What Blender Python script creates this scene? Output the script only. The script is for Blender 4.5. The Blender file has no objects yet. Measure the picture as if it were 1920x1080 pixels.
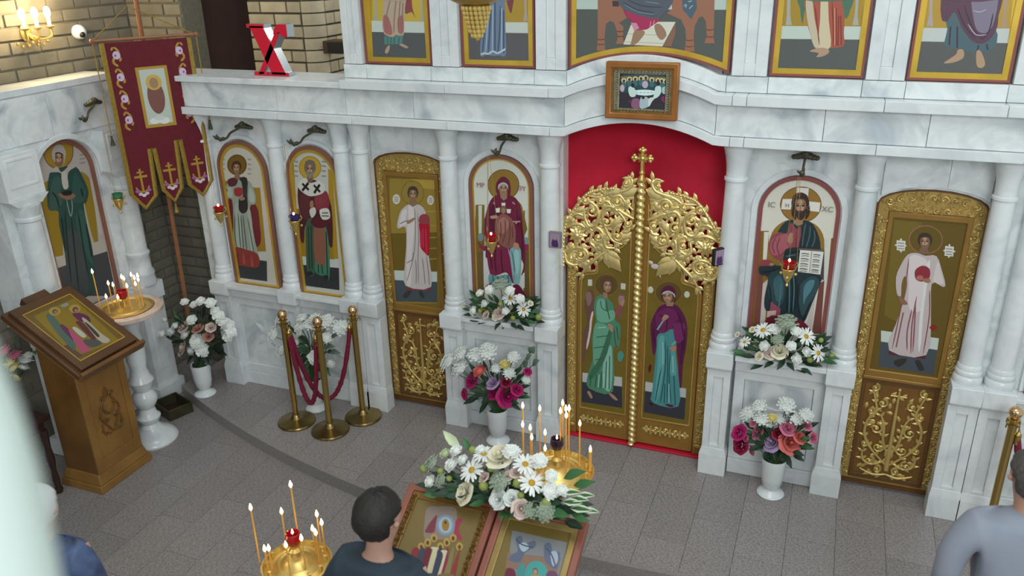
import bpy, math, random
from mathutils import Vector, Matrix, Euler
random.seed(7)
PI = math.pi
sc = bpy.context.scene
COL = sc.collection
def R(d): return math.radians(d)
# ------------------------------------------------------------------ camera
FPX = 1563.65
cam_d = bpy.data.cameras.new('camera'); cam = bpy.data.objects.new('camera', cam_d); COL.objects.link(cam)
cam_d.sensor_width = 36.0; cam_d.lens = FPX*36.0/1920.0; cam_d.clip_start = 0.02
yaw, pit, roll = -0.3766, 0.3896, -0.0227
fw = Vector((math.sin(yaw)*math.cos(pit), math.cos(yaw)*math.cos(pit), -math.sin(pit)))
rt = Vector((math.cos(yaw), -math.sin(yaw), 0)); up = rt.cross(fw)
r2 = rt*math.cos(roll)+up*math.sin(roll); u2 = up*math.cos(roll)-rt*math.sin(roll)
cam.matrix_world = Matrix(((r2.x,u2.x,-fw.x,1.1904),(r2.y,u2.y,-fw.y,-5.4509),(r2.z,u2.z,-fw.z,3.6139),(0,0,0,1)))
cam_d.dof.use_dof = True; cam_d.dof.focus_distance = 5.6; cam_d.dof.aperture_fstop = 2.0
sc.camera = cam
# ------------------------------------------------------------------ world, window light, exposure
W = bpy.data.worlds.new('world'); sc.world = W; W.use_nodes = True
bg = W.node_tree.nodes['Background']; bg.inputs[0].default_value = (.82,.92,.92,1); bg.inputs[1].default_value = .80
def area(name, loc, target, sx, sy, power, col):
    l = bpy.data.lights.new(name, 'AREA'); l.shape = 'RECTANGLE'; l.size = sx; l.size_y = sy; l.energy = power; l.color = col
    o = bpy.data.objects.new(name, l); COL.objects.link(o); o.location = loc
    o.rotation_euler = (Vector(target)-Vector(loc)).to_track_quat('-Z','Y').to_euler(); return o
area('drum_window_light', (1.0,-3.6,7.6), (0.6,-.3,1.8), 3.4, 2.6, 150, (.93,.98,1.0))
area('west_window_light', (4.4,-8.8,5.4), (0.9,0,1.8), 3.6, 2.6, 335, (.94,.98,1.0))
area('north_west_window_light', (-5.2,-7.6,3.9), (0,0,1.9), .5, .7, 95, (1.0,.97,.92))
area('altar_window_light', (-1.5,2.6,4.9), (-2.9,.8,2.8), .9, 1.2, 45, (1.0,.95,.86))
sc.view_settings.view_transform = 'Standard'; sc.view_settings.look = 'None'
sc.view_settings.exposure = -0.28; sc.view_settings.gamma = 1.0; sc.view_settings.use_curve_mapping = False
# ------------------------------------------------------------------ materials
def lin(h):
    h = h.lstrip('#'); o = []
    for i in (0,2,4):
        c = int(h[i:i+2],16)/255; o.append(c/12.92 if c <= .04045 else ((c+.055)/1.055)**2.4)
    return tuple(o)
M = {}
def mat(name, h, rough=.5, metal=0.0, noise=0.0, scale=8.0, bump=0.0, h2=None, emit=0.0, coat=0.0, sss=0.0, trans=0.0, alpha=1.0):
    m = bpy.data.materials.new(name); m.use_nodes = True; nt = m.node_tree; b = nt.nodes['Principled BSDF']
    c = lin(h); b.inputs['Base Color'].default_value = c+(1,); b.inputs['Roughness'].default_value = rough; b.inputs['Metallic'].default_value = metal
    if coat: b.inputs['Coat Weight'].default_value = coat
    if trans: b.inputs['Transmission Weight'].default_value = trans
    if alpha < 1: b.inputs['Alpha'].default_value = alpha
    if emit: b.inputs['Emission Color'].default_value = c+(1,); b.inputs['Emission Strength'].default_value = emit
    if noise or bump or h2:
        tc = nt.nodes.new('ShaderNodeTexCoord'); n = nt.nodes.new('ShaderNodeTexNoise'); n.inputs['Scale'].default_value = scale; n.inputs['Detail'].default_value = 4
        nt.links.new(tc.outputs['Object'], n.inputs['Vector'])
        if noise or h2:
            mx = nt.nodes.new('ShaderNodeMix'); mx.data_type = 'RGBA'
            c2 = lin(h2) if h2 else tuple(x*(1-noise) for x in c)
            mx.inputs[6].default_value = c+(1,); mx.inputs[7].default_value = c2+(1,)
            rp = nt.nodes.new('ShaderNodeMapRange'); rp.inputs[1].default_value = .35; rp.inputs[2].default_value = .65
            nt.links.new(n.outputs['Fac'], rp.inputs[0]); nt.links.new(rp.outputs[0], mx.inputs[0]); nt.links.new(mx.outputs[2], b.inputs['Base Color'])
        if bump:
            bp = nt.nodes.new('ShaderNodeBump'); bp.inputs['Strength'].default_value = bump; bp.inputs['Distance'].default_value = .01
            nt.links.new(n.outputs['Fac'], bp.inputs['Height']); nt.links.new(bp.outputs[0], b.inputs['Normal'])
    M[name] = m; return m
def marble(name, h, h2, rough=.28):
    m = bpy.data.materials.new(name); m.use_nodes = True; nt = m.node_tree; b = nt.nodes['Principled BSDF']; L = nt.links.new
    tc = nt.nodes.new('ShaderNodeTexCoord'); oi = nt.nodes.new('ShaderNodeObjectInfo'); ad = nt.nodes.new('ShaderNodeVectorMath'); ad.operation = 'MULTIPLY_ADD'
    cb = nt.nodes.new('ShaderNodeCombineXYZ')
    for i in range(3): L(oi.outputs['Random'], cb.inputs[i])
    ad.inputs[1].default_value = (9,7,11); L(cb.outputs[0], ad.inputs[0]); L(tc.outputs['Object'], ad.inputs[2])
    n1 = nt.nodes.new('ShaderNodeTexNoise'); n1.inputs['Scale'].default_value = 2.2; n1.inputs['Detail'].default_value = 6; n1.inputs['Distortion'].default_value = 1.6
    n2 = nt.nodes.new('ShaderNodeTexNoise'); n2.inputs['Scale'].default_value = 9; n2.inputs['Detail'].default_value = 5; n2.inputs['Distortion'].default_value = .8
    L(ad.outputs[0], n1.inputs['Vector']); L(ad.outputs[0], n2.inputs['Vector'])
    r1 = nt.nodes.new('ShaderNodeMapRange'); r1.inputs[1].default_value = .5; r1.inputs[2].default_value = .72; L(n1.outputs['Fac'], r1.inputs[0])
    r2_ = nt.nodes.new('ShaderNodeMapRange'); r2_.inputs[1].default_value = .45; r2_.inputs[2].default_value = .75; r2_.inputs[4].default_value = .45; L(n2.outputs['Fac'], r2_.inputs[0])
    mxm = nt.nodes.new('ShaderNodeMath'); mxm.operation = 'MAXIMUM'; L(r1.outputs[0], mxm.inputs[0]); L(r2_.outputs[0], mxm.inputs[1])
    mx = nt.nodes.new('ShaderNodeMix'); mx.data_type = 'RGBA'; mx.inputs[6].default_value = lin(h)+(1,); mx.inputs[7].default_value = lin(h2)+(1,)
    L(mxm.outputs[0], mx.inputs[0]); L(mx.outputs[2], b.inputs['Base Color']); b.inputs['Roughness'].default_value = rough
    M[name] = m; return m
marble('marble', 'e2e6e6', 'a6b0b7'); marble('marble_plain', 'e0e4e5', 'c6ccd0', .22); marble('marble_pink', 'd9c4b8', 'c0a498', .2)
def granite(name, h, h2):
    m = bpy.data.materials.new(name); m.use_nodes = True; nt = m.node_tree; b = nt.nodes['Principled BSDF']; L = nt.links.new
    tc = nt.nodes.new('ShaderNodeTexCoord'); n = nt.nodes.new('ShaderNodeTexNoise'); n.inputs['Scale'].default_value = 85; n.inputs['Detail'].default_value = 3
    oi = nt.nodes.new('ShaderNodeObjectInfo'); L(tc.outputs['Object'], n.inputs['Vector'])
    r = nt.nodes.new('ShaderNodeMapRange'); r.inputs[1].default_value = .36; r.inputs[2].default_value = .64; L(n.outputs['Fac'], r.inputs[0])
    mx = nt.nodes.new('ShaderNodeMix'); mx.data_type = 'RGBA'; mx.inputs[6].default_value = lin(h)+(1,); mx.inputs[7].default_value = lin(h2)+(1,); L(r.outputs[0], mx.inputs[0])
    hs = nt.nodes.new('ShaderNodeHueSaturation'); rr = nt.nodes.new('ShaderNodeMapRange'); rr.inputs[3].default_value = .93; rr.inputs[4].default_value = 1.06
    L(oi.outputs['Random'], rr.inputs[0]); L(rr.outputs[0], hs.inputs['Value']); L(mx.outputs[2], hs.inputs['Color']); L(hs.outputs[0], b.inputs['Base Color'])
    b.inputs['Roughness'].default_value = .38; M[name] = m
granite('granite', '807a79', 'a29a98'); granite('granite_step', '8a8482', '9c9593'); granite('granite_dark', '5a5452', '716965')
def brickmat(name, h, h2):
    m = mat(name, h, .85, h2=h2, scale=5, bump=.25); nt = m.node_tree; b = nt.nodes['Principled BSDF']; src = b.inputs['Base Color'].links[0].from_socket
    oi = nt.nodes.new('ShaderNodeObjectInfo'); hs = nt.nodes.new('ShaderNodeHueSaturation'); rr = nt.nodes.new('ShaderNodeMapRange'); rr.inputs[3].default_value = .88; rr.inputs[4].default_value = 1.1
    nt.links.new(oi.outputs['Random'], rr.inputs[0]); nt.links.new(rr.outputs[0], hs.inputs['Value']); nt.links.new(src, hs.inputs['Color']); nt.links.new(hs.outputs[0], b.inputs['Base Color'])
brickmat('brick', '898374', '787264'); brickmat('brick_pale', 'c0b092', 'a89a80')
mat('mortar', '777060', .9, noise=.2, scale=30); mat('mortar_dark', '4d463b', .9, noise=.2, scale=30)
mat('shade_brown', '4c3229', .8, noise=.25, scale=3)  # shade of the recess behind the screen, put into the base colour
def wallbrick(name, h, h2, hm):
    m = bpy.data.materials.new(name); m.use_nodes = True; nt = m.node_tree; b = nt.nodes['Principled BSDF']; tc = nt.nodes.new('ShaderNodeTexCoord'); br = nt.nodes.new('ShaderNodeTexBrick')
    mp = nt.nodes.new('ShaderNodeMapping'); mp.inputs['Rotation'].default_value = (R(90),0,R(90)); nt.links.new(tc.outputs['Object'], mp.inputs[0]); nt.links.new(mp.outputs[0], br.inputs[0])
    br.inputs['Color1'].default_value = lin(h)+(1,); br.inputs['Color2'].default_value = lin(h2)+(1,); br.inputs['Mortar'].default_value = lin(hm)+(1,)
    br.inputs['Scale'].default_value = 1; br.inputs['Mortar Size'].default_value = .006; br.inputs['Brick Width'].default_value = .26; br.inputs['Row Height'].default_value = .098
    nt.links.new(br.outputs[0], b.inputs['Base Color']); b.inputs['Roughness'].default_value = .85; M[name] = m
wallbrick('brick_far', '898374', '787264', '777060')
mat('gold', 'e8c878', .36, .8, noise=.12, scale=14); mat('gold_bright', 'f4dc98', .34, .82); mat('gold_dull', 'c4a25c', .42, .55, noise=.2, scale=10); mat('gold_carved', 'd8bc74', .4, .6, noise=.15, scale=10)
mat('door_gold', '9c7434', .42, .25, noise=.18, scale=6); mat('door_wood', '805826', .45, .12, noise=.2, scale=5); mat('door_brown', '6a4522', .5, .05, noise=.2, scale=5)
mat('panel_gold', '86702c', .38, .3, noise=.2, scale=4); mat('panel_gold_light', '9a7e34', .3, .65, noise=.3, scale=3)
mat('brass', 'c0a362', .22, 1.0); mat('brass_dark', 'a08a58', .28, 1.0, noise=.3, scale=4); mat('ball_gold', 'e0b98a', .12, 1.0)
mat('border_brown', '8a5a48', .4, noise=.1); mat('border_red', '8c4a46', .4, noise=.1); mat('border_gold', 'dcb648', .3, .5, noise=.2, scale=5)
mat('red_cloth', 'cc0a30', .75, noise=.16, scale=4); mat('burgundy', '660a1e', .8, noise=.2, scale=20); mat('rope_red', '7e0c30', .7, noise=.3, scale=60)
mat('banner_gold', 'a98a3a', .5, .35, noise=.25, scale=50); mat('banner_white', 'c8b8bc', .7)
mat('bronze', '5a5848', .5, .6, noise=.3, scale=30); mat('white_plastic', 'e6e9ea', .3); mat('post_white', 'dcebe4', .4); mat('white_enamel', 'dfe3e4', .18)
mat('letter_red', 'cc0a30', .3, coat=.4); mat('letter_silver', 'b8bec2', .25, .8)
mat('wood', '9a7038', .4, noise=.25, scale=4); mat('wood_mid', '7c5428', .4, noise=.3, scale=4); mat('wood_dark', '5f3f25', .35, noise=.3, scale=4); mat('wood_black', '3a2420', .35, noise=.2)
mat('wood_red', '9a5a48', .35, noise=.25, scale=5); mat('frame_gold', '8f6a34', .32, .5, noise=.3, scale=20); mat('frame_pale', 'a58a52', .3, .5, noise=.2)
mat('frame_orange', 'a5682e', .35, .25, noise=.25, scale=6); mat('silver_relief', 'b0a98e', .35, .8, noise=.3, scale=60); mat('pole_wood', '96603e', .45, noise=.2)
mat('wax', 'd8a04a', .5, emit=.12); mat('wax_white', 'e8e0c8', .5, emit=.2); mat('flame', 'ffd9a0', .5, emit=16); mat('bulb', 'fff0c8', .5, emit=26)
mat('glass_red', '8c0f14', .1, coat=.6, emit=.12); mat('glass_blue', '2c2666', .1, coat=.6); mat('glass_green', '3f7d5a', .12, coat=.6); mat('glass_purple', '2c1c30', .12, coat=.6); mat('chain', 'c0a068', .35, .8)
mat('box_green', '4f4a34', .35, .4, noise=.3, scale=8); mat('camera_black', '1b1b1c', .3); mat('speaker_brown', '4a3420', .6); mat('speaker_black', '1d1815', .6)
mat('skin', 'b98f7c', .55, noise=.08, scale=12); mat('hair_dark', '241f1c', .6, noise=.4, scale=60, bump=.5); mat('hair_grey', '5a5550', .6, noise=.4, scale=70, bump=.5)
mat('shirt_navy', '2e3c48', .8, noise=.15, scale=10); mat('shirt_grey', '9096a4', .85, noise=.08, scale=6); mat('velvet_blue', '2c3858', .5, h2='52668e', scale=9); mat('trousers', '2a2c33', .85, noise=.1); mat('scarf', 'd6dadd', .8, noise=.08); mat('shoe', '1c1917', .5)
for k,h in dict(w='f0f3ee', white='e6ebe6', cream='ece6cc', blush='dcc6bc', salmon='c98d80', pink='cf7390', magenta='b8156a', crimson='8e0d3c', coral='e0736a', lavender='b79cc6', yellow='dfd083', lime='93a052', pale='c8d6ac', sage='9fac98', dark='24402a', green='3f7040', black='1c2a1e', euc='5f7a66').items():
    mat('f_'+k, h, .6, noise=.16, scale=.9)
mat('f_center', 'c89a1e', .7, noise=.2, scale=3); mat('f_varieg', 'dfe6cc', .6); mat('stem', '3f5a34', .6)
# painted panels: colour comes from the print, gilded colours are metallic
m = bpy.data.materials.new('icon_paint'); m.use_nodes = True; nt = m.node_tree; b = nt.nodes['Principled BSDF']
at = nt.nodes.new('ShaderNodeAttribute'); at.attribute_name = 'Col'; nt.links.new(at.outputs['Color'], b.inputs['Base Color'])
mm = nt.nodes.new('ShaderNodeMath'); mm.operation = 'MULTIPLY'; mm.inputs[1].default_value = .22; nt.links.new(at.outputs['Alpha'], mm.inputs[0]); nt.links.new(mm.outputs[0], b.inputs['Metallic'])
b.inputs['Roughness'].default_value = .36; M['icon_paint'] = m
# ------------------------------------------------------------------ print, flower and candle layout (millimetres)
PAINT={
'christ':[(3,'d9d6c8'),(0,'8f6a2c',[-216,146,-225,865,-165,871,-142,630,-90,165]),(0,'8f6a2c',[249,216,220,860,255,864,285,221]),(0,'8a6529',[-223,117,-225,862,-194,863,-174,124]),(0,'d9d6c8',[-194,861,-164,864,-160,670,-184,668]),(0,'cfd2c6',[176,856,201,855,201,793,178,795]),(0,'76443c',[-208,623,-174,563,-145,129,-199,120]),(0,'76443c',[184,544,213,568,233,186,178,178]),(0,'c8bdb4',[-169,499,-138,535,-126,132,-160,126]),(0,'c8bdb4',[156,466,170,500,178,178,131,171]),(1,'9a7530',[-145,858,-92,934,-26,961,84,956,152,908,185,811,161,666,-114,634,-159,712]),(1,'6d3f33',[138,1076,136,1039,122,1005,98,976,65,955,27,946,-13,948,-50,962,-81,986,-102,1018,-112,1054,-109,1092,-94,1127,-69,1155,-36,1175,2,1183,41,1181,77,1167,107,1143,128,1112]),(1,'9d7531',[134,1076,132,1040,119,1007,95,979,63,959,26,950,-12,952,-47,965,-77,989,-98,1019,-107,1055,-105,1091,-91,1125,-66,1152,-34,1171,2,1180,40,1177,75,1164,104,1141,124,1111]),(0,'e2dfd6',[-22,1176,51,1176,52,1069,-18,1063]),(0,'e2dfd6',[-99,1093,-31,1099,-23,1029,-103,1025]),(0,'e2dfd6',[60,1091,129,1089,130,1027,62,1030]),(1,'223436',[-69,942,-8,962,84,956,136,887,165,789,163,645,-47,620,-80,762,-112,851]),(1,'8e4450',[-33,940,8,899,39,947,40,877,36,765,-56,755,-62,681,-110,686,-152,734,-147,827,-104,867,-53,867]),(1,'a85a66',[-101,842,-52,862,-20,820,-34,767,-76,721,-121,706,-145,745,-140,807]),(2,'6e2f3c',6,[-114,831,-133,777,-113,717]),(2,'6e2f3c',6,[-87,839,-104,770,-79,706]),(2,'6e2f3c',6,[-22,921,-25,860,-40,787]),(2,'6e2f3c',6,[9,894,10,833,12,772]),(1,'1d2c30',[30,951,84,956,127,886,155,798,104,772,35,770,37,866]),(2,'41676f',7,[57,949,52,868,52,782]),(2,'41676f',7,[86,932,89,862,76,779]),(2,'41676f',7,[112,904,123,845,111,788]),(1,'a78168',[-38,859,-26,870,-13,851,-10,811,-28,799,-43,818]),(2,'b08a70',6,[-26,850,-26,875]),(2,'b08a70',6,[-17,846,-15,871]),(0,'9d7a60',[-15,992,39,997,39,937,10,922,-16,937]),(1,'35241b',[64,1076,63,1043,51,1016,31,1000,7,998,-16,1010,-34,1035,-43,1066,-41,1099,-28,1126,-8,1142,15,1143,38,1131,56,1107]),(1,'8a674c',[50,1053,49,1024,42,1000,28,985,12,984,-4,996,-17,1018,-24,1047,-23,1076,-15,1100,-2,1114,15,1116,31,1104,43,1082]),(1,'b8957a',[34,1057,34,1038,30,1022,22,1013,12,1012,3,1020,-5,1034,-9,1053,-9,1072,-4,1088,4,1097,13,1098,22,1090,30,1076]),(1,'35241b',[-32,1071,-17,1095,8,1104,34,1099,53,1078,48,1127,3,1146,-37,1120]),(1,'3a271d',[-23,1040,-1,1022,15,1029,33,1026,50,1046,44,985,23,962,-3,981]),(1,'2e211b',[5,1059,3,1054,-3,1051,-10,1053,-13,1057,-11,1062,-5,1064,2,1063]),(2,'4a3428',4,[5,1068,-6,1073,-18,1065]),(1,'2e211b',[37,1061,35,1057,29,1054,23,1056,20,1060,22,1065,28,1067,34,1066]),(2,'4a3428',4,[18,1070,28,1076,40,1070]),(2,'6b4a38',4,[12,1064,15,1034]),(2,'7a3d34',5,[6,1017,27,1019]),(1,'35241b',[-37,1074,-41,1019,-26,981,-3,963,-15,1021,-23,1070]),(1,'35241b',[57,1082,74,1030,67,989,50,973,51,1027,46,1076]),(1,'203035',[-59,744,12,777,103,777,152,747,202,629,192,555,154,392,114,245,37,256,-63,296,-132,309,-149,394,-139,546,-189,561,-203,613,-163,649,-58,640]),(1,'93404a',[-199,624,-197,653,-156,673,-116,654,-124,632,-171,627]),(1,'b08a70',[-110,645,-111,640,-115,636,-120,633,-127,632,-133,634,-138,637,-140,641,-139,646,-135,650,-129,653,-122,653,-116,652,-112,649]),(1,'2b4347',[-139,546,-94,615,-43,579,-23,475,-32,366,-88,358,-123,419]),(1,'3a6068',[-104,529,-71,575,-39,516,-36,409,-67,383,-87,445]),(1,'2f4a50',[74,530,133,590,182,564,173,479,136,389,108,299,71,380,72,466]),(1,'4d7f86',[92,500,118,556,154,561,143,496,113,429,104,385]),(2,'101d22',9,[-29,623,-9,477,3,306]),(2,'101d22',9,[1,605,25,460,35,277]),(2,'101d22',9,[31,588,46,484,57,335]),(2,'101d22',9,[-131,504,-107,399,-114,322]),(2,'101d22',9,[56,528,62,422,90,296]),(2,'101d22',9,[143,411,125,323,112,267]),(2,'101d22',9,[-186,583,-139,588,-75,617]),(2,'101d22',9,[-57,724,6,746,79,749]),(2,'101d22',9,[-44,683,19,701]),(2,'46737a',7,[-14,614,7,458,18,297]),(2,'46737a',7,[16,597,34,482,41,322]),(2,'46737a',8,[-55,514,-50,407,-52,331]),(2,'46737a',7,[-37,710,17,727]),(0,'93485a',[-105,378,-38,333,-37,278,-108,262]),(0,'c9a9a4',[-122,305,-65,318,-65,268,-123,260]),(1,'6d1f2b',[-134,220,-95,275,-46,271,-30,202,-137,152]),(1,'6d1f2b',[63,281,133,248,167,187,74,173]),(0,'4a4046',[158,778,189,776,209,568,177,605]),(0,'6b5a58',[35,775,184,781,182,765,34,759]),(0,'dfe0d8',[42,763,186,766,184,608,43,612]),(2,'9c8a80',5,[114,763,116,611]),(2,'77706a',8,[51,738,72,742,103,739]),(2,'77706a',8,[124,739,143,742,171,739]),(2,'85807a',6,[51,721,77,727,102,725]),(2,'85807a',6,[124,724,148,729,169,726]),(2,'77706a',8,[51,703,72,707,103,704]),(2,'77706a',8,[124,704,144,707,171,704]),(2,'85807a',6,[51,686,78,692,102,690]),(2,'85807a',6,[124,689,149,694,169,691]),(2,'77706a',8,[51,667,72,672,103,669]),(2,'77706a',8,[124,669,144,672,172,669]),(2,'85807a',6,[51,651,78,657,102,655]),(2,'85807a',6,[124,654,149,659,169,656]),(2,'77706a',9,[51,632,72,637,103,634]),(2,'77706a',9,[124,633,144,637,172,634]),(2,'85807a',6,[51,615,78,622,102,619]),(2,'85807a',6,[124,619,149,624,170,621])],
'mother':[(3,'d6d8cc'),(0,'8a6f2c',[-253,96,-204,865,-132,871,-159,108]),(0,'8a6f2c',[161,151,173,856,247,863,244,162]),(0,'76603a',[-204,495,-156,500,-171,107,-224,100]),(0,'6f5a38',[178,537,222,542,217,158,172,153]),(0,'cfd0c8',[-182,861,-152,864,-165,620,-188,618]),(0,'cfd0c8',[185,857,213,860,207,648,180,645]),(1,'7f949a',[-150,617,-153,602,-159,590,-169,583,-179,582,-188,587,-193,598,-195,612,-192,626,-186,639,-176,646,-166,647,-157,641,-152,631]),(1,'7f949a',[214,622,212,608,206,596,197,589,187,588,179,593,173,604,171,617,173,632,179,644,188,651,198,652,206,646,212,636]),(1,'8e2f52',[-199,579,-155,545,-120,559,-128,509,-178,526]),(1,'8e2f52',[168,590,228,597,222,558,178,543]),(0,'d2d0cc',[-156,506,-122,515,-115,212,-161,206]),(0,'d2d0cc',[148,358,175,372,173,249,129,243]),(1,'83692a',[-123,798,-75,908,24,948,142,916,172,835,180,667,-140,634]),(1,'6a4a30',[145,1045,138,1009,121,975,93,948,58,928,20,919,-18,922,-53,935,-79,959,-96,990,-101,1026,-94,1062,-75,1096,-47,1123,-12,1142,26,1150,64,1147,97,1134,123,1110,140,1080]),(1,'9c7a34',[140,1045,133,1010,116,978,90,951,57,933,20,924,-16,927,-49,940,-75,962,-91,992,-95,1026,-88,1061,-70,1093,-44,1119,-10,1137,26,1145,62,1142,94,1129,119,1107,135,1078]),(1,'6e1a3a',[-63,935,24,963,115,945,157,855,170,687,184,559,176,405,147,347,155,469,-113,438,-132,547,-138,699,-116,830]),(1,'7d2246',[-126,559,-106,327,-49,323,31,355,74,276,97,307,78,460,47,566,-30,580]),(1,'5a1230',[-83,854,-43,890,-13,808,-26,710,-83,672,-96,768]),(1,'6fa0a3',[-117,320,-49,317,42,339,68,269,39,232,-98,226]),(1,'7fb1b3',[63,546,140,566,150,468,141,323,112,241,85,283,71,393]),(1,'9cc7c6',[96,528,134,532,132,400,109,353]),(2,'3d6a70',11,[-83,318,-80,234]),(2,'3d6a70',11,[-44,312,-40,239]),(2,'3d6a70',11,[2,323,5,245]),(2,'3d6a70',11,[41,334,45,244]),(2,'3d6a70',8,[74,537,93,418,91,306]),(2,'b9a0b4',7,[45,561,77,427,99,318]),(1,'6d1b3b',[73,247,129,266,184,182,172,153,59,137]),(1,'6d1b3b',[-144,220,-97,254,-98,214]),(2,'4c0f2a',10,[-53,556,-62,444,-54,339]),(2,'4c0f2a',10,[-9,538,-7,417,3,351]),(2,'4c0f2a',10,[-100,507,-87,374]),(2,'4c0f2a',9,[140,811,159,686,161,492]),(2,'4c0f2a',9,[124,852,133,726]),(1,'8a5a50',[-41,773,15,816,80,785,110,702,102,583,47,553,-8,571,-46,622,-54,708]),(1,'a8746a',[-25,753,20,790,62,751,28,673,-17,668]),(2,'6b3a3a',8,[30,780,28,673,3,584]),(2,'6b3a3a',8,[63,762,66,666,47,566]),(2,'6b3a3a',8,[-9,755,-5,669,-24,602]),(2,'6b3a3a',8,[84,721,87,636]),(0,'e6e2d8',[5,899,36,902,33,875,6,873]),(0,'e6e2d8',[-42,853,-9,861,-12,824,-40,821]),(0,'e6e2d8',[45,855,78,858,73,826,47,824]),(1,'7a5a44',[45,850,42,836,35,824,24,817,12,816,2,821,-5,832,-7,845,-4,859,3,871,14,878,26,879,36,874,43,863]),(1,'a17c62',[34,844,33,834,28,827,22,822,15,821,9,825,5,832,4,841,5,850,10,858,16,863,23,863,29,860,33,853]),(1,'b58e74',[-85,790,-35,800,-30,780,-80,770]),(1,'b58e74',[97,599,130,597,135,554,91,560]),(0,'9a7860',[-2,987,49,991,51,939,23,916,-3,940]),(1,'6b1838',[-35,984,-27,1052,23,1097,70,1065,79,994,62,940,52,991,50,1043,22,1059,-12,1033,-10,976,-7,935]),(1,'9a7860',[53,1008,50,988,41,972,29,963,15,961,3,969,-5,984,-8,1003,-4,1022,5,1038,17,1048,31,1049,43,1041,51,1027]),(1,'b8957a',[41,1010,39,997,34,987,27,981,19,980,12,985,7,995,6,1007,8,1020,13,1030,20,1036,28,1037,35,1032,40,1022]),(1,'2e211b',[18,1011,16,1008,11,1006,6,1007,4,1010,6,1013,11,1015,16,1014]),(2,'4a3428',4,[19,1018,11,1021,0,1015]),(1,'2e211b',[45,1013,43,1010,38,1008,33,1009,31,1012,33,1015,38,1017,43,1016]),(2,'4a3428',4,[30,1018,39,1023,49,1019]),(2,'6b4a38',4,[25,1015,25,995]),(2,'7a3d34',5,[15,984,33,985]),(1,'b9bfc0',[-16,996,-15,1032,21,1053,56,1041,60,1002,50,1030,22,1041,-4,1024]),(2,'b48a90',11,[-56,899,-52,883]),(2,'b48a90',11,[90,912,111,898]),(2,'b48a90',11,[128,768,111,750]),(2,'b48a90',11,[90,764,150,770])],
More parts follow.
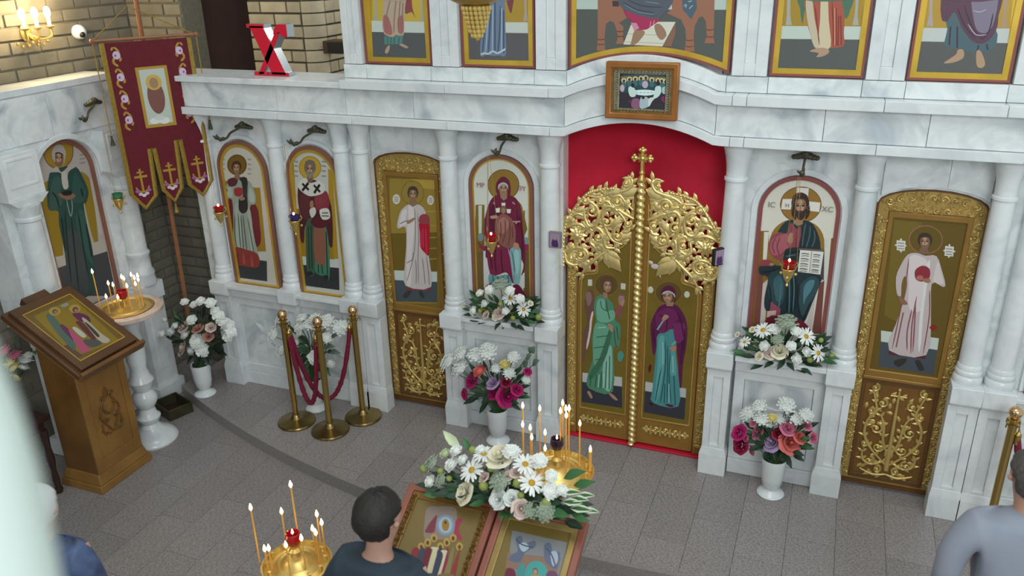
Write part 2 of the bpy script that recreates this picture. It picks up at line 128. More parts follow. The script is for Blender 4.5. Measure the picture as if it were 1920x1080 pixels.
'deacon_l':[(0,'a58a3c',[-169,1971,238,2002,176,971,-260,912]),(0,'7a6424',[-202,1524,212,1576,193,1249,-219,1200]),(0,'c0a448',[21,1981,232,1997,228,1918,118,1918]),(2,'c0a655',6,[105,1729,217,1745]),(2,'c0a655',6,[97,1613,210,1630]),(2,'c0a655',6,[91,1515,205,1533]),(2,'c0a655',6,[85,1426,199,1444]),(2,'c0a655',6,[79,1336,194,1355]),(0,'c9d3cc',[-216,1210,192,1244,187,1157,-219,1122]),(0,'47525a',[-219,1125,187,1159,177,980,-224,936]),(1,'8a6c30',[121,1881,114,1851,99,1822,75,1798,47,1782,16,1774,-14,1776,-41,1788,-61,1808,-73,1835,-76,1865,-68,1896,-52,1925,-29,1948,0,1964,30,1971,60,1969,86,1957,106,1937,118,1911]),(1,'a58a40',[115,1881,109,1852,94,1825,72,1803,45,1787,16,1780,-12,1782,-37,1793,-56,1812,-67,1837,-70,1866,-63,1895,-47,1922,-25,1944,1,1959,30,1965,58,1963,83,1952,101,1933,113,1909]),(1,'d8d3c8',[-90,1815,-102,1785,-127,1771,-150,1781,-157,1809,-145,1838,-120,1852,-98,1842]),(1,'d8d3c8',[201,1832,191,1804,170,1791,150,1801,144,1827,154,1854,175,1867,194,1858]),(2,'8a847c',6,[-141,1825,-103,1829]),(2,'8a847c',6,[159,1843,189,1846]),(2,'8a847c',6,[-142,1810,-105,1813]),(2,'8a847c',6,[158,1828,188,1831]),(2,'8a847c',6,[-144,1795,-106,1798]),(2,'8a847c',6,[157,1813,187,1816]),(1,'3a3a34',[-138,992,-80,1052,-48,1045,-96,982]),(1,'3a3a34',[17,1054,49,1058,67,1008,35,1004]),(0,'7a3a48',[-96,1096,132,1115,126,1073,-104,1048]),(1,'c9bfbc',[-19,1780,16,1768,68,1787,121,1740,133,1616,126,1391,132,1110,-98,1089,-94,1255,-68,1419,-60,1588,-124,1572,-132,1610,-91,1721]),(1,'ded3cf',[-21,1765,15,1757,21,1625,-18,1385,-48,1118,-86,1113,-65,1380,-43,1599,-30,1639]),(1,'ddd4d2',[-82,1712,-38,1735,-55,1647,-47,1618,-101,1593,-113,1612]),(2,'8f7f86',7,[33,1751,27,1606,5,1407,-51,1220,-84,1134]),(2,'8f7f86',7,[54,1724,50,1530,31,1330,21,1116]),(2,'8f7f86',8,[-7,1386,-22,1324,-78,1288]),(2,'8f7f86',8,[69,1355,77,1235,80,1124]),(2,'8f7f86',8,[107,1379,116,1240,117,1118]),(2,'8f7f86',8,[10,1328,8,1227,-2,1113]),(2,'8f7f86',8,[-110,1612,-67,1636,-35,1649]),(1,'a07c66',[-46,1638,-8,1661,28,1679,23,1659,-10,1632,-37,1619]),(1,'b3122f',[67,1649,146,1656,146,1540,131,1381,93,1397,60,1443,62,1551]),(1,'96404a',[66,1682,93,1709,129,1714,151,1690,145,1637,66,1639]),(2,'d03a55',8,[91,1593,85,1436]),(2,'d03a55',8,[116,1595,111,1389]),(2,'d03a55',8,[74,1572,68,1454]),(0,'8d6d56',[-3,1824,49,1828,49,1781,15,1764,-9,1778]),(1,'4a3a2c',[72,1880,65,1857,51,1838,32,1827,12,1825,-6,1833,-18,1850,-21,1872,-14,1895,0,1914,19,1926,39,1927,57,1919,69,1902]),(1,'8f6d54',[57,1864,52,1844,42,1827,29,1816,15,1815,3,1823,-5,1839,-7,1859,-2,1879,8,1896,21,1906,35,1908,47,1900,55,1884]),(1,'b8957a',[44,1867,41,1853,36,1842,28,1836,19,1835,12,1840,8,1850,7,1863,10,1877,16,1888,24,1894,32,1895,39,1890,43,1880]),(1,'4a3a2c',[-11,1876,5,1893,27,1899,49,1896,63,1882,65,1916,29,1929,-9,1910]),(1,'2e211b',[20,1868,18,1864,13,1862,7,1863,6,1866,8,1870,13,1871,18,1870]),(2,'4a3428',4,[22,1874,13,1878,2,1872]),(1,'2e211b',[48,1870,46,1867,41,1865,36,1866,34,1869,36,1872,41,1874,46,1873]),(2,'4a3428',4,[33,1875,43,1880,52,1876]),(2,'6b4a38',4,[28,1872,27,1850]),(2,'7a3d34',5,[16,1839,34,1840])],
'deacon_r':[(0,'6f5a22',[-201,1980,206,1968,186,946,-154,953]),(0,'7d6a2a',[-201,1980,-40,1975,-48,1278,-169,1329]),(0,'c6cec6',[-173,1219,172,1215,176,1130,-162,1137]),(0,'474f56',[-164,1140,175,1132,182,951,-155,956]),(1,'a86a5c',[89,1877,89,1849,80,1822,62,1799,38,1783,10,1775,-20,1776,-49,1787,-73,1805,-90,1830,-99,1858,-99,1887,-89,1914,-71,1937,-47,1952,-18,1959,11,1958,39,1947,63,1929,80,1905]),(1,'6d5a24',[85,1877,85,1850,76,1824,59,1803,36,1788,9,1780,-20,1781,-47,1791,-70,1809,-86,1832,-95,1858,-94,1886,-85,1911,-68,1933,-45,1947,-18,1954,11,1953,37,1943,60,1926,76,1903]),(0,'d8d5cc',[-168,1848,-116,1848,-111,1783,-157,1782]),(0,'d8d5cc',[109,1840,158,1839,164,1775,115,1776]),(2,'d8d5cc',10,[-144,1861,-132,1772]),(2,'d8d5cc',9,[131,1853,141,1766]),(2,'d8d5cc',10,[-173,1815,-107,1817]),(2,'d8d5cc',10,[104,1809,170,1809]),(2,'8a847c',6,[-158,1831,-122,1831]),(2,'8a847c',6,[116,1822,152,1822]),(2,'8a847c',6,[-156,1812,-119,1813]),(2,'8a847c',6,[119,1804,155,1804]),(2,'8a847c',6,[-153,1795,-117,1796]),(2,'8a847c',6,[122,1788,157,1787]),(1,'33302a',[-67,1009,-4,1043,8,1021,-33,973]),(1,'33302a',[60,1030,86,1040,119,981,92,971]),(0,'5a2a30',[-107,1090,116,1092,117,1057,-106,1055]),(1,'c2b4b2',[-90,1761,-38,1777,9,1764,72,1768,118,1673,149,1592,139,1569,73,1582,102,1367,117,1086,-106,1085,-91,1283,-70,1432,-66,1565,-87,1616,-98,1561,-90,1474,-116,1492,-136,1600,-120,1688]),(1,'d8cccb',[-78,1746,-7,1754,36,1706,47,1579,46,1403,-27,1393,-57,1566]),(1,'d3c8c6',[86,1733,117,1652,140,1590,90,1595,76,1625]),(2,'8a5258',7,[-81,1735,-75,1563,-79,1364,-89,1099]),(2,'8a5258',8,[-13,1395,-18,1237,1,1102]),(2,'8a5258',8,[1,1486,3,1285,26,1083]),(2,'8a5258',7,[67,1538,93,1366,98,1089]),(2,'8a5258',8,[-1,1441,11,1354,36,1096]),(2,'8a5258',8,[-60,1366,-67,1114]),(2,'ddd8d8',19,[36,1738,38,1578,48,1359,72,1102]),(1,'8e2f38',[-34,1660,2,1697,45,1681,54,1623,18,1591,-21,1603]),(1,'b56a60',[20,1616,19,1609,15,1602,7,1598,-2,1597,-10,1599,-16,1604,-19,1612,-18,1619,-14,1626,-6,1630,2,1631,11,1629,17,1624]),(1,'9a7258',[15,1607,54,1617,63,1592,37,1586]),(1,'8a644e',[-104,1477,-58,1450,-45,1424,-83,1425]),(1,'8e1f28',[106,1284,126,1303,151,1290,132,1265]),(0,'7f5f4a',[-27,1815,10,1819,29,1785,-1,1771,-34,1783]),(1,'3d2f24',[32,1869,31,1849,23,1831,8,1820,-9,1818,-27,1826,-40,1841,-47,1861,-47,1882,-38,1900,-23,1910,-6,1912,11,1905,25,1890]),(1,'84634c',[21,1855,21,1836,16,1820,6,1810,-6,1809,-18,1816,-28,1830,-33,1849,-34,1868,-28,1883,-19,1893,-6,1894,6,1887,16,1873]),(1,'b8957a',[9,1857,9,1844,6,1834,1,1828,-6,1827,-14,1832,-19,1841,-23,1853,-23,1866,-20,1876,-15,1882,-8,1882,0,1878,5,1868]),(1,'3d2f24',[-40,1864,-29,1880,-11,1886,9,1884,24,1871,19,1902,-15,1913,-45,1896]),(1,'2e211b',[-14,1857,-15,1854,-20,1852,-24,1853,-27,1856,-25,1859,-21,1860,-16,1860]),(2,'4a3428',4,[-14,1863,-22,1866,-31,1861]),(1,'2e211b',[10,1859,9,1856,4,1855,0,1855,-3,1858,-1,1861,3,1863,8,1862]),(2,'4a3428',4,[-4,1864,3,1869,12,1865]),(2,'6b4a38',4,[-9,1861,-6,1841]),(2,'7a3d34',5,[-12,1830,4,1832])],
'martyr':[(3,'c9c2b4'),(0,'a8842e',[-269,935,-221,939,-259,284,-331,276]),(0,'a8842e',[105,873,152,877,123,326,-30,309,37,707]),(0,'9a7a2a',[-232,915,105,873,31,303,-285,293]),(0,'c4c6c0',[-273,282,121,313,112,240,-268,233]),(0,'3a3a3c',[-272,239,117,240,91,53,-287,50]),(1,'5a3a22',[54,1058,43,1028,22,1001,-7,980,-41,967,-75,965,-105,973,-128,990,-141,1015,-141,1045,-130,1075,-108,1102,-78,1122,-45,1135,-11,1137,19,1129,41,1112,53,1087]),(1,'7f6126',[46,1058,36,1030,16,1005,-10,986,-41,974,-73,972,-100,979,-121,995,-132,1018,-133,1045,-122,1073,-102,1098,-75,1117,-45,1128,-14,1130,14,1123,34,1107,45,1084]),(1,'6d1f2e',[-192,722,-144,761,82,734,98,549,82,405,25,351,-16,395,-204,351,-254,388,-228,565]),(1,'98a394',[-169,886,-59,928,54,926,97,827,82,734,21,694,26,399,29,291,-197,315,-173,523,-146,749,-214,755,-203,814]),(1,'aab5a6',[-129,692,-76,720,-89,531,-116,336,-173,330,-152,525]),(1,'aab5a6',[-12,656,24,671,12,398,-30,309]),(1,'b0bcb0',[51,869,87,803,70,745,26,764]),(1,'aab5a6',[-189,827,-139,865,-133,785,-184,769]),(2,'4d584e',10,[-105,636,-123,456,-132,322]),(2,'4d584e',10,[-58,628,-66,462,-73,304]),(2,'4d584e',10,[-14,609,-8,444,-4,300]),(2,'4d584e',10,[-142,621,-172,451,-175,317]),(2,'4d584e',10,[-79,626,-94,459,-106,313]),(1,'8f3a32',[-197,327,-84,321,36,292,29,181,-69,164,-219,189]),(1,'7a2c28',[-170,306,-170,189,-196,198]),(1,'a85044',[-115,299,-104,203,-134,193]),(1,'a85044',[-34,284,-23,187,-52,178]),(1,'2d2a2c',[-51,940,38,947,15,797,-1,680,-56,640,-91,672,-72,767,-29,794,-23,909]),(1,'5a2a34',[-156,921,-56,946,-81,881,-152,864]),(1,'9c3234',[-103,851,-28,860,-25,817,-65,785,-111,793]),(1,'a07a60',[-66,779,-24,785,-14,766,-57,751]),(2,'3a3a36',8,[-214,865,-174,822]),(0,'8d6a50',[-78,978,-30,982,-30,942,-59,928,-87,940]),(1,'4a2f20',[-2,1040,-11,1019,-27,1001,-47,991,-69,989,-86,997,-96,1013,-97,1033,-89,1054,-73,1072,-52,1082,-31,1083,-14,1076,-3,1060]),(1,'926f54',[-19,1025,-26,1006,-38,990,-52,981,-67,980,-79,987,-85,1002,-85,1020,-78,1039,-66,1055,-52,1064,-37,1065,-26,1058,-19,1044]),(1,'b8957a',[-33,1027,-37,1015,-44,1005,-52,999,-61,998,-67,1003,-71,1012,-71,1025,-66,1037,-59,1047,-51,1053,-42,1054,-36,1049,-32,1039]),(1,'4a2f20',[-87,1036,-69,1052,-46,1058,-24,1055,-11,1041,-6,1073,-41,1085,-82,1068]),(1,'2e211b',[-58,1028,-61,1025,-66,1024,-71,1024,-73,1027,-70,1030,-65,1032,-60,1031]),(2,'4a3428',5,[-56,1035,-64,1038,-76,1032]),(1,'2e211b',[-29,1030,-32,1027,-37,1026,-42,1026,-44,1029,-41,1032,-36,1034,-31,1033]),(2,'4a3428',5,[-44,1035,-34,1040,-24,1036]),(2,'6b4a38',5,[-50,1032,-54,1012]),(2,'7a3d34',6,[-65,1002,-46,1003]),(2,'9c8f88',8,[-190,1088,-155,1087]),(2,'9c8f88',8,[73,1106,107,1105]),(2,'9c8f88',8,[-197,1049,-162,1048]),(2,'9c8f88',8,[66,1067,100,1066]),(2,'9c8f88',8,[-205,1008,-170,1008]),(2,'9c8f88',8,[59,1027,94,1026]),(2,'9c8f88',8,[-212,968,-177,967]),(2,'9c8f88',8,[53,988,87,987])],
'bishop':[(3,'bfc0b4'),(0,'b8922e',[-180,1139,-157,1129,-212,337,-240,334]),(0,'b8922e',[151,1083,189,1063,157,341,75,332]),(0,'ab8528',[-198,729,137,736,115,324,-228,323]),(0,'c4c8c2',[-225,323,156,329,150,260,-227,245]),(0,'33343a',[-230,247,154,261,136,64,-229,62]),(1,'a87f2a',[90,1084,80,1052,58,1022,28,999,-7,985,-43,982,-76,991,-100,1010,-115,1037,-116,1069,-106,1102,-84,1132,-53,1155,-18,1168,17,1170,49,1161,74,1142,88,1116]),(1,'c9a63e',[84,1084,74,1053,54,1025,26,1003,-7,990,-41,988,-72,996,-95,1014,-108,1040,-110,1070,-100,1101,-79,1128,-51,1150,-18,1162,16,1165,45,1156,68,1138,82,1113]),(1,'4a2028',[-150,899,-71,963,49,973,135,829,142,666,116,447,83,455,69,611,-2,580,-51,611,-122,592,-155,448,-185,476,-167,708]),(1,'3d5a48',[-111,617,-41,636,-78,202,-157,179,-142,394]),(1,'3f7a62',[-59,292,23,289,50,179,-72,190]),(1,'4a7a62',[62,610,85,468,56,174,15,175]),(1,'8a5a48',[-37,601,56,610,29,289,-66,291]),(2,'22382e',10,[-94,595,-130,221]),(2,'22382e',10,[-67,598,-105,224]),(2,'22382e',10,[70,563,38,190]),(2,'22382e',10,[-41,269,-48,193]),(2,'22382e',10,[-7,273,-10,191]),(1,'5c2a32',[-126,854,-57,872,-51,719,-115,641,-150,734]),(1,'84303e',[10,860,118,897,122,770,44,727,-3,759]),(1,'5a1e28',[-60,646,121,711,135,665,68,599,-27,589]),(1,'cfcfc6',[-140,946,-67,993,-19,956,63,979,106,931,83,883,7,853,-60,848,-134,894]),(1,'d0d0c8',[-63,730,-12,758,-5,711,-51,665]),(1,'d3d3ca',[32,738,114,757,120,681,49,663]),(2,'5a5a58',10,[53,716,109,722]),(2,'5a5a58',10,[46,692,113,696]),(2,'20201f',21,[-101,944,-47,896]),(2,'20201f',20,[-43,954,-109,885]),(2,'20201f',20,[5,940,57,887]),(2,'20201f',20,[61,948,-1,874]),(1,'9a765c',[-46,802,-19,810,-22,757,-53,754]),(0,'7a5a44',[-49,1011,8,1015,-3,957,-46,954]),(1,'6d665e',[41,1083,32,1057,15,1035,-8,1021,-32,1020,-52,1030,-64,1050,-65,1076,-56,1102,-39,1124,-16,1137,7,1139,27,1129,39,1109]),(1,'86664e',[22,1065,15,1041,3,1021,-13,1009,-30,1008,-43,1018,-51,1036,-51,1060,-44,1084,-32,1103,-16,1115,1,1116,14,1107,21,1088]),(1,'b8957a',[7,1068,3,1052,-4,1039,-14,1032,-23,1031,-31,1038,-35,1050,-35,1065,-31,1081,-23,1093,-14,1101,-5,1101,3,1095,7,1083]),(1,'6d665e',[-54,1080,-35,1099,-9,1107,16,1103,30,1086,36,1125,-4,1141,-49,1120]),(1,'84807a',[-51,1054,-34,1040,-17,1045,0,1042,21,1059,2,1009,-24,990,-45,1006]),(1,'2e211b',[-21,1069,-24,1065,-30,1064,-36,1065,-38,1068,-35,1072,-29,1074,-23,1073]),(2,'4a3428',5,[-19,1077,-29,1081,-41,1075]),(1,'2e211b',[11,1072,8,1068,2,1066,-4,1067,-6,1070,-3,1074,3,1076,9,1075]),(2,'4a3428',5,[-6,1078,5,1084,16,1079]),(2,'6b4a38',5,[-13,1074,-16,1049]),(2,'7a3d34',6,[-29,1036,-7,1037]),(2,'85808a',8,[-149,1119,-116,1117]),(2,'85808a',8,[102,1136,140,1135]),(2,'85808a',8,[-154,1084,-121,1083]),(2,'85808a',8,[97,1102,136,1101]),(2,'85808a',8,[-160,1043,-127,1042]),(2,'85808a',8,[92,1062,131,1061]),(2,'85808a',8,[-166,1003,-133,1002]),(2,'85808a',8,[87,1021,126,1021]),(1,'2a2a2a',[-171,178,-119,203,-102,173,-152,161]),(1,'2a2a2a',[-6,173,44,185,31,133])],
'angel':[(0,'b9bcb8',[-408,566,-98,580,-95,494,-407,479]),(0,'33353f',[-410,485,-96,500,-90,315,-412,307]),(1,'8d6a4a',[-146,1326,-151,1296,-165,1268,-189,1246,-218,1232,-249,1228,-279,1234,-304,1250,-320,1274,-326,1303,-321,1333,-306,1361,-282,1383,-253,1397,-222,1401,-193,1394,-168,1378,-152,1354]),(1,'5f4c1e',[-152,1325,-156,1297,-170,1272,-192,1251,-219,1238,-248,1234,-276,1240,-299,1255,-314,1277,-320,1304,-315,1332,-301,1358,-279,1378,-252,1391,-223,1394,-195,1388,-173,1374,-158,1352]),(0,'c9c8ba',[-376,1341,-344,1345,-343,1295,-375,1291]),(0,'c9c8ba',[-129,1344,-93,1343,-95,1296,-129,1297]),(1,'6d4a42',[-385,1232,-360,1267,-329,1229,-326,1089,-355,943,-384,759,-401,643,-409,721,-406,891,-376,1006,-399,1133]),(1,'8a6a62',[-390,1221,-359,1246,-343,1184,-373,1126]),(2,'d8c4c0',16,[-334,1093,-348,1010,-353,932,-378,771]),(1,'7a564c',[-148,1258,-99,1259,-95,1196,-132,1052,-153,1081,-125,1149]),(1,'9a7a74',[-143,1237,-103,1242,-106,1189,-136,1169]),(1,'4f8468',[-308,1210,-258,1233,-191,1183,-175,1132,-162,1047,-121,1010,-122,890,-135,810,-171,816,-167,441,-358,441,-365,556,-330,700,-338,879,-309,1015,-327,1122]),(1,'6fa98c',[-302,1179,-247,1197,-235,1113,-174,1121,-168,1057,-222,1017,-299,1028]),(1,'66a083',[-314,993,-232,994,-200,944,-218,808,-277,663,-319,656,-327,836]),(1,'86b7a4',[-227,784,-182,814,-178,473,-236,463,-250,622]),(1,'3c6a50',[-206,965,-181,980,-217,764,-286,593,-353,512,-349,582,-278,709]),(2,'2f5a46',7,[-302,884,-220,908]),(2,'2f5a46',7,[-321,792,-238,816]),(2,'2f5a46',7,[-309,692,-257,712]),(2,'2f5a46',7,[-338,561,-347,455]),(2,'2f5a46',7,[-296,568,-305,457]),(2,'2f5a46',7,[-255,598,-262,458]),(2,'2f5a46',7,[-220,695,-225,459]),(2,'2f5a46',7,[-197,744,-194,459]),(2,'2f5a46',7,[-171,981,-157,862,-136,821]),(2,'2f5a46',7,[-151,995,-133,888]),(2,'2f5a46',7,[-237,1198,-219,1104,-203,1042]),(2,'2f5a46',6,[-277,1193,-266,1130,-214,1105]),(2,'a8d2c2',7,[-275,572,-281,461]),(2,'a8d2c2',7,[-239,590,-243,462]),(2,'a8d2c2',7,[-210,697,-210,462]),(2,'a8d2c2',7,[-293,963,-232,977]),(1,'4d9080',[-135,777,-110,803,-88,773,-107,714,-135,721]),(1,'93494e',[-164,1112,-131,1170,-110,1162,-134,1116,-158,1080]),(1,'a8846c',[-126,1186,-107,1221,-95,1207,-110,1162]),(1,'a8846c',[-217,1007,-181,1001,-175,948,-199,955]),(1,'a8846c',[-368,404,-347,414,-324,365,-340,356]),(1,'a8846c',[-198,423,-166,423,-123,379,-155,379]),(0,'9a765e',[-263,1253,-228,1258,-222,1216,-252,1201]),(1,'5f4038',[-187,1328,-191,1305,-202,1285,-219,1272,-238,1270,-255,1278,-267,1295,-272,1317,-268,1341,-257,1361,-240,1373,-221,1375,-204,1367,-192,1350]),(1,'9a765e',[-198,1312,-200,1291,-208,1273,-219,1262,-232,1260,-244,1268,-253,1284,-256,1304,-254,1325,-246,1343,-234,1354,-222,1355,-210,1348,-201,1332]),(1,'b8957a',[-208,1314,-210,1300,-214,1289,-221,1282,-228,1281,-235,1286,-240,1296,-242,1310,-241,1323,-237,1335,-230,1342,-222,1343,-215,1337,-210,1327]),(1,'5f4038',[-264,1321,-250,1339,-230,1346,-210,1344,-196,1330,-197,1364,-231,1376,-264,1356]),(1,'2e211b',[-228,1314,-229,1311,-234,1309,-239,1310,-241,1313,-239,1316,-234,1318,-230,1317]),(2,'4a3428',4,[-227,1322,-235,1325,-245,1318]),(1,'2e211b',[-202,1318,-204,1314,-208,1312,-213,1313,-215,1316,-213,1319,-209,1321,-204,1321]),(2,'4a3428',4,[-217,1323,-208,1328,-199,1324]),(2,'6b4a38',4,[-220,1319,-218,1298]),(2,'7a3d34',5,[-229,1285,-212,1287])],
'virgin':[(0,'b9bcb8',[82,574,385,570,387,489,82,492]),(0,'35353f',[80,495,387,492,387,305,79,311]),(1,'8d6a4a',[314,1324,310,1293,295,1264,271,1241,240,1226,206,1221,174,1228,147,1244,129,1269,122,1299,126,1330,142,1359,167,1382,198,1397,231,1401,262,1394,289,1378,307,1354]),(1,'5f4c1e',[308,1323,305,1295,290,1268,267,1246,239,1232,207,1228,177,1234,152,1249,135,1272,128,1300,132,1329,147,1356,170,1377,199,1391,230,1395,260,1389,285,1373,301,1351]),(1,'c9c8ba',[109,1322,104,1303,90,1294,76,1300,69,1317,74,1336,88,1345,102,1339]),(1,'c9c8ba',[367,1319,362,1301,349,1292,335,1297,328,1314,333,1333,346,1342,360,1336]),(1,'5a1a46',[172,1209,260,1232,322,1181,363,1078,367,925,351,765,351,581,330,589,319,737,300,870,283,1001,173,984,157,892,135,798,113,908,101,1040,130,1143]),(1,'4a8a8c',[158,976,256,1035,288,1001,297,824,323,669,337,409,142,407,137,519,147,754,152,891]),(1,'5fa0a0',[165,938,204,966,217,811,202,578,178,432,157,428,165,711]),(1,'5a9c9c',[250,850,290,857,306,666,259,681]),(2,'255456',8,[210,945,224,767,214,557,200,412]),(2,'255456',8,[232,904,241,724,251,422]),(2,'255456',8,[255,862,255,657,282,428]),(2,'255456',8,[196,716,173,526,163,417]),(2,'255456',8,[290,663,314,416]),(2,'255456',8,[228,583,231,418]),(2,'8cc4c2',7,[196,920,205,741]),(2,'8cc4c2',7,[274,820,284,685]),(2,'8cc4c2',7,[258,588,266,431]),(1,'6d2358',[135,1133,232,1201,294,1155,278,1077,212,1001,162,1004]),(1,'742a5e',[269,1075,347,1087,353,989,307,927,279,967]),(2,'3d0f30',8,[155,1136,217,1101,212,1012]),(2,'3d0f30',8,[284,1165,316,1115,343,988]),(2,'3d0f30',8,[335,953,336,763]),(2,'3d0f30',8,[125,1021,136,889]),(2,'3d0f30',8,[349,1054,349,877]),(1,'a8846c',[182,1107,200,1142,231,1130,207,1099,188,1080]),(1,'a8846c',[248,884,288,907,295,869,260,861]),(2,'77b0ae',11,[151,1014,188,1086]),(2,'77b0ae',11,[262,908,291,941]),(1,'5a1028',[98,688,112,727,122,704,110,655]),(1,'2a1a26',[116,396,147,408,138,377]),(1,'5a1040',[236,413,304,414,279,392]),(0,'9a765e',[205,1240,258,1247,256,1215,210,1209]),(1,'5a1a40',[163,1299,176,1343,219,1370,259,1349,272,1292,265,1238,255,1300,216,1327,178,1301,181,1237]),(1,'9a7860',[246,1286,244,1267,236,1250,224,1240,209,1238,196,1245,186,1259,182,1278,185,1298,193,1314,205,1324,219,1326,233,1319,242,1305]),(1,'b8957a',[232,1288,231,1275,226,1264,219,1257,210,1256,203,1261,197,1270,194,1283,196,1296,200,1306,208,1313,216,1314,224,1309,229,1300]),(1,'2e211b',[203,1287,201,1283,196,1282,191,1282,188,1285,190,1288,196,1290,201,1289]),(2,'4a3428',4,[204,1293,195,1296,184,1290]),(1,'2e211b',[232,1290,230,1287,224,1285,219,1286,217,1289,219,1292,224,1294,229,1293]),(2,'4a3428',4,[215,1295,224,1300,235,1297]),(2,'6b4a38',4,[209,1291,208,1270]),(2,'7a3d34',5,[202,1259,221,1262]),(1,'b0b8b8',[170,1295,187,1318,221,1330,261,1310,266,1281,251,1305,216,1319,183,1300])],
'nun':[(3,'b3aaa2'),(1,'a08428',[-225,1041,-127,1078,-68,1025,-169,491,-262,537,-250,820]),(1,'a08428',[143,1061,219,1016,227,894,179,497,137,497,126,761]),(0,'b8b2aa',[-300,510,-169,491,-161,407,-303,418]),(0,'b8b2aa',[112,498,243,482,238,380,109,394]),(0,'c0b8b0',[-276,1011,-250,1004,-279,529,-301,531]),(0,'c0b8b0',[226,1001,256,993,231,535,202,538]),(0,'45454a',[-311,414,-161,407,101,394,243,383,238,102,218,-8,-336,215]),(1,'6a4a2a',[133,1241,116,1202,87,1170,49,1149,7,1139,-35,1143,-74,1159,-105,1185,-125,1220,-133,1259,-129,1299,-112,1337,-84,1367,-48,1389,-7,1400,35,1398,74,1383,106,1357,128,1323,138,1282]),(1,'a8862e',[126,1242,109,1205,82,1175,46,1154,6,1145,-34,1149,-70,1164,-99,1189,-119,1222,-126,1260,-122,1298,-106,1333,-79,1363,-45,1384,-7,1394,33,1392,70,1378,101,1353,121,1320,130,1282]),(1,'2c4a44',[-121,1127,-4,1149,121,1125,166,1029,189,904,142,823,117,817,107,630,105,438,66,169,-22,91,-182,156,-151,498,-140,734,-121,833,-188,859,-194,932]),(1,'3a5a54',[-130,1041,-62,1100,-33,1041,-74,949,-59,893,-131,849,-190,879]),(1,'355650',[102,1085,141,996,163,898,98,836,27,869,30,934]),(1,'43494c',[-111,646,-4,638,29,463,-2,195,-51,103,-175,153,-157,392]),(1,'345a50',[16,740,103,767,89,443,78,307,21,494]),(2,'1a2c2a',14,[-64,816,-110,565,-156,254]),(2,'1a2c2a',14,[-20,751,-59,494,-104,178]),(2,'1a2c2a',14,[51,782,28,519,12,246]),(2,'1a2c2a',14,[-106,776,-138,521]),(2,'1a2c2a',15,[99,660,83,389]),(2,'1a2c2a',13,[-136,992,-108,933,-107,855]),(2,'1a2c2a',14,[128,947,126,881]),(1,'b5aaa0',[-118,1139,-44,1165,-13,1113,91,1158,125,1124,44,1099,10,1004,-25,988,-17,1101,-83,1130]),(1,'c2bab0',[-20,1102,22,1104,17,990,-32,990]),(1,'8a6a54',[-84,965,-29,944,44,930,59,900,-12,893,-71,929]),(1,'20201f',[-46,968,35,952,19,924,-46,939]),(2,'9aa8a0',7,[-27,897,-29,806,-20,764,7,822,18,891]),(1,'7f5f4c',[26,1209,15,1185,-1,1168,-19,1161,-37,1165,-49,1179,-54,1201,-52,1227,-41,1250,-25,1267,-7,1274,11,1270,23,1256,29,1234]),(1,'b8957a',[12,1216,5,1201,-5,1189,-16,1184,-26,1187,-33,1196,-35,1210,-33,1227,-27,1242,-17,1253,-6,1258,4,1256,11,1247,14,1233]),(1,'2e211b',[-15,1226,-19,1223,-26,1223,-31,1226,-33,1230,-29,1234,-23,1234,-17,1231]),(2,'4a3428',5,[-11,1234,-21,1242,-36,1238]),(1,'2e211b',[19,1218,16,1215,9,1215,3,1218,1,1222,5,1226,12,1226,18,1223]),(2,'4a3428',5,[2,1231,15,1233,26,1224]),(2,'6b4a38',5,[-5,1228,-11,1203]),(2,'7a3d34',7,[-28,1193,-5,1187]),(1,'aaa29c',[-68,1240,-49,1298,-1,1322,47,1304,61,1248,41,1202,8,1146,33,1229,-3,1262,-38,1252,-50,1198]),(2,'3a2a24',10,[-36,1260,-3,1262,35,1235]),(2,'968c86',9,[181,1202,231,1198]),(2,'968c86',9,[172,1171,222,1168]),(2,'968c86',9,[164,1141,214,1137])],
